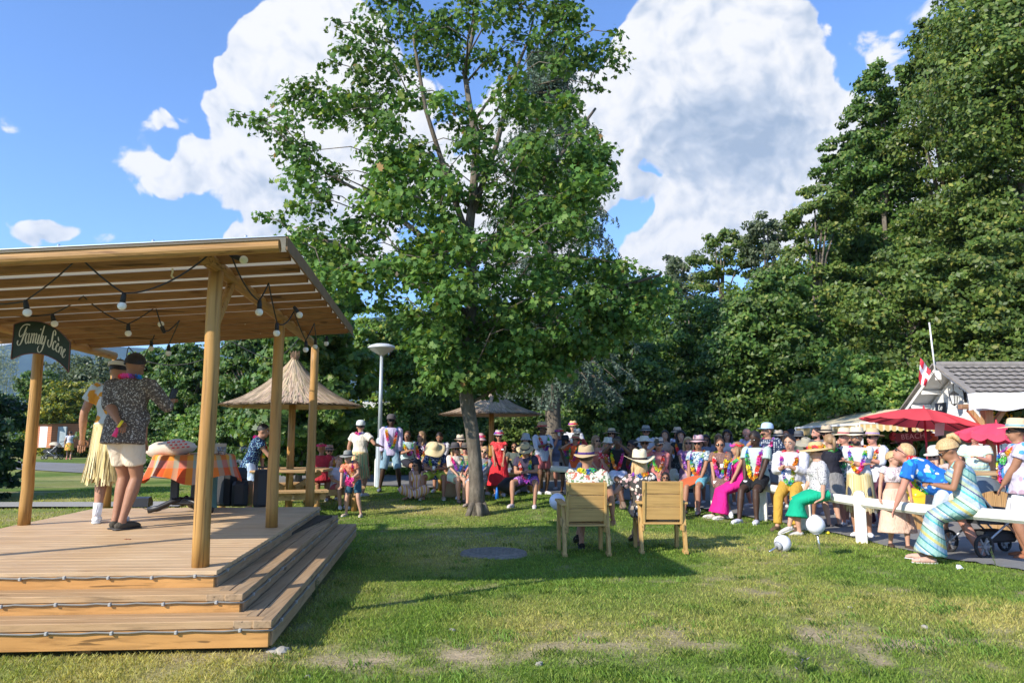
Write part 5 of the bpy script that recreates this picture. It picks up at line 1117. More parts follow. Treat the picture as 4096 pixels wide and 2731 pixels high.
# explicit outer clumps (silhouette) then random inner ones
K_ = [(560, 285, 22), (600, 300, 26), (640, 290, 20), (660, 320, 26), (700, 330, 34), (640, 335, 20), (680, 205, 22), (710, 230, 24), (740, 250, 24), (690, 380, 20), (730, 380, 34), (770, 110, 22), (800, 130, 26), (780, 90, 18), (830, 160, 26), (830, 30, 30), (870, 60, 36), (900, 20, 40), (850, 100, 26), (930, 90, 40), (790, 200, 26), (760, 230, 22), (830, 220, 34), (780, 300, 34), (1400, 110, 20), (1370, 125, 26), (1330, 140, 26), (1290, 110, 30), (1260, 60, 26), (1230, 90, 34), (1385, 180, 22), (1350, 200, 26), (1380, 205, 16), (1300, 180, 34), (1330, 340, 34), (1370, 370, 26), (1400, 385, 22), (1390, 340, 18), (1350, 300, 26), (650, 500, 26), (680, 520, 26), (700, 490, 26), (640, 530, 18), (720, 540, 34), (690, 560, 26), (760, 500, 40), (1010, 40, 50), (1080, 20, 50), (1150, 60, 46), (1190, 20, 36), (960, 150, 46), (1060, 140, 56), (1140, 130, 50), (1240, 30, 26), (880, 150, 30), (880, 210, 30)]
clumps = [(x, y, r, rng.normal(0, .8)) for x, y, r in K_]
tries = 0
while len(clumps) < 520 and tries < 20000:
    tries += 1; y = rng.uniform(-230, 885); l_, r_ = np.interp(y, ey, el), np.interp(y, ey, er); x = rng.uniform(l_ + 18, r_ - 18)
    c0 = 1085; hw = max(60, (r_ - l_) / 2); t_ = abs(x - c0) / hw
    # leave sky gaps on the thin left flank and the thin top
    dens = .26 if y < 300 else (.45 if (x < 850 or x > 1380) and y < 620 else .8)
    if y > 180 and y < 300 and 880 < x < 1000: dens *= .5
    if rng.random() > dens: continue
    dm = math.sqrt(max(.05, 1 - min(1, t_) ** 2)) * np.interp(y, [-200, 100, 400, 650, 880], [1.0, 1.6, 2.5, 2.8, 1.2])
    clumps.append((x, y, rng.uniform(26, 46), rng.uniform(-dm, dm)))
LC, LO, LS, LB = [], [], [], []
for (x, y, r, dy) in clumps:
    c = np.array(mp_(x, y, dy)); rr = r * 1.7415 / F * DM * 1.12; n_ = int(104 * (r / 36) ** 2 * (1 if y > 330 else .72))
    q = nrm(rng.normal(0, 1, (n_, 3))) * (rng.random((n_, 1)) ** .5) * rr * np.array([1.25, 1.2, .72]); q[:, 2] -= .2 * (q[:, 0] ** 2 + q[:, 1] ** 2) / rr
    LC.append(c + q); LO.append(q / rr); LS.append(rng.uniform(.075, .13, n_)); LB.append(np.full(n_, rng.uniform(.8, 1.2) * (1.12 if y > 300 else .9)))
C = np.vstack(LC); O = np.vstack(LO); Sz = np.concatenate(LS); Bb = np.concatenate(LB)
V, k = leaves(C, Sz, MAPLE, O, .55, .9)
cl = colmix(len(C), [(.050, .112, .024), (.075, .145, .030), (.105, .175, .038), (.16, .205, .042), (.20, .12, .04)], [5, 5, 2.5, 1.2, .08]) * Bb[:, None]
trunk = m.build('trunk', barkM, maple, smooth=True)
np_mesh('crown', V, k, cl, leafmat('maple_leaf', .34, .55, .2, 1.18), maple)
# limbs to the clumps
m = MB(); hts = [p.z for p in TP]
def trunk_at(z):
    z = max(TP[4].z, min(TP[-1].z, z))
    for i in range(len(TP) - 1):
        if TP[i].z <= z <= TP[i + 1].z: f_ = (z - TP[i].z) / (TP[i + 1].z - TP[i].z + 1e-6); return TP[i].lerp(TP[i + 1], f_), TR[i] * (1 - f_) + TR[i + 1] * f_
    return TP[-1], TR[-1]
nodes = []
for (x, y, r, dy) in sorted(clumps, key=lambda c: abs(c[0] - 1085) + 60 * abs(c[3])):
    tgt = mp_(x, y, dy); best = None
    for (q, d0) in nodes:
        d_ = (q - tgt).length + .35 * d0
        if q.z < tgt.z + .25 and (best is None or d_ < best[0]): best = (d_, q, d0)
    tb_, tr_ = trunk_at(tgt.z - .55 * abs(tgt.x - TP[6].x) - .25); d_ = (tb_ - tgt).length
    if best is None or d_ < best[0] * 1.0: st, d0, r0 = tb_, 0, min(tr_ * .5, .018 + d_ * .014)
    else: st, d0, r0 = best[1], best[2], .014
    mid = st.lerp(tgt, .5) + Vector((rnd.uniform(-.1, .1), rnd.uniform(-.1, .1), .10 * (st - tgt).length + .03)); m.tube([st, mid, tgt], [r0, r0 * .7, .006], 6)
    nodes.append((tgt, d0 + 1)); nodes.append((mid, d0 + .5))
for P_ in ([(1080, 560), (1030, 420), (985, 280), (960, 130), (975, -20)], [(1088, 480), (1140, 330), (1180, 200), (1215, 60), (1240, -60)], [(1080, 640), (960, 540), (850, 440), (730, 370), (640, 320)], [(1086, 600), (1200, 480), (1300, 350), (1370, 240)], [(1076, 720), (930, 640), (800, 560), (700, 530)], [(1078, 760), (1230, 700), (1390, 660), (1500, 650)]):
    m.tube([mp_(x, y, .25 * math.sin(x) * i) for i, (x, y) in enumerate(P_)], [.07, .055, .04, .026, .012][:len(P_)], 8)
m.build('branches', barkM, trunk, smooth=True)

# ---- general broadleaf trees
PROTO = {}
def crown_mesh(base, blobs, n_leaf, size, shape, cols, w, parent, mat, drop=.3, fill=.25, nclump=150, name='crown', seedgap=.0):
    vol = np.array([b[3] * b[4] * b[5] for b in blobs]) ** (2 / 3); pr = vol / vol.sum(); LC, LO, BB = [], [], []
    per = max(6, n_leaf // nclump)
    for _ in range(nclump):
        b = blobs[rng.choice(len(blobs), p=pr)]; d = nrm(rng.normal(0, 1, (1, 3)))[0]; s_ = rng.random() ** .33 if rng.random() < fill else rng.uniform(.82, 1.05)
        c = np.array(b[:3]) + d * s_ * np.array(b[3:6]); rc = (b[3] + b[5]) / 2 * rng.uniform(.22, .42)
        q = nrm(rng.normal(0, 1, (per, 3))) * (rng.random((per, 1)) ** .45) * rc * np.array([1.2, 1.2, .75]); q[:, 2] = np.where(q[:, 2] < 0, q[:, 2] * .6, q[:, 2])
        LC.append(c + q); LO.append(q / rc + d * .6); BB.append(np.full(per, rng.uniform(.75, 1.25)))
    C = np.vstack(LC); O = np.vstack(LO); B = np.concatenate(BB); keep = C[:, 2] > base[2] + .05; C, O, B = C[keep], O[keep], B[keep]
    V, k = leaves(C, rng.uniform(.7, 1.25, len(C)) * size, shape, O, .22, .9)
    return np_mesh(name, V, k, colmix(len(C), cols, w) * B[:, None], mat, parent)
GREEN = [(.055, .120, .022), (.085, .16, .030), (.13, .20, .04), (.20, .24, .05)]
DARK = [(.045, .10, .021), (.070, .14, .027), (.11, .18, .036), (.16, .21, .045)]
YEL = [(.10, .15, .03), (.22, .24, .03), (.36, .32, .03), (.06, .10, .02)]
GREY = [(.08, .11, .055), (.11, .14, .075), (.15, .18, .10), (.06, .085, .04)]
OLIVE = [(.070, .125, .024), (.105, .165, .032), (.155, .205, .042), (.24, .25, .052)]
LIME = [(.09, .18, .03), (.13, .24, .045), (.20, .30, .06), (.30, .33, .06)]
def btree(px, top, hw, Y, label, cols=GREEN, n_leaf=9000, size=.20, low=.02, group='trees behind the lawn', name='broadleaf_tree', cat='tree', shape=DIAM, limbs=14, nclump=170, bottom=None, asym=0, trunk=True):
    """px, top, hw in 2352-wide picture pixels"""
    a = pt(px * 1.7415, top * 1.7415, Y); r = hw * 1.7415 / F * Y; x0 = a.x; z0 = g(x0, min(Y, 60)); H = a.z - z0; zb = z0 + max(low * H, 0) if bottom is None else pt(px * 1.7415, bottom * 1.7415, Y).z
    base = (x0, Y, z0); t = thing(name, label, cat, base, group); blobs = []
    nb_ = 9; hz = a.z - zb
    for i in range(nb_):
        s_ = (i + .5) / nb_; rad = r * (min(1, .62 + s_ * 1.3) * (1 - .62 * (max(0, s_ - .5) / .5) ** 1.8)) if hz > 1.2 * r else r * math.sqrt(max(.2, 1 - (s_ * .93) ** 2)); k = rng.uniform(.55, .75)
        for _ in range(2 if i < nb_ - 1 else 1):
            an = rng.uniform(0, 6.28); off = rad * rng.uniform(.35, .6) if i < nb_ - 1 else 0
            bz = zb + hz * s_; rz_ = min(k * rad, (a.z - bz) * .95 + .1)
            blobs.append((x0 + off * math.cos(an), Y + off * math.sin(an) * .9, bz, k * rad * 1.05, k * rad, max(.25, rz_)))
    blobs.append((x0, Y, a.z - .34 * r, .52 * r, .52 * r, .36 * r)); blobs.append((x0 + .3 * r, Y - .2 * r, a.z - .62 * r, .5 * r, .5 * r, .38 * r)); blobs.append((x0 - .35 * r, Y - .1 * r, a.z - .66 * r, .5 * r, .5 * r, .38 * r))
    m = MB(); r0 = .011 * H + .05
    if trunk:
        P = [Vector((x0 + .04 * H * math.sin(i * 1.1) * i / 6, Y, z0 - .1 + H * .74 * i / 6)) for i in range(7)]; m.tube(P, [r0 * (1 - i / 6.6) for i in range(7)], 10, wob=.06)
        for b in [blobs[i] for i in rng.choice(len(blobs), limbs)]:
            e = Vector(b[:3]) + Vector((rnd.uniform(-.5, .5) * b[3], rnd.uniform(-.5, .5) * b[4], 0)); st_ = P[min(5, max(1, int((e.z - z0) / (H * .74) * 6) - 1))]; m.tube([st_, st_.lerp(e, .5) + Vector((0, 0, .08 * H * .3)), e], [r0 * .38, r0 * .25, .02], 6)
        m.build('trunk', barkM, t, smooth=True)
    else:
        for k_ in range(8): e = Vector(blobs[rng.choice(len(blobs))][:3]); m.tube([Vector((x0 + rnd.uniform(-.3, .3) * r, Y, z0 - .05)), e], [.035, .012], 5)
        m.build('stems', barkM, t, smooth=True)
    crown_mesh(base, blobs, int(n_leaf * 2.3), size * .93, shape, cols, [3, 4, 2.2, .8], t, leafmat('leaf', .32, .5, .3, 1.75), nclump=int(nclump * 1.7))
    return t
# right-hand wood, front to back
btree(2320, -190, 215, 24, 'tallest tree at the right edge reaching above the frame', OLIVE, 30000, .19, group='trees of the wood on the right', nclump=420, bottom=560)
btree(2160, 40, 130, 27, 'tall tree just left of the tallest one at the right edge', OLIVE, 16000, .19, group='trees of the wood on the right', nclump=260, bottom=640)
btree(2030, 150, 120, 29, 'tree with a pointed top left of the tall right edge trees', GREEN, 14000, .2, group='trees of the wood on the right', nclump=230, bottom=700)
btree(1935, 320, 100, 31, 'dark rounded tree standing below the pointed one on the wood edge', GREEN, 11000, .2, group='trees of the wood on the right', nclump=190, bottom=760)
btree(1880, 430, 115, 28, 'mid height tree whose crown leans out over the cloud edge', OLIVE, 11000, .19, group='trees of the wood on the right', nclump=180)
btree(1765, 480, 120, 34, 'lighter tree on the sloping skyline right of the cedar', GREY, 9000, .22, group='trees of the wood on the right', nclump=150)
btree(1665, 530, 115, 37, 'small round topped tree halfway down the sloping skyline', OLIVE, 8000, .23, group='trees of the wood on the right', nclump=140)
btree(1560, 580, 110, 41, 'pale thin topped tree lowest on the sloping skyline', GREY, 8000, .24, group='trees of the wood on the right', nclump=140)
btree(1460, 615, 105, 39, 'bright green tree just right of the maple crown', LIME, 8000, .23, group='trees of the wood on the right', nclump=140)
btree(1590, 690, 150, 30, 'broad dark tree in the hollow right of the cedar', DARK, 13000, .2, group='trees of the wood on the right', nclump=210)
btree(1800, 620, 150, 25.5, 'broad deep green tree in the middle of the wood', GREEN, 14000, .19, group='trees of the wood on the right', nclump=230)
btree(2090, 560, 160, 23.5, 'leafy tree directly behind the white pole', OLIVE, 15000, .18, group='trees of the wood on the right', nclump=240)
btree(2290, 520, 150, 22.3, 'leafy tree directly behind the tiled roof', OLIVE, 15000, .18, group='trees of the wood on the right', nclump=240)
btree(1960, 820, 120, 22.5, 'low yellowish green tree above the cream awning', LIME, 10000, .16, group='trees of the wood on the right', nclump=170)
btree(1700, 760, 130, 27, 'dark bushy tree above the crowd right of the armchairs', DARK, 11000, .19, group='trees of the wood on the right', nclump=180)
# behind the maple and the stage
btree(1440, 780, 130, 27, 'dark tree behind the cedar branches', DARK, 11000, .19)
btree(1250, 760, 130, 31, 'dense green tree hidden behind the lower maple crown', DARK, 10000, .2)
btree(1060, 740, 130, 30, 'deep green tree behind the maple trunk', GREEN, 10000, .2)
btree(910, 700, 120, 26.5, 'bright green tree behind the street lamp', LIME, 10000, .18)
btree(745, 560, 105, 23, 'light green maple seen between the stage roof and the tall maple', LIME, 12000, .19, shape=MAPLE, nclump=190)
btree(700, 690, 110, 21.5, 'green tree crowding the right end of the stage roof', GREEN, 11000, .18, shape=MAPLE, nclump=170)
btree(590, 770, 105, 29, 'dark green tree above the larger thatched parasol', DARK, 9000, .2)
btree(450, 790, 95, 31, 'deep green tree behind the two presenters', DARK, 9000, .2)
btree(350, 805, 75, 34, 'slender green tree behind the head of the man with the visor', GREEN, 8000, .2)
btree(205, 818, 120, 62, 'grey green willow far beyond the shed', GREY, 11000, .32, group='distant trees on the left', nclump=260)
btree(95, 850, 60, 55, 'small dark green tree left of the distant willow', GREEN, 6000, .28, group='distant trees on the left')
btree(165, 880, 82, 49.5, 'yellow leaved shrubby tree right behind the shed', YEL, 9000, .24, group='distant trees on the left', nclump=170)
btree(300, 880, 80, 42, 'rounded green tree right of the yellow one', GREEN, 7000, .24, group='distant trees on the left')
# hedge bushes
hb = [(360, 975, 75, 27.5, 'leafy green hedge bush behind the stage table'), (450, 960, 80, 27, 'bright hedge bush left of the front right post'), (560, 950, 80, 26.5, 'dark hedge bush behind the larger picnic table'), (670, 962, 70, 26.3, 'shaded hedge bush behind the larger picnic parasol pole'), (770, 965, 70, 26.2, 'dark hedge bush left of the white capped man'), (860, 955, 75, 26.4, 'dark hedge bush behind the street lamp pole'), (960, 940, 80, 26.4, 'olive hedge bush left of the maple trunk'), (1060, 950, 80, 26.6, 'hedge bush right behind the maple trunk'), (1170, 945, 80, 26.6, 'hedge bush right of the smaller thatched parasol'), (1290, 940, 80, 26.8, 'hedge bush behind the men in straw hats'), (1400, 950, 85, 27, 'dark hedge bush above the left armchair'), (1520, 940, 85, 27.2, 'dark hedge bush above the right armchair'), (1640, 930, 90, 27.5, 'dark hedge bush above the seated crowd'), (1760, 925, 90, 27.5, 'hedge bush left of the cream awning')]
for i, (x, y, hw, Y, lab) in enumerate(hb):
    btree(x, y, hw, Y, lab, [GREEN, LIME, DARK, DARK, DARK, DARK, OLIVE, DARK, OLIVE, DARK, DARK, DARK, DARK, DARK][i], 6500, .14, group='bushes of the hedge behind the lawn', name='hedge_bush', cat='bush', trunk=False, nclump=120)
# conifer hedge at the left edge
t = thing('thuja_hedge', 'dark tall conifer hedge at the left edge of the picture', 'hedge', gp(pt(0, 1900, 15.5).x, 16)); bl = []
for k in range(14):
    x = pt(-385 + k * 25, 1800, 16).x; top = [1.95, 2.3, 2.6, 2.9, 2.75, 3.1, 2.85, 3.0, 2.8, 3.1, 2.9, 2.75, 2.6, 2.3, 1.5, 1.1][k] + .1
    for z in (.4, 1.2, 2.0): bl.append((x, 16 + (k % 3) * .4, min(z, top - .5), .55, .8, .6))
    bl.append((x, 16, top - .3, .3, .4, .45))
crown_mesh(gp(-11, 16), bl, 34000, .125, DIAM, [(.016, .045, .018), (.028, .075, .026), (.05, .11, .035), (.07, .13, .04)], [3, 4, 2, .8], t, leafmat('leaf'), nclump=420, name='foliage')
m = MB()
for k in range(0, 15, 3): x = pt(-385 + k * 24, 1800, 16).x; m.tube([gp(x, 16), Vector((x, 16, 2.3))], [.06, .02], 7)
m.build('trunks', barkM, t)
t = thing('reed_clump', 'pale feathery reeds rising over the conifer hedge behind the sign', 'plant', gp(pt(40, 1800, 19).x, 19)); m = MB()
for k in range(22):
    b_ = pt(rnd.uniform(-10, 60), 1700, 19); tp_ = pt(rnd.uniform(-20, 80), rnd.uniform(1352, 1420), 19); m.tube([Vector((b_.x, 19, g(b_.x, 19))), tp_], [.01, .003], 4)
    for j in range(26):
        q = Vector((b_.x, 19, .3)).lerp(tp_, rnd.uniform(.7, 1)); d_ = Vector((rnd.uniform(-1, 1), rnd.uniform(-1, 1), rnd.uniform(-.2, 1))) * .13; e_ = d_.cross(Vector((0, 1, 0))).normalized() * .009; m.add([q, q + d_ * .5 + e_, q + d_, q + d_ * .5 - e_], [(0, 1, 2, 3)])
m.build('blades', plain('reed', (.22, .26, .17), .8), t)

# ---- drooping cedar behind the maple
cb = pt(2206, 1700, 22.5); cb.z = g(cb.x, cb.y); t = thing('cedar_tree', 'blue green weeping cedar with drooping branches behind the maple', 'tree', cb)
top = pt(2200, 150, 22.5); m = MB(); CPt = [Vector((cb.x + .06 * math.sin(i), cb.y, cb.z - .1 + (top.z - cb.z) * i / 10)) for i in range(11)]; m.tube(CPt, [.30, .26, .22, .19, .165, .14, .11, .085, .06, .04, .015], 12, wob=.08); m.build('trunk', barkM, t, smooth=True)
LC = []; m = MB()
for k in range(230):
    s_ = rng.uniform(.20, .99); base_ = CPt[0].lerp(CPt[10], s_); an = rng.uniform(0, 6.28); L_ = np.interp(s_, [.18, .35, .6, .85, 1.0], [2.4, 2.9, 2.35, 1.7, .5]) * rng.uniform(.7, 1.08); d_ = Vector((math.cos(an), math.sin(an), 0)); P = []
    for j in range(9): u = j / 8; P.append(base_ + d_ * (L_ * u) + Vector((0, 0, .30 * L_ * u - .62 * L_ * u ** 2.3)))
    m.tube(P, [.03 * (1 - j / 9.5) for j in range(9)], 5)
    for j in range(34):
        u = rng.uniform(.2, 1); i = min(7, int(u * 8)); q = P[i].lerp(P[i + 1], u * 8 - i); sd = Vector((-d_.y, d_.x, 0)) * rng.normal(0, .30) * (1.1 - .6 * u); ln_ = rng.uniform(.12, .5) * (1.2 - .5 * u)
        for e in range(9): LC.append(q + sd * (1 - .0) + Vector((rng.normal(0, .02), rng.normal(0, .02), -ln_ * e / 9)))
m.build('branches', barkM, t, smooth=True); C = np.array([tuple(c) for c in LC]); V, k = leaves(C, rng.uniform(.08, .15, len(C)), np.array([(0, -.5), (.17, 0), (0, .5), (-.17, 0)]), np.zeros_like(C), .1, 1.2, 0)
np_mesh('crown', V, k, colmix(len(C), [(.10, .15, .11), (.13, .185, .14), (.17, .22, .165), (.07, .11, .07)], [3, 3, 2, 2]), leafmat('cedar_leaf', .15, .6, .2), t)
# ============================================================ PEOPLE
SK = dict(f=(.50, .28, .19), t=(.40, .205, .125), o=(.33, .16, .092), b=(.055, .028, .018), d=(.13, .065, .038), r=(.50, .235, .165))
HC = dict(br=(.07, .035, .018), dk=(.018, .013, .011), bl=(.48, .32, .15), lb=(.26, .16, .08), gr=(.30, .28, .26), rd=(.30, .11, .04))
def skinmat(c):
    k = 'skin_%s' % c
    if k in MC: return MC[k]
    n = NT(k); n.base(SK[c]); n.rough(.55, .35); n.b.inputs['Subsurface Weight'].default_value = 0; MC[k] = n.m; return n.m
def fab(spec):
    """spec: (kind, base, c2, c3, scale)"""
    k = 'fabric_' + str(spec)
    if k in MC: return MC[k]
    kind, c1 = spec[0], spec[1]; c2 = spec[2] if len(spec) > 2 else sh(c1, .8); c3 = spec[3] if len(spec) > 3 else c2; s = spec[4] if len(spec) > 4 else 14
    n = NT('fabric_%s_%d' % (kind, len(MC))); v = n.obj(); f = n.noise(v, 7, 3)
    if kind == 'plain': col = n.ramp(f, [(.3, sh(c1, .93)), (.7, sh(c1, 1.05))])
    elif kind in ('floral', 'leafy', 'speck'):
        w_ = n.N('ShaderNodeTexVoronoi'); w_.inputs['Scale'].default_value = s; ns = n.N('ShaderNodeTexNoise'); n.L(v, ns.inputs[0]); ns.inputs['Scale'].default_value = s * .9
        vv = n.N('ShaderNodeVectorMath', operation='MULTIPLY_ADD'); n.L(ns.outputs['Color'], vv.inputs[0]); a_ = {'floral': .07, 'leafy': .16, 'speck': .05}[kind]; vv.inputs[1].default_value = (a_,) * 3; n.L(v, vv.inputs[2]); n.L(vv.outputs[0], w_.inputs['Vector'])
        th = {'floral': (.42, .46), 'leafy': (.46, .52), 'speck': (.33, .38)}[kind]
        sepc = n.N('ShaderNodeSeparateColor'); n.L(w_.outputs['Color'], sepc.inputs[0]); pick = n.ramp(sepc.outputs[0], [(0, c2), (.52, c3)], 'CONSTANT')
        col = n.mix(n.ramp(w_.outputs['Distance'], [(th[0], 1), (th[1], 0)]), c1, pick)
    elif kind == 'hstripe':
        s_ = n.N('ShaderNodeSeparateXYZ'); n.L(v, s_.inputs[0]); col = n.ramp(n.math('FRACT', n.math('MULTIPLY', s_.outputs[2], s)), [(0, c1), (.38, c2), (.52, c1), (.7, c3), (.85, c2)], 'CONSTANT')
    elif kind == 'vstripe':
        s_ = n.N('ShaderNodeSeparateXYZ'); n.L(v, s_.inputs[0]); col = n.ramp(n.math('FRACT', n.math('MULTIPLY', n.math('ADD', s_.outputs[0], n.math('MULTIPLY', s_.outputs[1], .6)), s)), [(0, c1), (.4, c2), (.6, c3), (.8, c2)], 'CONSTANT')
    elif kind == 'check':
        w_ = n.N('ShaderNodeTexChecker'); n.L(v, w_.inputs[0]); w_.inputs['Scale'].default_value = s; w_.inputs['Color1'].default_value = (*c1, 1); w_.inputs['Color2'].default_value = (*c2, 1); col = w_.outputs[0]
    elif kind == 'dots':
        w_ = n.N('ShaderNodeTexVoronoi'); n.L(v, w_.inputs['Vector']); w_.inputs['Scale'].default_value = s; w_.inputs['Randomness'].default_value = .15; col = n.ramp(w_.outputs['Distance'], [(.33, c2), (.40, c1)])
    elif kind == 'knit':
        s_ = n.N('ShaderNodeSeparateXYZ'); n.L(v, s_.inputs[0]); q = n.math('ADD', n.math('MULTIPLY', s_.outputs[2], 1.7), n.math('ADD', n.math('MULTIPLY', s_.outputs[1], 1.3), .3)); mint = (.27, .47, .40); sky_ = (.25, .38, .50)
        col = n.ramp(n.math('FRACT', q), [(0, mint), (.10, (.03, .22, .26)), (.13, sky_), (.22, (.50, .45, .16)), (.29, mint), (.38, (.10, .20, .12)), (.41, (.60, .62, .55)), (.48, (.34, .42, .48)), (.60, (.05, .38, .42)), (.64, mint), (.72, (.06, .05, .20)), (.75, (.42, .48, .34)), (.83, sky_), (.90, (.5, .52, .46)), (.94, (.02, .16, .2)), (.97, mint)], 'CONSTANT')
        w_ = n.N('ShaderNodeTexVoronoi'); n.L(v, w_.inputs['Vector']); w_.inputs['Scale'].default_value = 70; col = n.mix(n.ramp(w_.outputs['Distance'], [(.2, .25), (.5, 0)]), col, (.65, .68, .62))
    else: raise Exception('kind %r' % (spec,))
    n.base(col); n.rough(.85, .15); n.bump(n.noise(n.obj((1, 1, .45)), 16, 3, .5, .8), .75, .03); MC[k] = n.m; return n.m
WHT = ('plain', (.74, .74, .76)); BLKF = ('plain', (.022, .022, .026))
RAIN = [(.75, .04, .05), (.78, .25, .02), (.80, .62, .02), (.10, .55, .08), (.04, .22, .65), (.30, .06, .5), (.75, .06, .32)]
PEND = []   # (object, voxel, smooth, extra MB, mats)

def ik(a, b, l1, l2, pole):
    d = b - a; L = d.length; mx_ = (l1 + l2) * .999
    if L > mx_: b = a + d * (mx_ / L); d = b - a; L = mx_
    u = d / max(L, 1e-6); x = (l1 * l1 - l2 * l2 + L * L) / (2 * L); h = math.sqrt(max(0, l1 * l1 - x * x)); p = pole - u * pole.dot(u)
    p = p.normalized() if p.length > 1e-5 else Vector((0, -1, 0)); return a + u * x + p * h, b

def person(label, px, top, Y, pose='stand', yaw=0, skin='f', sex='m', hair='short', hc='br', hat=None, hatc=(.62, .50, .33), band=(.05, .05, .06), flowers=False,
           topw=('plain', (.7, .7, .7)), sleeve=.55, bottom='shorts', botw=('plain', (.2, .22, .3)), shoes=(.6, .6, .6), lei=True, leic=None, leil=1.0, glasses=True, gcol=(.012, .012, .014),
           arms='down', lean=0, side=0, nod=0, turn=0, fat=1.0, s=None, seat=.47, sock=None, gr=True, ground=None, legs='mid', hx=None, neck='round', cloth_below=None, beard=False, tagw=False, group='people gathered for the party', frown=0, name='person', spread=0, waist=1.0):
    # ---- pose in person units (1.75 m tall), forward is -y
    fem = sex == 'f'; child = sex == 'c'; fat *= 1.07; k0 = rnd.randrange(35); kl = rnd.choice((4, 5, 7, 9)); leil *= rnd.uniform(.8, 1.05)
    if pose == 'stand': P = Vector((0, 0, .93))
    elif pose == 'sit': P = Vector((0, 0, seat + .11))
    elif pose == 'floor': P = Vector((0, 0, .13))
    la, sd = R(lean), R(side)
    U = Vector((math.sin(sd), -math.sin(la) * math.cos(sd), math.cos(la) * math.cos(sd))); X = Vector((math.cos(sd), 0, -math.sin(sd))); Fw = X.cross(U) * 1.0
    if Fw.y > 0: Fw = -Fw
    def TT(x, f_, u): return P + X * x + Fw * f_ + U * u
    shw = (.165 if fem else .19) * (1 + (fat - 1) * .5); N_ = TT(0, 0, .50)
    tu = R(turn); nd = R(nod + lean * .55)
    Rh = Matrix.Rotation(tu, 3, 'Z') @ Matrix.Rotation(nd, 3, 'X') @ Matrix.Rotation(R(frown), 3, 'Y')
    Hc = N_ + U * .052 + Rh @ Vector((0, -.015, .078))
    hs = 1.18 if child else 1.06
    def HH(x, y, z): return Hc + Rh @ (Vector((x, y, z)) * hs)
    S_ = {q: TT(q * shw, -.01, .452) for q in (-1, 1)}
    hipx = .085
    H_ = {q: P + Vector((q * hipx, 0, -.03)) for q in (-1, 1)}
    if pose == 'stand':
        off = {'mid': (.10, 0, .10, 0), 'wide': (.22, .02, .22, -.03), 'step': (.08, .12, .10, -.16), 'together': (.06, .02, .07, -.04), 'stride': (.05, .32, .05, -.22)}[legs]
        FT = {-1: Vector((-off[0], off[1], .075)), 1: Vector((off[2], off[3], .075))}; pole = {q: Vector((q * .1, -1, 0)) for q in (-1, 1)}
    elif pose == 'sit':
        off = {'mid': (.12, -.50, .13, -.44), 'wide': (.24, -.45, .24, -.48), 'cross': (-.10, -.52, .10, -.36), 'together': (.06, -.42, .06, -.44), 'out': (.12, -.62, .16, -.50), 'back': (.10, -.22, .12, -.30)}.get(legs, (.12, -.44, .12, -.42))
        FT = {-1: Vector((-off[0], off[1], .075)), 1: Vector((off[2], off[3], .075))}; pole = {q: Vector((q * (.35 if legs == 'wide' else .05), -.6, 1)) for q in (-1, 1)}
        if legs == 'cross': FT[-1] = Vector((.16, -.52, .16)) if True else FT[-1]
    else:
        FT = {-1: Vector((.16, -.30, .07)), 1: Vector((-.16, -.36, .07))}; pole = {q: Vector((q * 1, -.5, .45)) for q in (-1, 1)}
    KN, AK = {}, {}
    for q in (-1, 1): KN[q], AK[q] = ik(H_[q], FT[q], .43, .43, pole[q])
    # arms
    AT = {}
    presets = {'down': lambda q: S_[q] + Vector((q * .10, -.04, -.52)), 'lap': lambda q: Vector((q * .04, P.y - .30, P.z + .05)), 'knee': lambda q: KN[q] + Vector((-q * .03, .04, .07)), 'cross': lambda q: TT(-q * .13, .20, .24 + q * .015),
               'chest': lambda q: TT(q * .04, .30, .27), 'cup': lambda q: TT(q * .05, .29, .26), 'mouth': lambda q: HH(q * .02, -.17, -.09), 'camera': lambda q: HH(q * .07, -.24, -.02), 'hip': lambda q: TT(q * .22, .05, .02), 'pocket': lambda q: TT(q * .20, .08, -.10),
               'back': lambda q: TT(-q * .10, -.20, .07), 'rail': lambda q: TT(q * .27, .02, -.08), 'out': lambda q: TT(q * .40, .22, .20), 'phone': lambda q: TT(q * .20, .36, .33), 'face': lambda q: HH(q * .05, -.10, -.10), 'fwd': lambda q: TT(q * .12, .48, .12), 'low': lambda q: TT(q * .10, .28, -.12), 'prop': lambda q: Vector((q * .26, -.30, .50)), 'reach': lambda q: Vector((q * .16, -.62, .80)),
               'push': lambda q: TT(q * .2, .5, .2), 'post': lambda q: Vector((q * .2, -.60, .60))}
    if isinstance(arms, str): arms = (arms, arms)
    EL, WR = {}, {}
    for q, nm in ((-1, arms[0]), (1, arms[1])):
        pl = Vector((q * .7, .5, -.7)) if nm != 'back' else Vector((q * 1, .6, -.2))
        if nm in ('prop', 'rail', 'hip'): pl = Vector((q * .8, .7, 0))
        EL[q], WR[q] = ik(S_[q], presets[nm](q), .285, .255, pl)
    # ---- scale and placement
    hatx = {None: .125, 'fedora': .19, 'straw': .19, 'wide': .20, 'cap': .15, 'cowboy': .215, 'bucket': .18, 'visor': .13, 'flop': .175, 'flatcap': .15}[hat]
    tp_ = HH(0, .0, hatx if hat else (.135 if hair != 'bun' else .15)).z
    W_ = pt(px, top, Y); gz_ = g(W_.x, Y) if ground is None else ground
    sc_ = (W_.z - gz_) / tp_ if s is None else s
    yw = R(yaw) - math.atan((px - 2048) / F); Rz = Matrix.Rotation(yw, 3, 'Z'); hxy = Rz @ Vector((Hc.x, Hc.y, 0)) * sc_
    loc = Vector((W_.x - hxy.x, W_.y - hxy.y, gz_ if s is None else W_.z - tp_ * sc_))
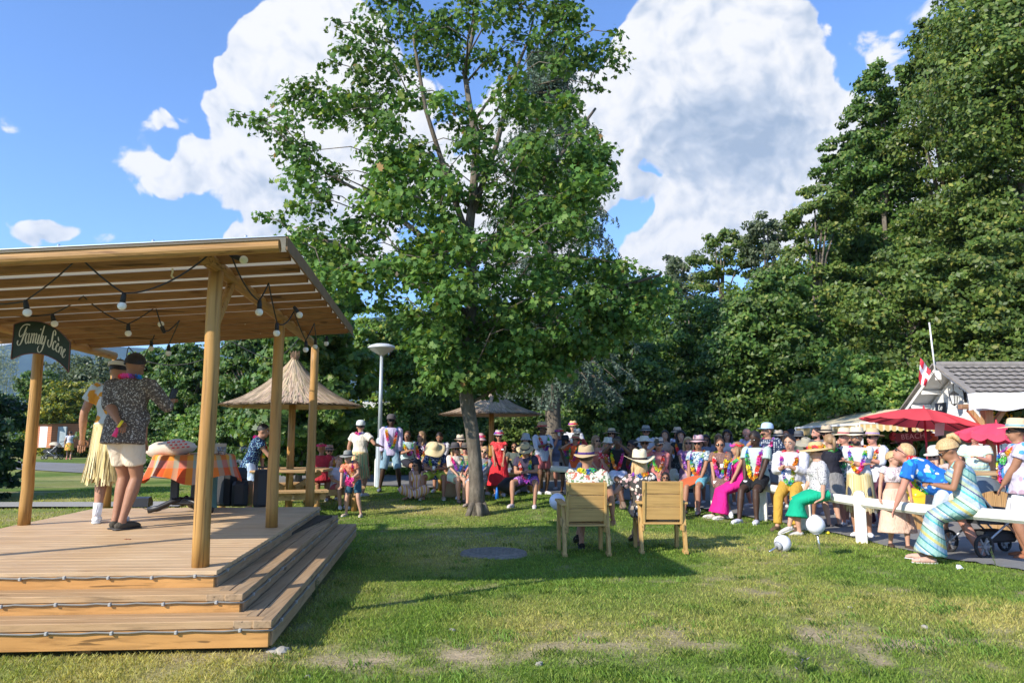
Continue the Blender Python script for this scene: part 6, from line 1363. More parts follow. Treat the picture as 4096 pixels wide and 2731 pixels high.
    # ---- body volume
    f_ = fat; hipw = (.165 if fem else .158) * f_; wst = (.118 if fem else .135) * f_ * waist; cst = (.142 if fem else .158) * f_
    B = MB(); tube = lambda mb, pts, rad, n=14, side=None: mb.tube(pts, rad, n, side=side or X)
    def torso(mb, e, lo=-.09, hi=.5, skirt=0, shx=0):
        prof = [(-.10, hipw * .86, .10 * f_), (0, hipw, .112 * f_), (.08, hipw * .95, .11 * f_), (.19, wst, .098 * f_ * waist), (.32, cst, .115 * f_), (.41, cst * 1.05, .108), (.455, cst * .92, .088), (.487, .088, .074), (.505, .07, .064)]
        pr = [p for p in prof if lo - .001 <= p[0] <= hi + .001]
        if pr[0][0] > lo + .01: pr = [(lo, np.interp(lo, [p[0] for p in prof], [p[1] for p in prof]), np.interp(lo, [p[0] for p in prof], [p[2] for p in prof]))] + pr
        tube(mb, [TT(0, (-.0 if u < .3 else .0), u) for u, _, _ in pr], [((a + e), (b + e)) for _, a, b in pr], 22, X)
    torso(B, 0)
    if fem:
        for q in (-1, 1): B.ball(TT(q * .07, .085 * f_, .32), .058, 12)
    elif f_ > 1.15: B.ball(TT(0, .05, .12), (.15 * f_, .13 * f_, .15), 14)
    for q in (-1, 1):
        B.ball(S_[q] - X * (q * .02), .058, 10); af = .85 if fem else 1; af *= (1 + (f_ - 1) * .5)
        tube(B, [S_[q], S_[q].lerp(EL[q], .4), EL[q]], [.050 * af, .048 * af, .038 * af]); tube(B, [EL[q], EL[q].lerp(WR[q], .3), WR[q]], [.038 * af, .040 * af, .026 * af]); B.ball(EL[q], .038 * af, 10)
        lf = (1.04 if fem else 1) * (1 + (f_ - 1) * .4)
        tube(B, [H_[q], H_[q].lerp(KN[q], .35), KN[q]], [.088 * lf, .080 * lf, .054 * lf]); B.ball(KN[q], .055 * lf, 10); tube(B, [KN[q], KN[q].lerp(AK[q], .3), AK[q].lerp(KN[q], .12), AK[q]], [.052 * lf, .056 * lf, .036, .036])
        if pose == 'floor': fd = Vector((-q * .5, -.8, 0)).normalized()
        else: fd = Vector((q * .22, -1, 0)).normalized()
        if pose == 'sit' and legs == 'cross' and q == -1: fd = Vector((.3, -1, -.35)).normalized()
        B.tube([AK[q] + Vector((0, .035, -.035)) , AK[q] + fd * .06 + Vector((0, 0, -.035)), AK[q] + fd * .15 + Vector((0, 0, -.052))], [(.034, .034), (.040, .030), (.036, .018)], 12, side=(1, 0, 0))
    B.tube([N_ - U * .04, Hc + Rh @ Vector((0, .02, -.05))], [.060 if not fem else .052, .052 if not fem else .045], 12)
    B.ball(HH(0, .008, .028), (.077 * hs, .096 * hs, .095 * hs), 18, Rh); B.ball(HH(0, -.028, -.045), (.058 * hs, .064 * hs, .068 * hs), 16, Rh); B.ball(HH(0, -.062, -.088), (.028 * hs, .026 * hs, .02 * hs), 10, Rh)
    B.tube([HH(0, -.088, .02), HH(0, -.113, -.028), HH(0, -.09, -.036)], [.010, .017, .012], 8)
    for q in (-1, 1): B.ball(HH(q * .078, .01, -.008), (.012, .022, .034), 8, Rh)
    hd = {}
    for q in (-1, 1):
        d_ = (WR[q] - EL[q]).normalized(); nm = arms[0] if q < 0 else arms[1]
        if nm in ('rail', 'prop'): d_ = (Vector((0, -.8, -.35))).normalized()
        if nm in ('knee', 'lap'): d_ = (d_ + Vector((0, -.2, -.5))).normalized()
        sdv = d_.cross(Vector((0, 0, 1))); sdv = sdv.normalized() if sdv.length > .2 else Vector((0, 1, 0)); up_ = sdv.cross(d_); B.tube([WR[q], WR[q] + d_ * .03, WR[q] + d_ * .085], [(.026, .02), (.036, .017), (.038, .013)], 10, side=sdv); hd[q] = (d_, sdv, up_)
    root = B.build(name, skinmat(skin), None, local=True); PEND.append((root, .0155, 3)); root.location = loc; root.rotation_euler = (0, 0, yw); root.scale = (sc_,) * 3; tag(root, label, 'person', group); L = dict(local=True)
    # features kept as an appended detail mesh (same object)
    E = MB()
    for q in (-1, 1):
        d_, sdv, up_ = hd[q]; nm = arms[0] if q < 0 else arms[1]; grip = nm in ('cup', 'mouth', 'camera', 'phone', 'back', 'chest', 'push'); cl = 1.0 if grip else .35
        if nm in ('rail', 'prop'): cl = .2
        sg = 1 if up_.dot(Vector((0, 0, 1))) > 0 else -1; dn = up_ * (-sg)
        for k, (o_, ln_) in enumerate([(-.029, .066), (-.010, .076), (.010, .070), (.028, .056)]):
            b_ = WR[q] + d_ * .078 + sdv * o_; p1 = b_ + (d_ + dn * .25 * cl).normalized() * ln_ * .45; p2 = p1 + (d_ + dn * 1.1 * cl).normalized() * ln_ * .32; p3 = p2 + (d_ * (1 - .7 * cl) + dn * 1.6 * cl).normalized() * ln_ * .25
            E.tube([b_, p1, p2, p3], [.0095, .009, .008, .006], 6)
        ts = sdv * (-1 if sdv.dot(X) * q > 0 else 1); b_ = WR[q] + d_ * .025 + ts * .024; E.tube([b_, b_ + (d_ * .6 + ts * .8).normalized() * .035, b_ + (d_ * .9 + ts * .35).normalized() * .065], [.012, .010, .007], 6)
    for q in (-1, 1):
        E.ball(HH(q * .031, -.079, .012), (.0135, .010, .009), 8, Rh, mi=1); E.ball(HH(q * .031, -.0875, .012), (.006, .005, .006), 6, Rh, mi=2); E.tube([HH(q * .014, -.091, .030), HH(q * .032, -.092, .036), HH(q * .052, -.080, .030)], .0045, 5, mi=3)
    E.tube([HH(-.027, -.084, -.058), HH(-.012, -.093, -.064), HH(.012, -.093, -.064), HH(.027, -.084, -.058)], [.003, .0065, .0065, .003], 6, mi=4)
    PEND[-1] = (root, .0155, 3, E, [plain('eye_white', (.7, .7, .68), .3, .02), plain('iris', (.03, .02, .015), .3), plain('brow_' + hc, sh(HC[hc], .8), .9), plain('lip_' + skin, (SK[skin][0] * .75, SK[skin][1] * .45, SK[skin][2] * .5), .5)])
    # ---- clothing
    def shirt(mat, sl, lo, e=.018, name_='shirt', strap=False, loose=0):
        M_ = MB(); torso(M_, e, lo, .42 if strap else .488)
        if fem:
            for q in (-1, 1): M_.ball(TT(q * .07, .085 * f_, .32), .058 + e * .75, 12)
        elif f_ > 1.15: M_.ball(TT(0, .05, .12), (.15 * f_ + e, .13 * f_ + e, .16), 14)
        if loose and lo < 0: tube(M_, [TT(0, 0, lo - .015), TT(0, 0, .1)], [(hipw + e + loose, .115 * f_ + e + loose), (hipw + e, .108 * f_ + e)], 22)
        for q in (-1, 1):
            if strap: M_.tube([TT(q * .085, .10, .38), TT(q * .092, .075, .43), TT(q * .10, .02, .488), TT(q * .09, -.08, .42)], [(.034, .016)] * 4, 8)
            else:
                M_.ball(S_[q] - X * (q * .025) - U * .005, .066, 10); af = 1 + (f_ - 1) * .5; r_ = .052 * af + e
                if sl <= 1: tube(M_, [S_[q] - X * (q * .03), S_[q].lerp(EL[q], sl)], [r_ + .006, r_ + .010])
                else: tube(M_, [S_[q], S_[q].lerp(EL[q], .5), EL[q]], [r_, r_ * .95, .044 * af + e * .8]); M_.ball(EL[q], .044 * af + e * .7, 10); tube(M_, [EL[q], EL[q].lerp(WR[q], sl - 1)], [.044 * af + e * .8, .034 * af + e])
        o = M_.build(name_, mat, root, **L); PEND.append((o, .0145, 2, None, None)); return o
    lo_ = -.12 if bottom not in ('grass', 'none') else -.07
    if cloth_below is not None: lo_ = cloth_below
    if pose != 'stand': lo_ = max(lo_, -.07)
    tm = fab(topw)
    if sleeve is not None: shirt(tm, sleeve, lo_, strap=(sleeve == 0), name_='dress_top' if bottom == 'dress' else 'shirt', loose=.012 if not fem else .004)
    def legs_(frac, e, mat, nm):
        M_ = MB(); torso(M_, e * .75, -.10, .10)
        for q in (-1, 1):
            fr1 = min(frac, 1); r1_ = (.088 * (1 - fr1) + .056 * fr1) + e + .010 * (frac <= 1); tube(M_, [H_[q] + Vector((0, 0, .03)), H_[q].lerp(KN[q], fr1)], [.093 + e, r1_]); 
            if frac > 1: M_.ball(KN[q], .056 + e, 10); tube(M_, [KN[q], KN[q].lerp(AK[q], frac - 1)], [.056 + e, .047 + e])
        o = M_.build(nm, mat, root, **L); PEND.append((o, .0155, 2, None, None))
    bm = fab(botw) if isinstance(botw, tuple) else tm
    if bottom == 'shorts': legs_(.72, .020, bm, 'shorts')
    elif bottom == 'short_shorts': legs_(.42, .018, bm, 'shorts')
    elif bottom == 'long_shorts': legs_(.98, .022, bm, 'shorts')
    elif bottom == 'trousers': legs_(1.93, .018, bm, 'trousers')
    elif bottom in ('skirt', 'dress', 'long_dress', 'midi'):
        M_ = MB(); mt = tm if bottom == 'dress' and botw is None else bm; ln_ = {'skirt': .38, 'dress': .42, 'midi': .66, 'long_dress': .80}[bottom]
        kc = (KN[-1] + KN[1]) / 2; kw = abs(KN[1].x - KN[-1].x) / 2
        if pose == 'stand':
            fl_ = .10 if ln_ < .6 else .16; pts_ = [TT(0, 0, .12), TT(0, 0, .02), P + Vector((0, 0, -ln_ * .5)), P + Vector((0, -.02, -ln_))]; rr_ = [(wst + .022, .12 * f_), (hipw + .03, .135 * f_), (hipw + fl_ * .5, .15 * f_ + fl_ * .3), (hipw + fl_, .17 + fl_ * .5)]
            tube(M_, pts_, rr_, 24)
        elif pose == 'sit':
            tube(M_, [TT(0, 0, .10), TT(0, 0, 0)], [(wst + .02, .12), (hipw + .03, .13)], 20)
            e_ = min(ln_, .46) / .43; kk = P.lerp(kc, min(1, e_)); tube(M_, [P + Vector((0, .08, -.01)), P.lerp(kc, .5 * min(1, e_)) + Vector((0, 0, 0)), kk + Vector((0, -.02, 0))], [(hipw + .035, .12), (hipw + .03, .115), (kw + .10, .085)], 20, Vector((1, 0, 0)))
            if ln_ > .46:
                dr = (ln_ - .43); ak = (AK[-1] + AK[1]) / 2; end = kc.lerp(ak, min(1, dr / .40)); tube(M_, [kc + Vector((0, .02, .03)), kc.lerp(end, .5) + Vector((0, .03, 0)), end + Vector((0, .03, 0))], [(kw + .10, .09), (kw + .13, .13), (kw + .16, .18)], 20, Vector((1, 0, 0)))
        else:
            for q in (-1, 1): M_.tube([P, KN[q] + Vector((q * .02, 0, 0))], [.13, .11], 12); M_.ball(KN[q], .12, 10); M_.tube([KN[q], Vector((0, -.40, .10))], [.10, .10], 12)
            tube(M_, [TT(0, 0, .12), P], [(wst + .02, .12), (.2, .17)], 16)
        o = M_.build('skirt', mt, root, **L); PEND.append((o, .017, 3, None, None))
    elif bottom == 'grass':
        legs_(.66, .014, fab(('plain', (.05, .06, .09))), 'shorts'); M_ = MB(); n_ = 260; cols = botw if isinstance(botw, list) else [(.66, .54, .26), (.72, .62, .36), (.55, .42, .18)]
        for k in range(n_):
            a = 2 * math.pi * k / n_ + rnd.uniform(-.03, .03); r0 = 1.0; lnn = rnd.uniform(.50, .60); b_ = TT((hipw + .02) * math.cos(a), (.125 * f_ + .02) * math.sin(a), .05)
            o_ = Vector((math.cos(a), -math.sin(a), 0)); ww = rnd.uniform(.005, .009); t_ = Vector((-o_.y, o_.x, 0)) * ww; sp_ = rnd.uniform(.0, .07); p1 = b_ + o_ * .02 + Vector((0, 0, -lnn * .45)); p2 = b_ + o_ * (.01 + sp_ * .8) + Vector((rnd.uniform(-.03, .03), rnd.uniform(-.03, .03), -lnn)); c = sh(rnd.choice(cols), rnd.uniform(.7, 1.2))
            M_.add([b_ - t_, b_ + t_, p1 + t_, p2 + t_, p2 - t_, p1 - t_], [(0, 1, 2, 5), (5, 2, 3, 4)], col=c)
        tube(M_, [TT(0, 0, .02), TT(0, 0, .08)], [(hipw + .024, .135 * f_), (hipw + .018, .130 * f_)], 20); M_.c[-40:] = [(.6, .5, .28)] * 40
        M_.build('grass_skirt', attrmat('raffia', .8), root, color=True, **L)
    # shoes
    if shoes is not None:
        for q in (-1, 1):
            fd = (Vector((-q * .5, -.8, 0)) if pose == 'floor' else Vector((q * .22, -1, 0))).normalized()
            if pose == 'sit' and legs == 'cross' and q == -1: fd = Vector((.3, -1, -.35)).normalized()
            M_ = MB(); a0 = AK[q] + Vector((0, 0, -.035)); M_.tube([a0 - fd * .06, a0 - fd * .03, a0 + fd * .05, a0 + fd * .12, a0 + fd * .17 - Vector((0, 0, .01)), a0 + fd * .195 - Vector((0, 0, .015))], [(.022, .02), (.040, .036), (.045, .038), (.047, .028), (.038, .022), (.015, .012)], 14, side=(1, 0, 0))
            M_.tube([a0 - fd * .07 - Vector((0, 0, .030)), a0 + fd * .06 - Vector((0, 0, .033)), a0 + fd * .2 - Vector((0, 0, .030))], [(.034, .010), (.048, .010), (.030, .008)], 14, side=(1, 0, 0), mi=1)
            so_ = plain('sole_white', (.65, .65, .63), .7, .05) if max(shoes) > .3 else plain('sole_dark', (.05, .045, .04), .7)
            sh_o = M_.build('shoe', [fab(('plain', shoes)), so_], root, smooth=True, **L)
            if sock: M_ = MB(); M_.tube([AK[q] - Vector((0, 0, .02)), AK[q].lerp(KN[q], .30)], [.038, .046], 12); M_.build('sock', fab(('plain', sock)), root, smooth=True, **L)
    # ---- hair
    hm = 'hair_' + hc
    if hm not in MC:
        n = NT(hm); v = n.obj((40, 40, 4)); f2_ = n.noise(v, 2, 4, .7); n.base(n.ramp(f2_, [(.3, sh(HC[hc], .6)), (.7, sh(HC[hc], 1.5))])); n.rough(.5, .4); n.bump(f2_, .6, .01); MC[hm] = n.m
    if hair != 'bald':
        M_ = MB(); vs = []; NR_, NS = 9, 20; big = {'short': 1.0, 'curly': 1.22}.get(hair, 1.06)
        for i in range(NR_ + 1):
            ph = i / NR_ * R(112)
            for j in range(NS):
                a = 2 * math.pi * j / NS; back_ = (1 + math.sin(a)) / 2; p_ = min(ph, R(50) + R(66) * back_ ** .55 - (R(9) * (1 - abs(math.cos(a)) ) if hair == 'short' else 0) if not (hat and hat != 'visor') else R(60) + R(60) * back_ ** .7)
                jt = 1 + (rnd.uniform(-.02, .04) if hair != 'curly' else rnd.uniform(-.05, .12)); x, y, z = math.sin(p_) * math.cos(a) * (.088 if hair != 'short' else .0835) * big * jt, math.sin(p_) * math.sin(a) * (.110 if hair != 'short' else .1055) * big * jt, math.cos(p_) * .108 * big * (.93 if hat else 1)
                vs.append(HH(x, y + .010, z + .026))
        M_.add(vs, [(i * NS + j, (i + 1) * NS + j, (i + 1) * NS + (j + 1) % NS, i * NS + (j + 1) % NS) for i in range(NR_) for j in range(NS)])
        if hair in ('long', 'curly'):
            dn_ = .30 if hair == 'long' else .20; rr_ = 1.35 if hair == 'curly' else 1
            M_.tube([HH(0, .045, .03), HH(0, .065, -.08), HH(0, .07, -.16) , HH(0, .065, -dn_)], [(.085 * rr_, .06), (.088 * rr_, .055), (.092 * rr_, .045), (.06, .02)], 14, side=Rh @ Vector((1, 0, 0)))
            for q in (-1, 1): M_.tube([HH(q * .072, .005, .05), HH(q * .090, -.005, -.05), HH(q * .085, -.02, -.15), HH(q * .075, -.05, -dn_ + .04)], [(.022 * rr_, .035), (.024 * rr_, .035), (.024 * rr_, .028), (.010, .012)], 8, side=Rh @ Vector((1, 0, 0)))
        if hair == 'pony': M_.tube([HH(0, .10, .06), HH(0, .15, .05), HH(0, .155, -.05), HH(0, .13, -.17)], [.022, .034, .032, .008], 10)
        if hair == 'bun': M_.tube([HH(0, .07, .10), HH(0, .10, .12), HH(0, .14, .11), HH(0, .155, .06), HH(0, .15, .0)], [.022, .034, .036, .028, .012], 12)
        if hair == 'braid':
            P0 = [HH(.06, .03, -.05), HH(.085, -.02, -.12), HH(.08, -.06, -.19), HH(.07, -.09, -.28)]
            for k in range(9): t_ = k / 8 * 3; i = min(2, int(t_)); c = P0[i].lerp(P0[i + 1], t_ - i); M_.ball(c + Vector((.006 * (-1) ** k, 0, 0)), (.022, .02, .022), 8)
        M_.build('hair', MC[hm], root, smooth=True, **L)
    if beard:
        M_ = MB(); M_.ball(HH(0, -.036, -.062), (.060, .064, .060), 14, Rh); M_.build('beard', MC[hm], root, smooth=True, **L)
    # ---- hat
    if hat:
        HM = Matrix.Translation(HH(0, .01, .055)) @ Rh.to_4x4() @ Matrix.Rotation(R(-3), 4, 'X') @ Matrix.Scale(hs, 4); m3 = HM.to_3x3(); hc0 = HM.translation; k_ = 'hat_%.2f_%.2f' % (hatc[0], hatc[2])
        if k_ not in MC:
            n = NT(k_); v = n.obj(); w_ = n.N('ShaderNodeTexWave'); n.L(v, w_.inputs[0]); w_.inputs['Scale'].default_value = 26; w_.inputs['Distortion'].default_value = 3; w_.bands_direction = 'Z'; n.base(n.ramp(w_.outputs['Fac'], [(.2, sh(hatc, .8)), (.8, sh(hatc, 1.08))])); n.rough(.85, .15); n.bump(w_.outputs['Fac'], .35, .005); MC[k_] = n.m
        M_ = MB(); pinch = lambda p, a, r: p; br = {'fedora': .150, 'straw': .175, 'wide': .23, 'cowboy': .205, 'bucket': .150, 'flop': .235}.get(hat, 0)
        if hat in ('fedora', 'straw', 'cowboy', 'wide'):
            ch = {'fedora': .125, 'straw': .115, 'cowboy': .15, 'wide': .11}[hat]; cr = .098
            curl = {'fedora': .02, 'straw': .012, 'cowboy': .055, 'wide': -.02}[hat]
            def fn(p, a, r):
                z = p[2]; 
                if r > .105: t_ = (r - .105) / (br - .105); z += curl * t_ ** 1.5 * (abs(math.cos(a)) ** 1.5 * 1.4 - .35) - (.012 * t_ if hat != 'cowboy' else 0)
                elif z > ch * .8 and hat in ('fedora', 'cowboy'): z -= .022 * math.exp(-(p[0] / .03) ** 2)
                return (p[0] * (1 if r > .1 else 1 - .10 * max(0, -math.sin(a)) * (z > ch * .5)), p[1] * 1.16, z)
            M_.lathe([(br, -.004), (br, .0), (br * .8, .003), (.108, .004), (cr, .012), (cr * .98, ch * .5), (cr * .88, ch * .88), (cr * .62, ch), (.02, ch * .97)], hc0, 28, m3, fn=fn)
            M_.lathe([(br, -.004), (.085, -.002)], hc0, 28, m3, fn=fn)
        elif hat in ('bucket', 'flop'):
            wv_ = .03 if hat == 'flop' else 0
            def fn(p, a, r): t_ = max(0, (r - .10) / (br - .10)); return (p[0], p[1] * 1.14, p[2] - (.055 if hat == 'bucket' else .035) * t_ + wv_ * t_ * math.sin(a * 3 + 1))
            M_.lathe([(br, -.003), (br, .002), (br * .8, .004), (.102, .006), (.098, .05), (.085, .10), (.05, .118), (.005, .12)], hc0, 30, m3, fn=fn); M_.lathe([(br, -.003), (.088, -.002)], hc0, 30, m3, fn=fn)
        elif hat in ('cap', 'visor', 'flatcap'):
            if hat != 'visor':
                def fn(p, a, r): return (p[0], p[1] * 1.14, p[2])
                M_.lathe([(.097, -.01), (.098, .03), (.085, .075), (.055, .097), (.004, .103)], hc0, 24, m3, fn=fn)
            else:
                def fn(p, a, r): return (p[0], p[1] * 1.16, p[2])
                M_.lathe([(.097, -.012), (.101, -.012), (.101, .03), (.097, .03)], hc0, 24, m3, fn=fn)
            vs = []; 
            for e, rr_ in ((0, .095), (1, .14), (2, .175)):
                for j in range(9): a = R(-150 + j * 15); vs.append(hc0 + m3 @ Vector((rr_ * .9 * math.cos(a) * (1 - .06 * e), rr_ * 1.12 * math.sin(a), -.004 - .006 * e)))
            nn_ = len(vs); vs += [v_ + m3 @ Vector((0, 0, -.006)) for v_ in vs]; fs = [(e * 9 + j, e * 9 + j + 1, (e + 1) * 9 + j + 1, (e + 1) * 9 + j) for e in range(2) for j in range(8)]; fs += [tuple(nn_ + i for i in f[::-1]) for f in fs]; M_.add(vs, fs)
        ho = M_.build('hat' if hat != 'visor' else 'visor', MC[k_], root, smooth=True, **L)
        if band is not None and hat in ('fedora', 'straw', 'cowboy', 'wide', 'flop'):
            M_ = MB(); M_.lathe([(.1015, .010), (.1030, .012), (.1015, .036), (.099, .038)], hc0, 28, m3, fn=lambda p, a, r: (p[0], p[1] * 1.16, p[2])); M_.build('hat_band', fab(('plain', band)), ho, smooth=True, **L)
        if flowers:
            M_ = MB()
            for k in range(26):
                a = 2 * math.pi * k / 26; c = hc0 + m3 @ Vector((.108 * math.cos(a), .125 * math.sin(a), .03 + rnd.uniform(-.012, .014))); petals(M_, c, (m3 @ Vector((math.cos(a), math.sin(a), .3))).normalized(), .026, RAIN[(k // 3) % 7])
            M_.build('flower_band', attrmat('petal', .8), ho, color=True, **L)
    if flowers and not hat:
        M_ = MB()
        for k in range(22): a = 2 * math.pi * k / 22; petals(M_, HH(.095 * math.cos(a), .115 * math.sin(a), .07 + rnd.uniform(-.01, .01)), Vector((math.cos(a), math.sin(a), .5)).normalized(), .028, RAIN[(k // 3) % 7] if flowers is True else flowers)
        M_.build('flower_crown', attrmat('petal', .8), root, color=True, **L)
    if glasses:
        M_ = MB()
        for q in (-1, 1): M_.ball(HH(q * .034, -.094, .010), (.027, .009, .021), 12, Rh); M_.tube([HH(q * .058, -.088, .016), HH(q * .080, -.03, .014), HH(q * .082, .02, .0)], .004, 5, mi=1)
        M_.tube([HH(-.012, -.099, .014), HH(.012, -.099, .014)], .004, 5, mi=1); fm = plain('frame_%.2f' % gcol[0], gcol, .35, .02); M_.build('sunglasses', [plain('lens_dark', (.008, .008, .01), .12, .02), fm], root, smooth=True, **L)
    # ---- flower garland
    if lei:
        M_ = MB(); fy = .125 * f_ + (.035 if fem else .012); e_ = .028; drop = .25 * leil
        path = [(0, -.10, .475), (.075, -.06, .49), (.105, .0, .475), (.11, .075, .42), (.10, fy, .34), (.075, fy + e_, .34 - drop * .45), (.035, fy + e_, .34 - drop * .9), (0, fy + e_, .34 - drop)]
        if fem: path = [(a, b + (.035 if c < .36 else 0), c) for a, b, c in path]
        full = [Vector(p) for p in path] + [Vector((-p[0], p[1], p[2])) for p in path[-2:0:-1]]; full.append(full[0]); seg = []
        for i in range(len(full) - 1):
            a_, b_ = full[i], full[i + 1]; nn_ = max(2, int((b_ - a_).length / .017)); seg += [a_.lerp(b_, k / nn_) for k in range(nn_)]
        cols = leic or RAIN; cen = Vector((0, .02, .3))
        for k, p in enumerate(seg):
            w_ = TT(p.x, p.y, p.z); o_ = (X * p.x + Fw * (p.y - .0)).normalized(); 
            for _ in range(2): d_ = (o_ + Vector((rnd.uniform(-1, 1), rnd.uniform(-1, 1), rnd.uniform(-1, 1))) * .8).normalized(); petals(M_, w_ + d_ * .010, d_, .033, (.62, .58, .6) if rnd.random() < .1 else sh(cols[(k // kl + k0 + (rnd.random() < .18)) % len(cols)], rnd.uniform(.6, 1.15)))
        M_.build('flower_garland', attrmat('petal', .8), root, color=True, **L)
    if tagw: M_ = MB(); M_.box(TT(.09, .135 * f_ + (.05 if fem else .015), .30), (.07, .006, .04), Matrix.Rotation(-la, 3, 'X')); M_.build('name_label', plain('paper', (.78, .78, .82), .6, .02), root, **L)
    # world helpers for held things
    def wpos(v): return loc + Rz @ (Vector(v) * sc_)
    return dict(root=root, hand={q: wpos(WR[q] + hd[q][0] * .075) for q in (-1, 1)}, w=wpos, HH=HH, TT=TT, sc=sc_, Rz=Rz, hd=hd, WR=WR, yaw=yw, loc=loc, AK=AK, KN=KN)
def petals(M_, c, d, r, col):
    x = d.cross(Vector((.3, .2, 1))); x = x.normalized() if x.length > .05 else Vector((1, 0, 0)); y = d.cross(x); a0 = rnd.uniform(0, 6.28); n = len(M_.v)
    vs = [c]
    for k in range(5):
        for e in (-.45, .45): a = a0 + k * 1.2566 + e; vs.append(c + (x * math.cos(a) + y * math.sin(a)) * r + d * r * rnd.uniform(.1, .7))
    M_.add(vs, [(0, 1 + 2 * k, 2 + 2 * k) for k in range(5)], col=col)
def bake_people():
    for rec in PEND:
        o = rec[0]; md = o.modifiers.new('r', 'REMESH'); md.mode = 'VOXEL'; md.voxel_size = rec[1]; md.use_smooth_shade = True; ms = o.modifiers.new('s', 'SMOOTH'); ms.iterations = rec[2]; ms.factor = .5
    dg = bpy.context.evaluated_depsgraph_get(); dg.update()
    for rec in PEND:
        o = rec[0]; me = bpy.data.meshes.new_from_object(o.evaluated_get(dg)); old = o.data; nm = old.name; o.modifiers.clear()
        if len(rec) > 3 and rec[3]:
            E, mats = rec[3], rec[4]; nv = len(me.vertices); V = np.zeros(nv * 3, dtype=np.float32); me.vertices.foreach_get('co', V); nf = len(me.polygons); nl = len(me.loops); lv_ = np.zeros(nl, dtype=np.int32); me.loops.foreach_get('vertex_index', lv_); ls = np.zeros(nf, dtype=np.int32); me.polygons.foreach_get('loop_start', ls); lt = np.zeros(nf, dtype=np.int32); me.polygons.foreach_get('loop_total', lt)
            m2 = bpy.data.meshes.new(nm); V2 = np.r_[V, np.array([tuple(v) for v in E.v], dtype=np.float32).ravel()]; m2.vertices.add(len(V2) // 3); m2.vertices.foreach_set('co', V2)
            el = [len(f) for f in E.f]; fl_ = [i + nv for f in E.f for i in f]; m2.loops.add(nl + len(fl_)); m2.loops.foreach_set('vertex_index', np.r_[lv_, np.array(fl_, dtype=np.int32)]); m2.polygons.add(nf + len(E.f))
            m2.polygons.foreach_set('loop_start', np.r_[ls, nl + np.cumsum([0] + el[:-1])].astype(np.int32)); m2.polygons.foreach_set('loop_total', np.r_[lt, el].astype(np.int32)); m2.polygons.foreach_set('material_index', np.r_[np.zeros(nf), E.m].astype(np.int32)); m2.polygons.foreach_set('use_smooth', np.ones(nf + len(E.f), dtype=bool))
            m2.update(calc_edges=True); m2.materials.append(old.materials[0]); [m2.materials.append(x) for x in mats]; o.data = m2; bpy.data.meshes.remove(me)
        else:
            if not me.materials: me.materials.append(old.materials[0])
            o.data = me
        o.data.name = nm
def held(nm, label, cat, c, build, mat, group=None):
    m = MB(); build(m, Vector(c)); return tag(m.build(nm, mat, smooth=True, loc=c), label, cat, group)
def cup(p, q, label, col=(.78, .76, .74), h=.10, r=.036):
    c = p['hand'][q] + Vector((0, -.02, -.03)); m = MB(); m.lathe([(.001, 0), (r * .75, 0), (r, h), (r * .93, h), (r * .7, .005)], c, 16); tag(m.build('paper_cup', plain('cup_%.2f_%.2f' % (col[0], col[1]), col, .5, .03), smooth=True, loc=c), label, 'cup', 'cups held by the guests')
FL = lambda b, c2, c3, s=14: ('floral', b, c2, c3, s)
LF = lambda b, c2, c3, s=12: ('leafy', b, c2, c3, s)
pl = lambda *c: ('plain', c)
STRAW = (.62, .48, .28); BEIGE = (.60, .50, .38); CREAM = (.72, .66, .50); GREYH = (.26, .27, .25)
# --- on the stage
A1 = person('man in a dark speckled shirt and cream shorts holding a phone on the stage', 545, 1412, 7.75, yaw=138, lean=5, ground=DH, topw=('speck', (.10, .085, .075), (.52, .49, .45), (.36, .30, .24), 50), sleeve=1.15, bottom='shorts', botw=pl(.70, .60, .47), shoes=(.075, .065, .05), skin='o', hair='short', hc='dk', lei=False, arms=('phone', 'back'), legs='together', nod=14, turn=0, glasses=True, fat=1.12)
M_ = MB()
for k in range(34):
    a = 2 * math.pi * k / 34; petals(M_, A1['TT'](.085 * math.cos(a), .085 * math.sin(a) - .01, .515), Vector((math.cos(a), math.sin(a), .3)).normalized(), .028, RAIN[(k // 4) % 7])
M_.build('flower_garland', attrmat('petal', .8), A1['root'], color=True, local=True)
c = A1['hand'][-1]; m = MB(); m.box(c + Vector((-.01, 0, .05)), (.075, .014, .15), Matrix.Rotation(R(50), 3, 'Z') @ Matrix.Rotation(R(18), 3, 'Y'), bev=.004); tag(m.build('smartphone', plain('phone_black', (.012, .012, .014), .2), loc=c), 'black smartphone held up by the man in the dark speckled shirt', 'phone')
c = A1['hand'][1]; m = MB(); m.tube([c + Vector((.03, -.03, .05)), c + Vector((-.01, -.035, -.02))], [.014, .014], 8, mi=0); m.tube([c + Vector((-.01, -.035, -.02)), c + Vector((-.04, -.04, -.11))], [.016, .026], 8, mi=1); tag(m.build('plastic_shaker', [plain('toy_yellow2', (.75, .6, .02), .4), plain('toy_pink', (.78, .04, .2), .4)], loc=c, smooth=True), 'yellow and pink plastic toy held behind the back of the presenter', 'toy')
A2 = person('man with a white visor and straw skirt on the stage, half behind the other man', 480, 1436, 8.25, yaw=165, ground=DH, topw=LF((.50, .56, .58), (.62, .28, .04), (.56, .60, .64), 9), sleeve=.55, bottom='grass', shoes=(.75, .75, .75), sock=(.72, .72, .74), skin='t', hair='short', hc='dk', hat='visor', hatc=(.72, .68, .6), lei=False, arms=('down', 'down'), nod=12, turn=-10, glasses=False)
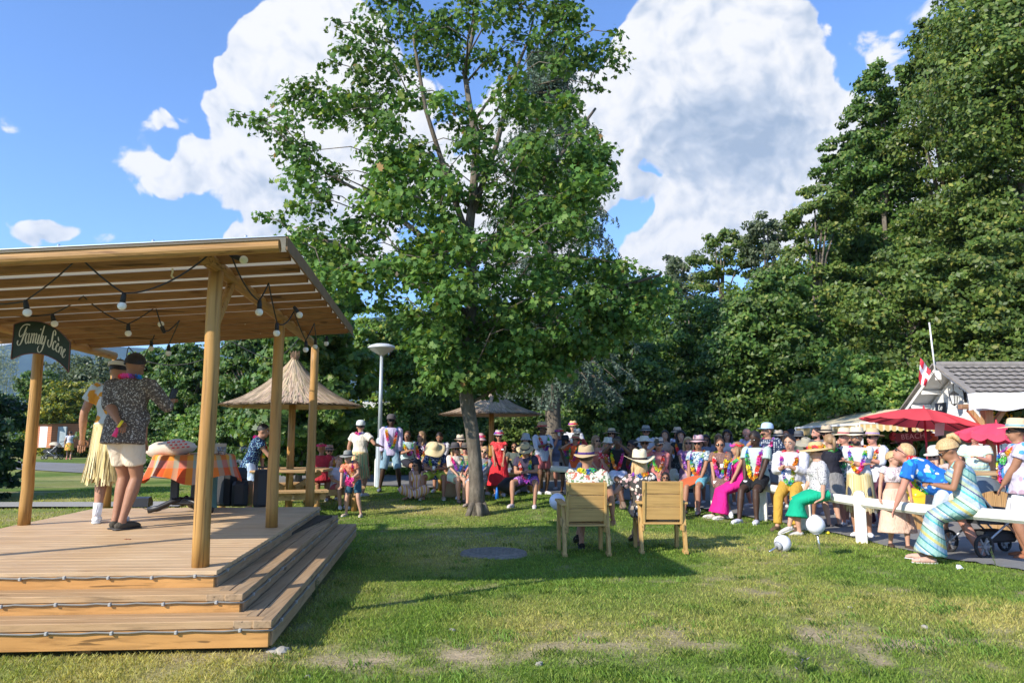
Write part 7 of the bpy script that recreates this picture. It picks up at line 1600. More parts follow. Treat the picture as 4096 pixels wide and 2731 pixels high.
# --- far left
person('small distant person in a white top and bright skirt on the far path', 283, 1722, 43.2, yaw=170, sex='f', topw=pl(.6, .58, .62), sleeve=.3, bottom='skirt', botw=FL((.7, .45, .08), (.75, .2, .1), (.2, .5, .1), 16), shoes=(.7, .05, .12), skin='f', hair='bun', hc='br', arms=('push', 'down'), glasses=False, lei=False, group='people far away')
# --- around the larger picnic table
person('man in a navy patterned shirt and pale shorts leaning over the picnic table', 1055, 1694, 14.1, yaw=78, lean=20, topw=('speck', (.012, .022, .07), (.35, .55, .6), (.12, .3, .5), 40), sleeve=.6, bottom='shorts', botw=pl(.50, .60, .72), shoes=(.1, .08, .06), skin='t', hair='short', hc='dk', arms=('reach', 'low'), glasses=False, leil=.6)
person('woman in a red dress with pink flowers in her hair sitting with her back turned', 1287, 1770, 15.9, pose='sit', yaw=170, sex='f', topw=pl(.48, .04, .06), sleeve=.3, bottom='dress', botw=pl(.48, .04, .06), shoes=(.3, .2, .1), skin='o', hair='short', hc='rd', flowers=(.78, .05, .2), lei=False, arms='lap', glasses=False, fat=1.12)
person('woman with a brown hat sitting behind the woman in the red dress', 1318, 1775, 16.6, pose='sit', yaw=10, sex='f', topw=pl(.55, .3, .28), sleeve=.4, skin='o', hair='short', hc='br', hat='straw', hatc=(.42, .24, .18), lei=True, arms='lap', botw=pl(.3, .2, .2))
B1 = person('child in a grey hat and orange shirt leaning on the picnic bench', 1392, 1797, 13.75, yaw=-25, sex='c', lean=16, side=-14, topw=FL((.55, .22, .13), (.40, .12, .07), (.66, .38, .24), 13), sleeve=.6, bottom='shorts', botw=pl(.035, .09, .13), shoes=(.5, .4, .3), skin='f', hair='short', hc='br', hat='straw', hatc=GREYH, arms=('prop', 'lap'), legs='wide', glasses=False, leil=1.1)
c = B1['hand'][1]; m = MB()
for k in range(26): petals(m, c + Vector((rnd.uniform(-.06, .06), rnd.uniform(-.04, .04), rnd.uniform(-.06, .06))), Vector((rnd.uniform(-1, 1), -1, rnd.uniform(-1, 1))).normalized(), .04, (.78, .06, .3))
tag(m.build('flower_posy', attrmat('petal', .8), loc=c, color=True), 'pink bunch of artificial flowers held by the child in the grey hat', 'flowers')
person('person in a pale lilac shirt sitting low behind the leaning child', 1357, 1818, 15.2, pose='sit', yaw=15, seat=.30, topw=pl(.60, .56, .68), sleeve=.7, skin='f', hair='short', hc='lb', bottom='shorts', botw=pl(.45, .1, .12), arms='knee', lei=False, glasses=False, legs='together')
person('man in white mesh cap and straw skirt, back turned, left of the lamp', 1443, 1680, 17.2, yaw=150, topw=pl(.68, .62, .52), sleeve=.5, bottom='grass', botw=[(.62, .5, .25), (.6, .15, .1), (.2, .4, .2), (.7, .6, .3)], skin='t', hair='short', hc='dk', hat='cap', hatc=(.62, .66, .64), lei=True, arms=('out', 'down'), turn=40, beard=True)
person('tall man in lilac shirt and denim shorts standing by the lamp', 1566, 1656, 18.2, yaw=5, topw=('speck', (.52, .46, .62), (.66, .62, .74), (.34, .26, .46), 60), sleeve=1.85, bottom='long_shorts', botw=pl(.22, .34, .42), shoes=(.12, .14, .18), skin='b', hair='bald', hat='flatcap', hatc=(.10, .09, .09), arms='pocket', legs='wide', leil=1.2)
# --- left bench group
person('man in a pale teal shirt sitting on the fence with his head turned', 1630, 1722, 19.2, pose='sit', seat=.57, yaw=18, topw=pl(.48, .62, .60), sleeve=.65, botw=pl(.03, .03, .04), shoes=(.03, .03, .03), skin='o', hair='short', hc='br', arms='chest', legs='cross', turn=-40, glasses=False, leil=.7)
person('young woman with long fair hair and navy flowered dress seated by the lamp', 1686, 1724, 18.7, pose='sit', seat=.57, yaw=-5, sex='f', topw=FL((.02, .02, .05), (.55, .5, .55), (.4, .3, .4), 26), sleeve=0, bottom='midi', botw=FL((.02, .02, .05), (.55, .5, .55), (.4, .3, .4), 26), skin='f', hair='long', hc='lb', arms='lap', turn=-45, leil=1.3, tagw=True, shoes=(.04, .04, .05))
person('dark haired man in a white shirt looking down beside the flowered dress', 1758, 1730, 18.4, pose='sit', seat=.57, yaw=0, topw=pl(.54, .54, .58), sleeve=1.3, botw=pl(.4, .35, .3), skin='o', hair='short', hc='dk', arms='lap', nod=28, turn=-15, glasses=False, leil=.6, beard=True)
C1 = person('woman in an orange striped sundress sitting on the grass', 1668, 1836, 16.7, pose='floor', yaw=-12, sex='f', topw=('vstripe', (.74, .36, .10), (.74, .62, .48), (.72, .28, .30), 11), sleeve=0, bottom='midi', botw=('vstripe', (.74, .36, .10), (.74, .62, .48), (.72, .28, .30), 9), skin='t', hair='long', hc='dk', arms=('lap', 'lap'), turn=-40, nod=12, lei=False, shoes=None)
cup(C1, -1, 'white paper cup held by the woman sitting on the grass')
C2 = person('person under a floppy straw hat in a navy flowered shirt bent forward on the bench', 1740, 1776, 16.6, pose='sit', seat=.45, yaw=-8, lean=22, nod=30, topw=FL((.02, .035, .11), (.35, .4, .5), (.1, .15, .3), 30), sleeve=.6, bottom='shorts', botw=pl(.5, .6, .1), skin='o', hair='short', hc='br', hat='flop', hatc=(.66, .52, .30), band=None, arms='cup', legs='wide', leic=[(.45, .75, .05), (.75, .7, .1), (.75, .2, .2)], shoes=(.4, .3, .22))
cup(C2, -1, 'white paper cup held by the person under the floppy straw hat')
person('blonde woman in a wide dark hat and sheer cream blouse sitting on the bench', 1822, 1762, 16.2, pose='sit', seat=.45, yaw=20, sex='f', topw=pl(.66, .58, .50), sleeve=.9, bottom='shorts', botw=pl(.55, .68, .45), skin='f', hair='long', hc='bl', hat='wide', hatc=(.085, .08, .085), arms='lap', legs='together', leil=.9, shoes=(.2, .15, .12))
person('man in a beige hat sitting behind the wide dark hat', 1842, 1735, 17.9, pose='sit', seat=.57, yaw=10, topw=FL((.5, .42, .25), (.3, .1, .08), (.55, .5, .35), 18), sleeve=.6, skin='f', hair='short', hc='br', hat='fedora', hatc=(.58, .50, .38), arms='lap', lei=True)
person('man with sunglasses and open patterned shirt just left of the maple trunk', 1862, 1766, 17.0, pose='sit', seat=.5, yaw=-5, topw=('hstripe', (.45, .40, .25), (.2, .3, .2), (.5, .2, .1), 9), sleeve=.6, skin='r', hair='short', hc='dk', hat='straw', hatc=(.13, .11, .09), arms='lap', botw=pl(.3, .25, .2))
person('woman in a pink flowered hat just right of the maple trunk', 1922, 1731, 17.8, pose='sit', seat=.57, yaw=5, sex='f', topw=pl(.6, .5, .45), sleeve=0, bottom='skirt', botw=pl(.4, .3, .3), skin='f', hair='short', hc='br', hat='bucket', hatc=(.66, .42, .44), flowers=True, arms='lap', glasses=False, lei=False)
person('laughing woman with yellow sunglasses and sheer grey cardigan on the bench', 1938, 1783, 15.6, pose='sit', seat=.45, yaw=-12, sex='f', topw=pl(.26, .24, .26), sleeve=1.5, bottom='skirt', botw=FL((.25, .25, .27), (.05, .05, .06), (.5, .5, .5), 20), skin='f', hair='short', hc='bl', arms='lap', side=14, frown=14, gcol=(.75, .62, .02), leil=1.5, shoes=(.3, .24, .2), legs='mid', fat=1.08)
person('woman in a red dress and flower trimmed hat standing beside the parasol pole', 1996, 1716, 17.2, yaw=0, sex='f', topw=('speck', (.68, .035, .045), (.7, .3, .25), (.68, .05, .06), 60), sleeve=.25, bottom='midi', botw=pl(.66, .035, .045), skin='o', hair='short', hc='br', hat='fedora', hatc=(.58, .50, .48), flowers=True, arms='low', lei=False, tagw=True)
D1 = person('shaded man with sunglasses and a red cup at the smaller picnic table', 2058, 1768, 17.9, pose='sit', seat=.5, yaw=-15, topw=pl(.09, .11, .10), sleeve=.6, skin='o', hair='short', hc='dk', arms=('fwd', 'lap'), lei=False, beard=True)
cup(D1, -1, 'red plastic cup on the smaller picnic table', (.70, .02, .03), .12, .045)
person('pale woman in a white bucket hat and sunglasses behind the picnic table', 2103, 1730, 18.3, pose='sit', seat=.57, yaw=-8, sex='f', topw=pl(.1, .1, .11), sleeve=.3, skin='f', hair='long', hc='dk', hat='bucket', hatc=(.56, .62, .66), arms='lap', lei=False, bottom='skirt', botw=pl(.05, .05, .06))
person('man in a straw hat dark T-shirt and purple shorts bending forward on the bench', 2100, 1770, 15.3, pose='sit', seat=.45, yaw=-15, lean=18, side=-4, nod=18, topw=pl(.055, .045, .075), sleeve=.55, bottom='shorts', botw=FL((.30, .10, .36), (.45, .25, .5), (.1, .03, .12), 30), skin='t', hair='short', hc='br', hat='straw', hatc=STRAW, arms='chest', turn=12, legs='wide', leil=1.4, shoes=(.6, .5, .5), fat=1.1)
m = MB(); c = gp(*pt(2030, 1925, 16.1)[:2]); c.z += .32; m.tube([c + Vector((-.22, 0, 0)), c, c + Vector((.3, 0, .12))], [.05, .2, .12], 14, wob=.08); tag(m.build('bag', plain('bag_black', (.02, .02, .022), .5), smooth=True, loc=c), 'large black bag lying on the bench beside the purple shorts', 'bag')
# --- standing group behind the left armchair
E1 = person('man in a white shirt and rose shorts standing in profile with a straw hat', 2170, 1684, 17.6, yaw=28, topw=pl(.56, .58, .68), sleeve=1.25, bottom='shorts', botw=pl(.46, .13, .13), shoes=(.65, .65, .67), skin='d', hair='short', hc='dk', hat='fedora', hatc=(.52, .36, .22), band=(.5, .05, .06), arms=('cup', 'chest'), turn=35, legs='mid', leil=1.0)
cup(E1, -1, 'small white cup held by the man in rose shorts')
E2 = person('heavy man in a blue grey T-shirt and flowered brown hat holding a cup', 2236, 1706, 18.7, yaw=-5, topw=pl(.16, .18, .29), sleeve=.6, botw=pl(.6, .6, .7), skin='r', hair='short', hc='br', hat='wide', hatc=(.36, .26, .18), flowers=True, arms=('mouth', 'down'), fat=1.15, lei=False, glasses=False)
cup(E2, -1, 'white cup held by the man in the blue grey T-shirt')
person('woman in a black hat and black shorts standing in the tree shade', 2262, 1736, 17.6, yaw=22, sex='f', topw=pl(.22, .19, .18), sleeve=.3, bottom='shorts', botw=pl(.02, .02, .022), shoes=(.02, .02, .02), skin='d', hair='long', hc='dk', hat='straw', hatc=(.03, .03, .035), arms=('low', 'lap'), turn=30, legs='step')
E3 = person('man in a bright orange shirt drinking from a cup under a straw hat', 2300, 1733, 17.2, yaw=-25, topw=pl(.72, .12, .04), sleeve=.65, botw=pl(.4, .42, .6), skin='t', hair='short', hc='br', hat='straw', hatc=(.58, .38, .22), band=(.5, .06, .06), arms=('mouth', 'down'), turn=-30, nod=-5, leil=1.1)
cup(E3, -1, 'white printed cup raised by the man in the bright orange shirt')
person('slim man in white shirt and flowered straw hat standing behind the others', 2292, 1680, 20.5, yaw=-12, topw=pl(.54, .54, .58), sleeve=1.5, botw=pl(.2, .2, .25), skin='f', hair='short', hc='br', hat='fedora', hatc=(.66, .50, .24), flowers=True, arms='down', lei=False, glasses=False)
person('man in a small white fedora with a dark band behind the orange shirt', 2308, 1711, 19.6, yaw=-5, topw=pl(.6, .08, .06), sleeve=.6, skin='o', hair='short', hc='dk', hat='fedora', hatc=(.62, .62, .54), arms='down', lei=True)
# --- armchairs (back to the camera)
person('man in a pale tropical print shirt with his back to us in the left armchair', 2345, 1774, 9.82, pose='sit', yaw=176, seat=.44, topw=LF((.66, .62, .50), (.12, .20, .10), (.40, .13, .09), 17), sleeve=.62, botw=pl(.2, .17, .13), skin='t', hair='short', hc='br', hat='fedora', hatc=(.50, .36, .20), band=(.08, .04, .16), arms=('down', 'lap'), turn=-12, legs='cross', shoes=(.03, .025, .02), fat=1.28, glasses=False, leil=.7)
G1 = person('blonde woman in a cream cowboy hat and dark flowered top in the right armchair', 2556, 1790, 10.0, pose='sit', yaw=180, seat=.44, sex='f', topw=FL((.06, .055, .05), (.68, .60, .52), (.55, .35, .33), 17), sleeve=.5, botw=pl(.3, .25, .2), bottom='skirt', skin='f', hair='long', hc='bl', hat='cowboy', hatc=(.72, .62, .42), band=(.04, .03, .03), arms=('lap', 'out'), legs='cross', shoes=(.25, .16, .10), turn=12, side=5, glasses=False, leil=.5)
cup(G1, 1, 'clear plastic cup held out between the two armchairs', (.55, .5, .48), .11, .04)
# --- seated crowd centre
person('young woman with long fair hair and coral top sitting behind the left armchair man', 2384, 1740, 16.4, pose='sit', seat=.57, yaw=10, sex='f', topw=pl(.62, .22, .17), sleeve=0, botw=pl(.6, .3, .25), bottom='skirt', skin='f', hair='long', hc='lb', arms='lap', turn=20, lei=False)
person('woman in a very wide brown hat standing behind the photographer', 2446, 1706, 18.2, yaw=0, sex='f', topw=pl(.6, .45, .4), sleeve=.3, bottom='dress', botw=pl(.6, .45, .4), skin='f', hair='long', hc='br', hat='wide', hatc=(.52, .42, .28), arms='down', lei=True, glasses=True)
person('person in a red flowered shirt and white hat sitting beside the photographer', 2434, 1745, 16.0, pose='sit', seat=.57, yaw=12, topw=FL((.66, .04, .06), (.72, .55, .55), (.7, .3, .3), 20), sleeve=.6, botw=pl(.5, .12, .1), skin='r', hair='short', hc='gr', hat='fedora', hatc=(.70, .66, .56), band=None, arms='lap', turn=20, leic=[(.75, .6, .05), (.75, .1, .1)])
F1 = person('person in black photographing with a phone, seated in white shorts', 2470, 1743, 15.3, pose='sit', seat=.57, yaw=-8, topw=pl(.02, .02, .022), sleeve=.1, bottom='shorts', botw=pl(.60, .62, .75), skin='d', hair='short', hc='dk', arms='camera', legs='cross', glasses=False, lei=True, shoes=(.2, .14, .1))
c = (F1['hand'][-1] + F1['hand'][1]) / 2 + Vector((0, -.02, .03)); m = MB(); m.box(c, (.16, .012, .08), bev=.004); tag(m.build('smartphone', plain('phone_black', (.012, .012, .014), .2), loc=c), 'dark smartphone held sideways by the seated photographer', 'phone')
person('woman with dark pulled back hair and sunglasses looking left behind the cowboy hat', 2525, 1757, 16.2, pose='sit', seat=.57, yaw=-20, sex='f', topw=pl(.38, .18, .09), sleeve=0, bottom='skirt', botw=pl(.3, .2, .15), skin='o', hair='bun', hc='dk', arms='lap', turn=-35)
person('man in a white wide hat sunglasses and lavender shirt right of the cowboy hat', 2577, 1735, 15.4, pose='sit', seat=.57, yaw=5, topw=pl(.42, .42, .60), sleeve=1.3, botw=pl(.2, .2, .3), skin='t', hair='short', hc='br', hat='wide', hatc=(.68, .62, .50), arms='lap', leil=1.1, band=None)
person('tall man in a grey fedora and pale shirt standing behind the lavender shirt', 2583, 1697, 17.5, yaw=0, topw=('check', (.55, .5, .5), (.6, .6, .65), (0, 0, 0), 40), sleeve=.6, botw=pl(.3, .3, .35), skin='o', hair='short', hc='dk', hat='straw', hatc=(.30, .31, .28), arms='down', lei=False)
H1 = person('woman in a salmon pink wrap dress and grey fedora holding up a phone', 2634, 1745, 14.9, pose='sit', seat=.66, yaw=-5, sex='f', topw=pl(.58, .20, .18), sleeve=1.2, bottom='dress', botw=pl(.58, .20, .18), skin='t', hair='short', hc='br', hat='fedora', hatc=(.46, .42, .36), arms=('camera', 'lap'), leil=1.2, fat=1.05)
c = H1['hand'][-1] + Vector((0, -.02, .04)); m = MB(); m.box(c, (.075, .012, .15), bev=.004); tag(m.build('smartphone', plain('phone_black', (.012, .012, .014), .2), loc=c), 'phone held upright by the woman in the salmon pink dress', 'phone')
person('woman with long black hair and a beige blouse behind the salmon pink dress', 2660, 1719, 16.2, yaw=-8, sex='f', topw=pl(.42, .30, .24), sleeve=.5, bottom='skirt', botw=pl(.1, .1, .1), skin='f', hair='long', hc='dk', arms='lap', glasses=False, lei=False)
person('person in a tan fedora and white top at the back of the crowd', 2708, 1705, 18.4, yaw=-30, topw=pl(.6, .6, .68), sleeve=.6, skin='o', hair='short', hc='dk', hat='fedora', hatc=(.62, .46, .32), arms='down', lei=True)
I1 = person('woman with long dark wavy hair and black dress holding a drink', 2722, 1722, 16.0, yaw=5, sex='f', topw=pl(.03, .035, .035), sleeve=.2, bottom='midi', botw=('speck', (.03, .035, .035), (.3, .32, .3), (.1, .1, .1), 60), skin='f', hair='curly', hc='dk', arms=('down', 'cup'), glasses=False)
person('child with sunglasses peeping over the back of the right armchair', 2661, 1887, 13.6, pose='sit', seat=.30, yaw=0, sex='c', topw=pl(.3, .15, .12), sleeve=.5, skin='o', hair='long', hc='dk', arms='lap', lei=False)
person('smiling blonde woman with sunglasses and a lilac garland', 2752, 1746, 15.2, pose='sit', seat=.57, yaw=0, sex='f', topw=pl(.3, .16, .3), sleeve=.3, bottom='skirt', botw=pl(.3, .2, .25), skin='f', hair='long', hc='bl', arms='lap', leic=[(.5, .2, .65), (.65, .4, .7), (.4, .12, .5)], leil=1.5)
J1 = person('man in a white fedora and blue leaf print shirt holding an orange board', 2792, 1735, 14.7, pose='sit', seat=.57, yaw=-22, topw=LF((.55, .60, .58), (.03, .06, .14), (.06, .2, .32), 26), sleeve=.6, botw=pl(.14, .38, .46), skin='o', hair='short', hc='br', hat='fedora', hatc=(.66, .58, .44), arms='low', turn=8, leil=1.2, legs='mid', shoes=(.3, .25, .2))
c = J1['hand'][-1] + Vector((-.05, -.08, 0)); m = MB(); M3 = Matrix.Rotation(R(24), 3, 'Y'); vs = [(.30 * math.cos(a), .085 * math.sin(a)) for a in np.linspace(0, 2 * math.pi, 25)[:-1]]; m.prism(vs, .03, Matrix.Rotation(R(-20), 3, 'Y') @ Matrix.Rotation(R(-20), 3, 'X'), c); tag(m.build('skimboard', plain('orange_board', (.52, .11, .03), .4), loc=c), 'orange oval board across the knees of the man in the blue leaf print shirt', 'board')
person('woman with curly dark hair and round sunglasses in the second row', 2823, 1740, 16.2, yaw=0, sex='f', topw=pl(.2, .2, .25), sleeve=.3, skin='o', hair='curly', hc='dk', arms='down', lei=False, bottom='skirt', botw=pl(.2, .2, .25))
K1 = person('woman in a brown glittery dress and white trainers with crossed legs', 2880, 1751, 14.3, pose='sit', seat=.57, yaw=-5, sex='f', topw=('speck', (.16, .09, .08), (.42, .26, .2), (.2, .12, .1), 70), sleeve=.55, bottom='dress', botw=('speck', (.16, .09, .08), (.42, .26, .2), (.2, .12, .1), 70), skin='t', hair='short', hc='br', arms=('low', 'knee'), legs='cross', shoes=(.72, .72, .72), leil=1.2, tagw=True)
cup(K1, -1, 'white cup held low by the woman in the brown glittery dress')
person('smiling woman with curly black hair standing behind the glittery dress', 2908, 1720, 16, yaw=-10, sex='f', topw=pl(.55, .5, .5), sleeve=.4, bottom='skirt', botw=pl(.3, .3, .3), skin='t', hair='curly', hc='dk', arms='down', glasses=False, lei=False)
K2 = person('woman in a long magenta dress seen in profile with a flower crown', 2948, 1766, 13.9, pose='sit', seat=.57, yaw=-66, sex='f', topw=pl(.62, .02, .22), sleeve=0, bottom='long_dress', botw=pl(.62, .02, .22), skin='t', hair='long', hc='lb', flowers=True, arms=('cup', 'low'), turn=-15, glasses=False, leil=1.1, shoes=(.6, .55, .5))
cup(K2, -1, 'white paper cup held by the woman in the long magenta dress')
person('bald man bending forward behind the magenta dress', 2987, 1714, 15.6, yaw=-30, lean=14, nod=25, topw=pl(.5, .5, .7), sleeve=.6, skin='r', hair='bald', arms='low', lei=True, glasses=False)
K3 = person('young man in a pale mint T-shirt and black shorts sitting on the fence', 3018, 1722, 13.5, pose='sit', seat=.57, yaw=-22, topw=pl(.42, .52, .46), sleeve=.62, bottom='shorts', botw=pl(.02, .02, .022), skin='b', hair='short', hc='dk', arms='low', nod=18, turn=-8, glasses=False, leil=1.4, shoes=(.55, .55, .62), legs='mid')
cup(K3, -1, 'white paper cup by the knee of the young man in the mint T-shirt')
K4 = person('tall man in a pale blue cap and dotted grey shirt standing and looking left', 3066, 1690, 14.3, yaw=-28, topw=('dots', (.03, .045, .09), (.45, .48, .50), (0, 0, 0), 26), sleeve=.62, botw=pl(.22, .23, .25), skin='t', hair='short', hc='br', hat='cap', hatc=(.46, .60, .74), arms=('mouth', 'down'), turn=-28, glasses=False, leil=1.3, shoes=(.1, .1, .1))
# --- behind the chef
person('woman in a beige fedora at the back left of the chef', 3112, 1716, 15.8, yaw=-8, sex='f', topw=pl(.3, .2, .16), sleeve=.4, skin='o', hair='long', hc='lb', hat='fedora', hatc=(.55, .46, .34), arms='down', lei=False, bottom='skirt', botw=pl(.3, .2, .2))
person('man in a black hat behind the left shoulder of the chef', 3164, 1712, 16.6, yaw=-5, topw=pl(.08, .08, .09), sleeve=.6, skin='o', hair='short', hc='dk', hat='straw', hatc=(.035, .035, .04), arms='down', lei=False)
person('man in a charcoal hat and sunglasses behind the right shoulder of the chef', 3194, 1718, 15.8, yaw=-5, topw=pl(.15, .16, .12), sleeve=.6, skin='o', hair='short', hc='dk', hat='straw', hatc=(.11, .12, .13), arms='down', lei=False)
person('person in a large olive grey sun hat between the chef and the green dress', 3222, 1745, 14.2, yaw=20, sex='f', nod=18, topw=pl(.2, .2, .16), sleeve=.5, skin='o', hair='short', hc='br', hat='wide', hatc=(.36, .33, .25), arms='down', lei=False, bottom='skirt', botw=pl(.2, .2, .2), band=None)
person('bearded man in profile behind the straw hat with flowers', 3264, 1708, 15.8, yaw=-55, topw=pl(.1, .1, .12), sleeve=.6, skin='r', hair='short', hc='dk', arms='down', lei=False, glasses=False, beard=True)
N1 = person('smiling chef in a white jacket and mustard trousers sitting on the fence', 3157, 1735, 12.6, pose='sit', seat=.57, yaw=-14, topw=pl(.55, .55, .60), sleeve=1.6, bottom='trousers', botw=pl(.50, .30, .05), skin='f', hair='short', hc='dk', arms=('cup', 'chest'), turn=-6, nod=8, leil=1.4, shoes=(.12, .08, .05), fat=1.08, glasses=False, legs='mid')
cup(N1, -1, 'clear cup held by the smiling chef', (.6, .6, .58))
N2 = person('woman in a green dress printed shawl and flowered straw hat sitting on the fence', 3262, 1757, 11.75, pose='sit', seat=.57, yaw=-78, sex='f', nod=8, topw=('speck', (.52, .50, .50), (.08, .08, .10), (.3, .28, .3), 44), sleeve=1.1, bottom='midi', botw=pl(.01, .36, .20), skin='f', hair='short', hc='br', hat='wide', hatc=(.60, .42, .20), flowers=True, arms=('low', 'rail'), turn=-35, lei=False, legs='cross', shoes=(.55, .52, .48), fat=1.18, glasses=False)
person('woman with a brown ponytail in a black T-shirt standing behind the flowered hat', 3316, 1735, 12.8, yaw=-150, sex='f', topw=pl(.025, .025, .035), sleeve=.55, bottom='skirt', botw=pl(.25, .24, .23), skin='f', hair='pony', hc='lb', arms='low', leil=1.0, glasses=False, shoes=(.1, .08, .08))
person('man in a tan fedora with a striped band standing at the back', 3304, 1697, 14.6, yaw=-10, topw=pl(.5, .4, .3), sleeve=.6, skin='o', hair='short', hc='dk', hat='fedora', hatc=(.50, .40, .28), band=(.03, .03, .03), arms='down', lei=False)
person('man in a cream straw hat hand on chin beside the straw skirt man', 3374, 1705, 13.0, yaw=-25, topw=FL((.66, .66, .66), (.1, .14, .2), (.2, .35, .25), 16), sleeve=.6, botw=pl(.45, .36, .26), skin='r', hair='short', hc='bl', hat='straw', hatc=(.70, .58, .40), band=(.35, .1, .12), arms=('face', 'chest'), turn=-20, leic=[(.05, .55, .1), (.1, .6, .2)], glasses=False)
person('face of a woman with round sunglasses between two straw hats', 3392, 1742, 13.4, yaw=-5, sex='f', topw=pl(.5, .4, .4), sleeve=.4, skin='r', hair='short', hc='lb', arms='down', lei=False, bottom='skirt', botw=pl(.4, .3, .3))
person('man in a cream fedora white T-shirt and straw skirt with folded arms', 3424, 1703, 11.75, yaw=-6, topw=pl(.56, .57, .58), sleeve=.6, bottom='grass', skin='t', hair='short', hc='dk', hat='fedora', hatc=(.74, .62, .44), band=(.02, .02, .03), arms='cross', turn=-12, leil=1.15, glasses=False, beard=True, shoes=(.7, .7, .7))
person('young man in a woven hat and loose white shirt behind the folded arms', 3486, 1706, 12.8, yaw=-30, topw=pl(.54, .54, .58), sleeve=1.2, botw=pl(.08, .03, .05), bottom='trousers', skin='r', hair='short', hc='dk', hat='straw', hatc=(.60, .44, .24), band=(.35, .25, .45), arms='chest', turn=-12, leic=[(.72, .05, .06), (.78, .5, .05)], leil=.8)
# --- right group
person('girl with a fair plait wearing an off shoulder top and beige skirt', 3570, 1803, 10.55, yaw=22, sex='f', topw=FL((.66, .60, .60), (.35, .25, .3), (.5, .4, .45), 40), sleeve=.30, bottom='midi', botw=pl(.66, .44, .33), skin='f', hair='braid', hc='bl', arms=('rail', 'down'), turn=42, lei=False, glasses=False, legs='step', shoes=(.08, .05, .04), cloth_below=.22)
Q1 = person('blond man in a blue hawaiian shirt bending over with a hand on the fence', 3612, 1772, 10.1, yaw=-90, lean=58, topw=FL((.02, .14, .50), (.03, .33, .68), (.66, .68, .66), 13), sleeve=.68, bottom='shorts', botw=pl(.45, .5, .55), skin='r', hair='short', hc='bl', arms=('low', 'post'), nod=-58, glasses=True, leil=1.0, shoes=(.72, .72, .74), legs='stride', s=1.1, fat=1.12)
Q2 = person('woman in a long turquoise striped dress sitting on the fence looking at a phone', 3790, 1757, 9.05, pose='sit', seat=.58, yaw=-86, sex='f', lean=12, nod=28, topw=('knit', (.4, .6, .55)), sleeve=0, bottom='long_dress', botw=('knit', (.4, .6, .55)), skin='o', hair='bun', hc='bl', arms='chest', lei=False, glasses=True, shoes=(.58, .36, .28), fat=1.08, legs='mid')
c = (Q2['hand'][-1] + Q2['hand'][1]) / 2; m = MB(); m.box(c, (.07, .14, .012), Matrix.Rotation(R(30), 3, 'Z') @ Matrix.Rotation(R(30), 3, 'Y'), bev=.003); tag(m.build('smartphone', plain('phone_black', (.012, .012, .014), .2), loc=c), 'phone held by the woman in the turquoise striped dress', 'phone')
person('woman with a white cap and long blonde hair half hidden behind the striped dress', 3738, 1783, 10.3, yaw=-30, sex='f', nod=15, topw=pl(.5, .4, .35), sleeve=.3, skin='f', hair='long', hc='bl', hat='cap', hatc=(.62, .58, .5), arms='face', lei=False, bottom='skirt', botw=pl(.3, .3, .3), s=.88)
R1 = person('older man in a pale striped polo and denim shorts standing under the parasol', 3896, 1722, 14.0, yaw=-6, topw=('hstripe', (.48, .66, .58), (.58, .62, .36), (.42, .58, .70), 9), sleeve=.6, bottom='shorts', botw=pl(.34, .48, .58), skin='r', hair='short', hc='gr', arms=('down', 'cup'), lei=False, glasses=False, tagw=True, fat=1.15)
person('bartender in an orange shirt and dark hat under the red parasol', 3603, 1746, 17.2, yaw=60, topw=pl(.66, .35, .10), sleeve=.6, botw=pl(.1, .1, .1), skin='o', hair='short', hc='dk', hat='wide', hatc=(.10, .035, .025), arms='low', lei=False, glasses=False)
S1 = person('large man in a straw hat and blue flowered shirt at the right edge', 4060, 1664, 9.6, yaw=-78, topw=FL((.50, .46, .56), (.08, .30, .55), (.42, .30, .36), 10), sleeve=.6, bottom='long_shorts', botw=pl(.74, .74, .76), skin='o', hair='short', hc='dk', hat='straw', hatc=(.66, .50, .32), band=(.25, .38, .42), arms='low', leil=1.3, fat=1.32, turn=0, shoes=(.3, .12, .06))
person('woman with fair hair and dark sunglasses just behind the glittery dress', 2874, 1733, 16.4, yaw=0, sex='f', topw=pl(.3, .22, .18), sleeve=.4, bottom='skirt', botw=pl(.2, .2, .2), skin='o', hair='long', hc='lb', arms='down', lei=False)
person('person with reddish hair mostly hidden behind the beige fedora', 3142, 1722, 16.2, yaw=10, sex='f', topw=pl(.2, .25, .2), sleeve=.4, bottom='skirt', botw=pl(.2, .2, .2), skin='f', hair='short', hc='rd', arms='down', lei=False, glasses=False)
bake_people()
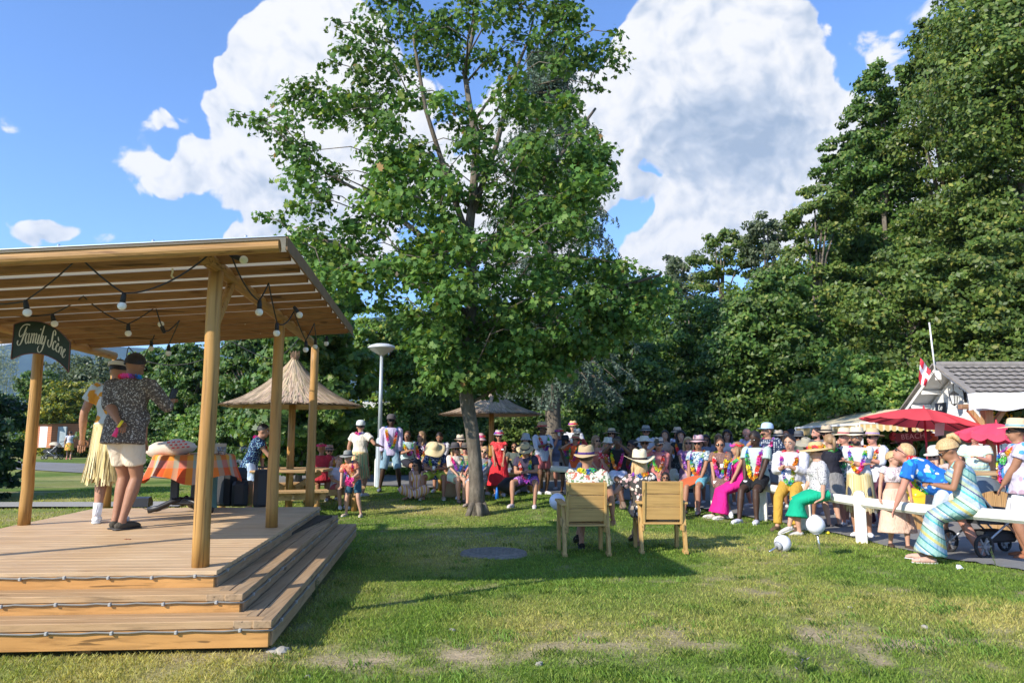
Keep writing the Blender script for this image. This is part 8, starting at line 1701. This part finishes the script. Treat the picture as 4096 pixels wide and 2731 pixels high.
# ============================================================ GRASS
def blades(N, x0, x1, y0, y1, hmin, hmax, wd, seed_pow=1.0):
    y = y0 + (y1 - y0) * rng.random(N) ** seed_pow; half = np.minimum((y * .74 + .5), 12)
    x = rng.uniform(-1, 1, N) * half; keep = (x > x0) & (x < x1)
    b = bare(x, y); keep &= rng.random(N) > b * .93
    # outside the stage footprint and the asphalt
    uv_x = (x - FR.x); uv_y = (y - FR.y); A = np.linalg.inv(np.array([[lv.x, dv.x], [lv.y, dv.y]])); vv = A[0, 0] * uv_x + A[0, 1] * uv_y; uu = A[1, 0] * uv_x + A[1, 1] * uv_y
    keep &= ~((vv > -.46) & (uu > -.46) & (uu < DEP) & (vv < WID + .5))
    fx = np.interp(y, [f_[1] for f_ in front[:9]], [f_[0] for f_ in front[:9]]); keep &= x < fx + rng.normal(0, .03, N)
    keep &= ((x - MHX) ** 2 + (y - MHY) ** 2) > .19
    x, y, b = x[keep], y[keep], b[keep]; n = len(x); z = gv(x, y) + (fbm(x, y, 1.3, 3) - .5) * .05 - .004
    h = rng.uniform(hmin, hmax, n) * (1 - .4 * b) * (.75 + .6 * fbm(x, y, 2.2, 2)); a = rng.uniform(0, 6.28, n); ln = rng.uniform(.2, 1.0, n) * h; la = rng.uniform(0, 6.28, n); w_ = wd * (1 + y * .06)
    dx, dy = np.cos(a) * w_, np.sin(a) * w_; lx, ly = np.cos(la) * ln, np.sin(la) * ln
    V = np.zeros((n * 4, 3)); V[0::4] = np.c_[x - dx, y - dy, z]; V[1::4] = np.c_[x + dx, y + dy, z]; V[2::4] = np.c_[x + lx * .45 + dx * .6, y + ly * .45 + dy * .6, z + h * .65]; V[3::4] = np.c_[x + lx, y + ly, z + h]
    d = np.clip(dry(x, y) * .8 + b * .5 + rng.normal(0, .16, n), 0, 1)[:, None]
    c = (np.array([.15, .24, .036]) * (1 - d) + np.array([.44, .38, .13]) * d) * rng.uniform(.65, 1.35, (n, 1))
    return V, c
A_ = np.linalg.inv(np.array([[lv.x, dv.x], [lv.y, dv.y]]))
MHX, MHY = plane(1975, 2213, .02)[:2]
V1, c1_ = blades(260000, -8, 9, 3.6, 9.5, .013, .036, .0024, 1.3)
V2, c2_ = blades(100000, -11, 9, 9.5, 19.5, .02, .045, .0045, 1.2)
_cx = rng.uniform(-1, 1, 420); _cy = 3.8 + 7 * rng.random(420) ** 1.3; _cx = _cx * (_cy * .74 + .4); _N = 420 * 46; _i = rng.integers(0, 420, _N)
_x = _cx[_i] + rng.normal(0, .06, _N); _y = _cy[_i] + rng.normal(0, .05, _N); _vv = A_[0, 0] * (_x - FR.x) + A_[0, 1] * (_y - FR.y); _k = ~((_vv > -.5) & (_y < 10.2)) & (_x < 5.2); _x, _y, _i = _x[_k], _y[_k], _i[_k]; _n = len(_x)
_z = gv(_x, _y) - .004; _h = rng.uniform(.018, .052, _n); _a = rng.uniform(0, 6.28, _n); _l = rng.uniform(.3, 1, _n) * _h; V3 = np.zeros((_n * 4, 3)); _w = .0035
V3[0::4] = np.c_[_x - _w * np.sin(_a), _y + _w * np.cos(_a), _z]; V3[1::4] = np.c_[_x + _w * np.sin(_a), _y - _w * np.cos(_a), _z]; V3[2::4] = np.c_[_x + _l * .5 * np.cos(_a) + _w, _y + _l * .5 * np.sin(_a), _z + _h * .7]; V3[3::4] = np.c_[_x + _l * np.cos(_a), _y + _l * np.sin(_a), _z + _h]
c3_ = np.array([[.12, .20, .035]]) * (rng.random(420)[_i] * .9 + .55)[:, None] * rng.uniform(.7, 1.2, (_n, 1))
np_g = np_mesh('grass', np.vstack([V1, V2, V3]), 4, np.vstack([c1_, c2_, c3_]), leafmat('grass_blade', .35, .6, .2, 1.12), loc=(0, 8, 0)); tag(np_g, 'short lawn grass blades', 'grass', None, 'stuff')
finish_scene = True
# ============================================================ AIR
hm_ = bpy.data.materials.new('haze_air'); hm_.use_nodes = True; nt = hm_.node_tree; nt.nodes.clear(); ho_ = nt.nodes.new('ShaderNodeOutputMaterial'); pv_ = nt.nodes.new('ShaderNodeVolumePrincipled')
pv_.inputs['Color'].default_value = (.45, .68, 1, 1); pv_.inputs['Density'].default_value = .00013; pv_.inputs['Anisotropy'].default_value = .2; nt.links.new(pv_.outputs[0], ho_.inputs['Volume'])
m = MB(); m.box((0, 1000, 222), (9000, 6000, 456)); tag(m.build('haze', hm_, loc=(0, 0, -6)), 'thin blue haze in the air', 'haze', None, 'stuff')
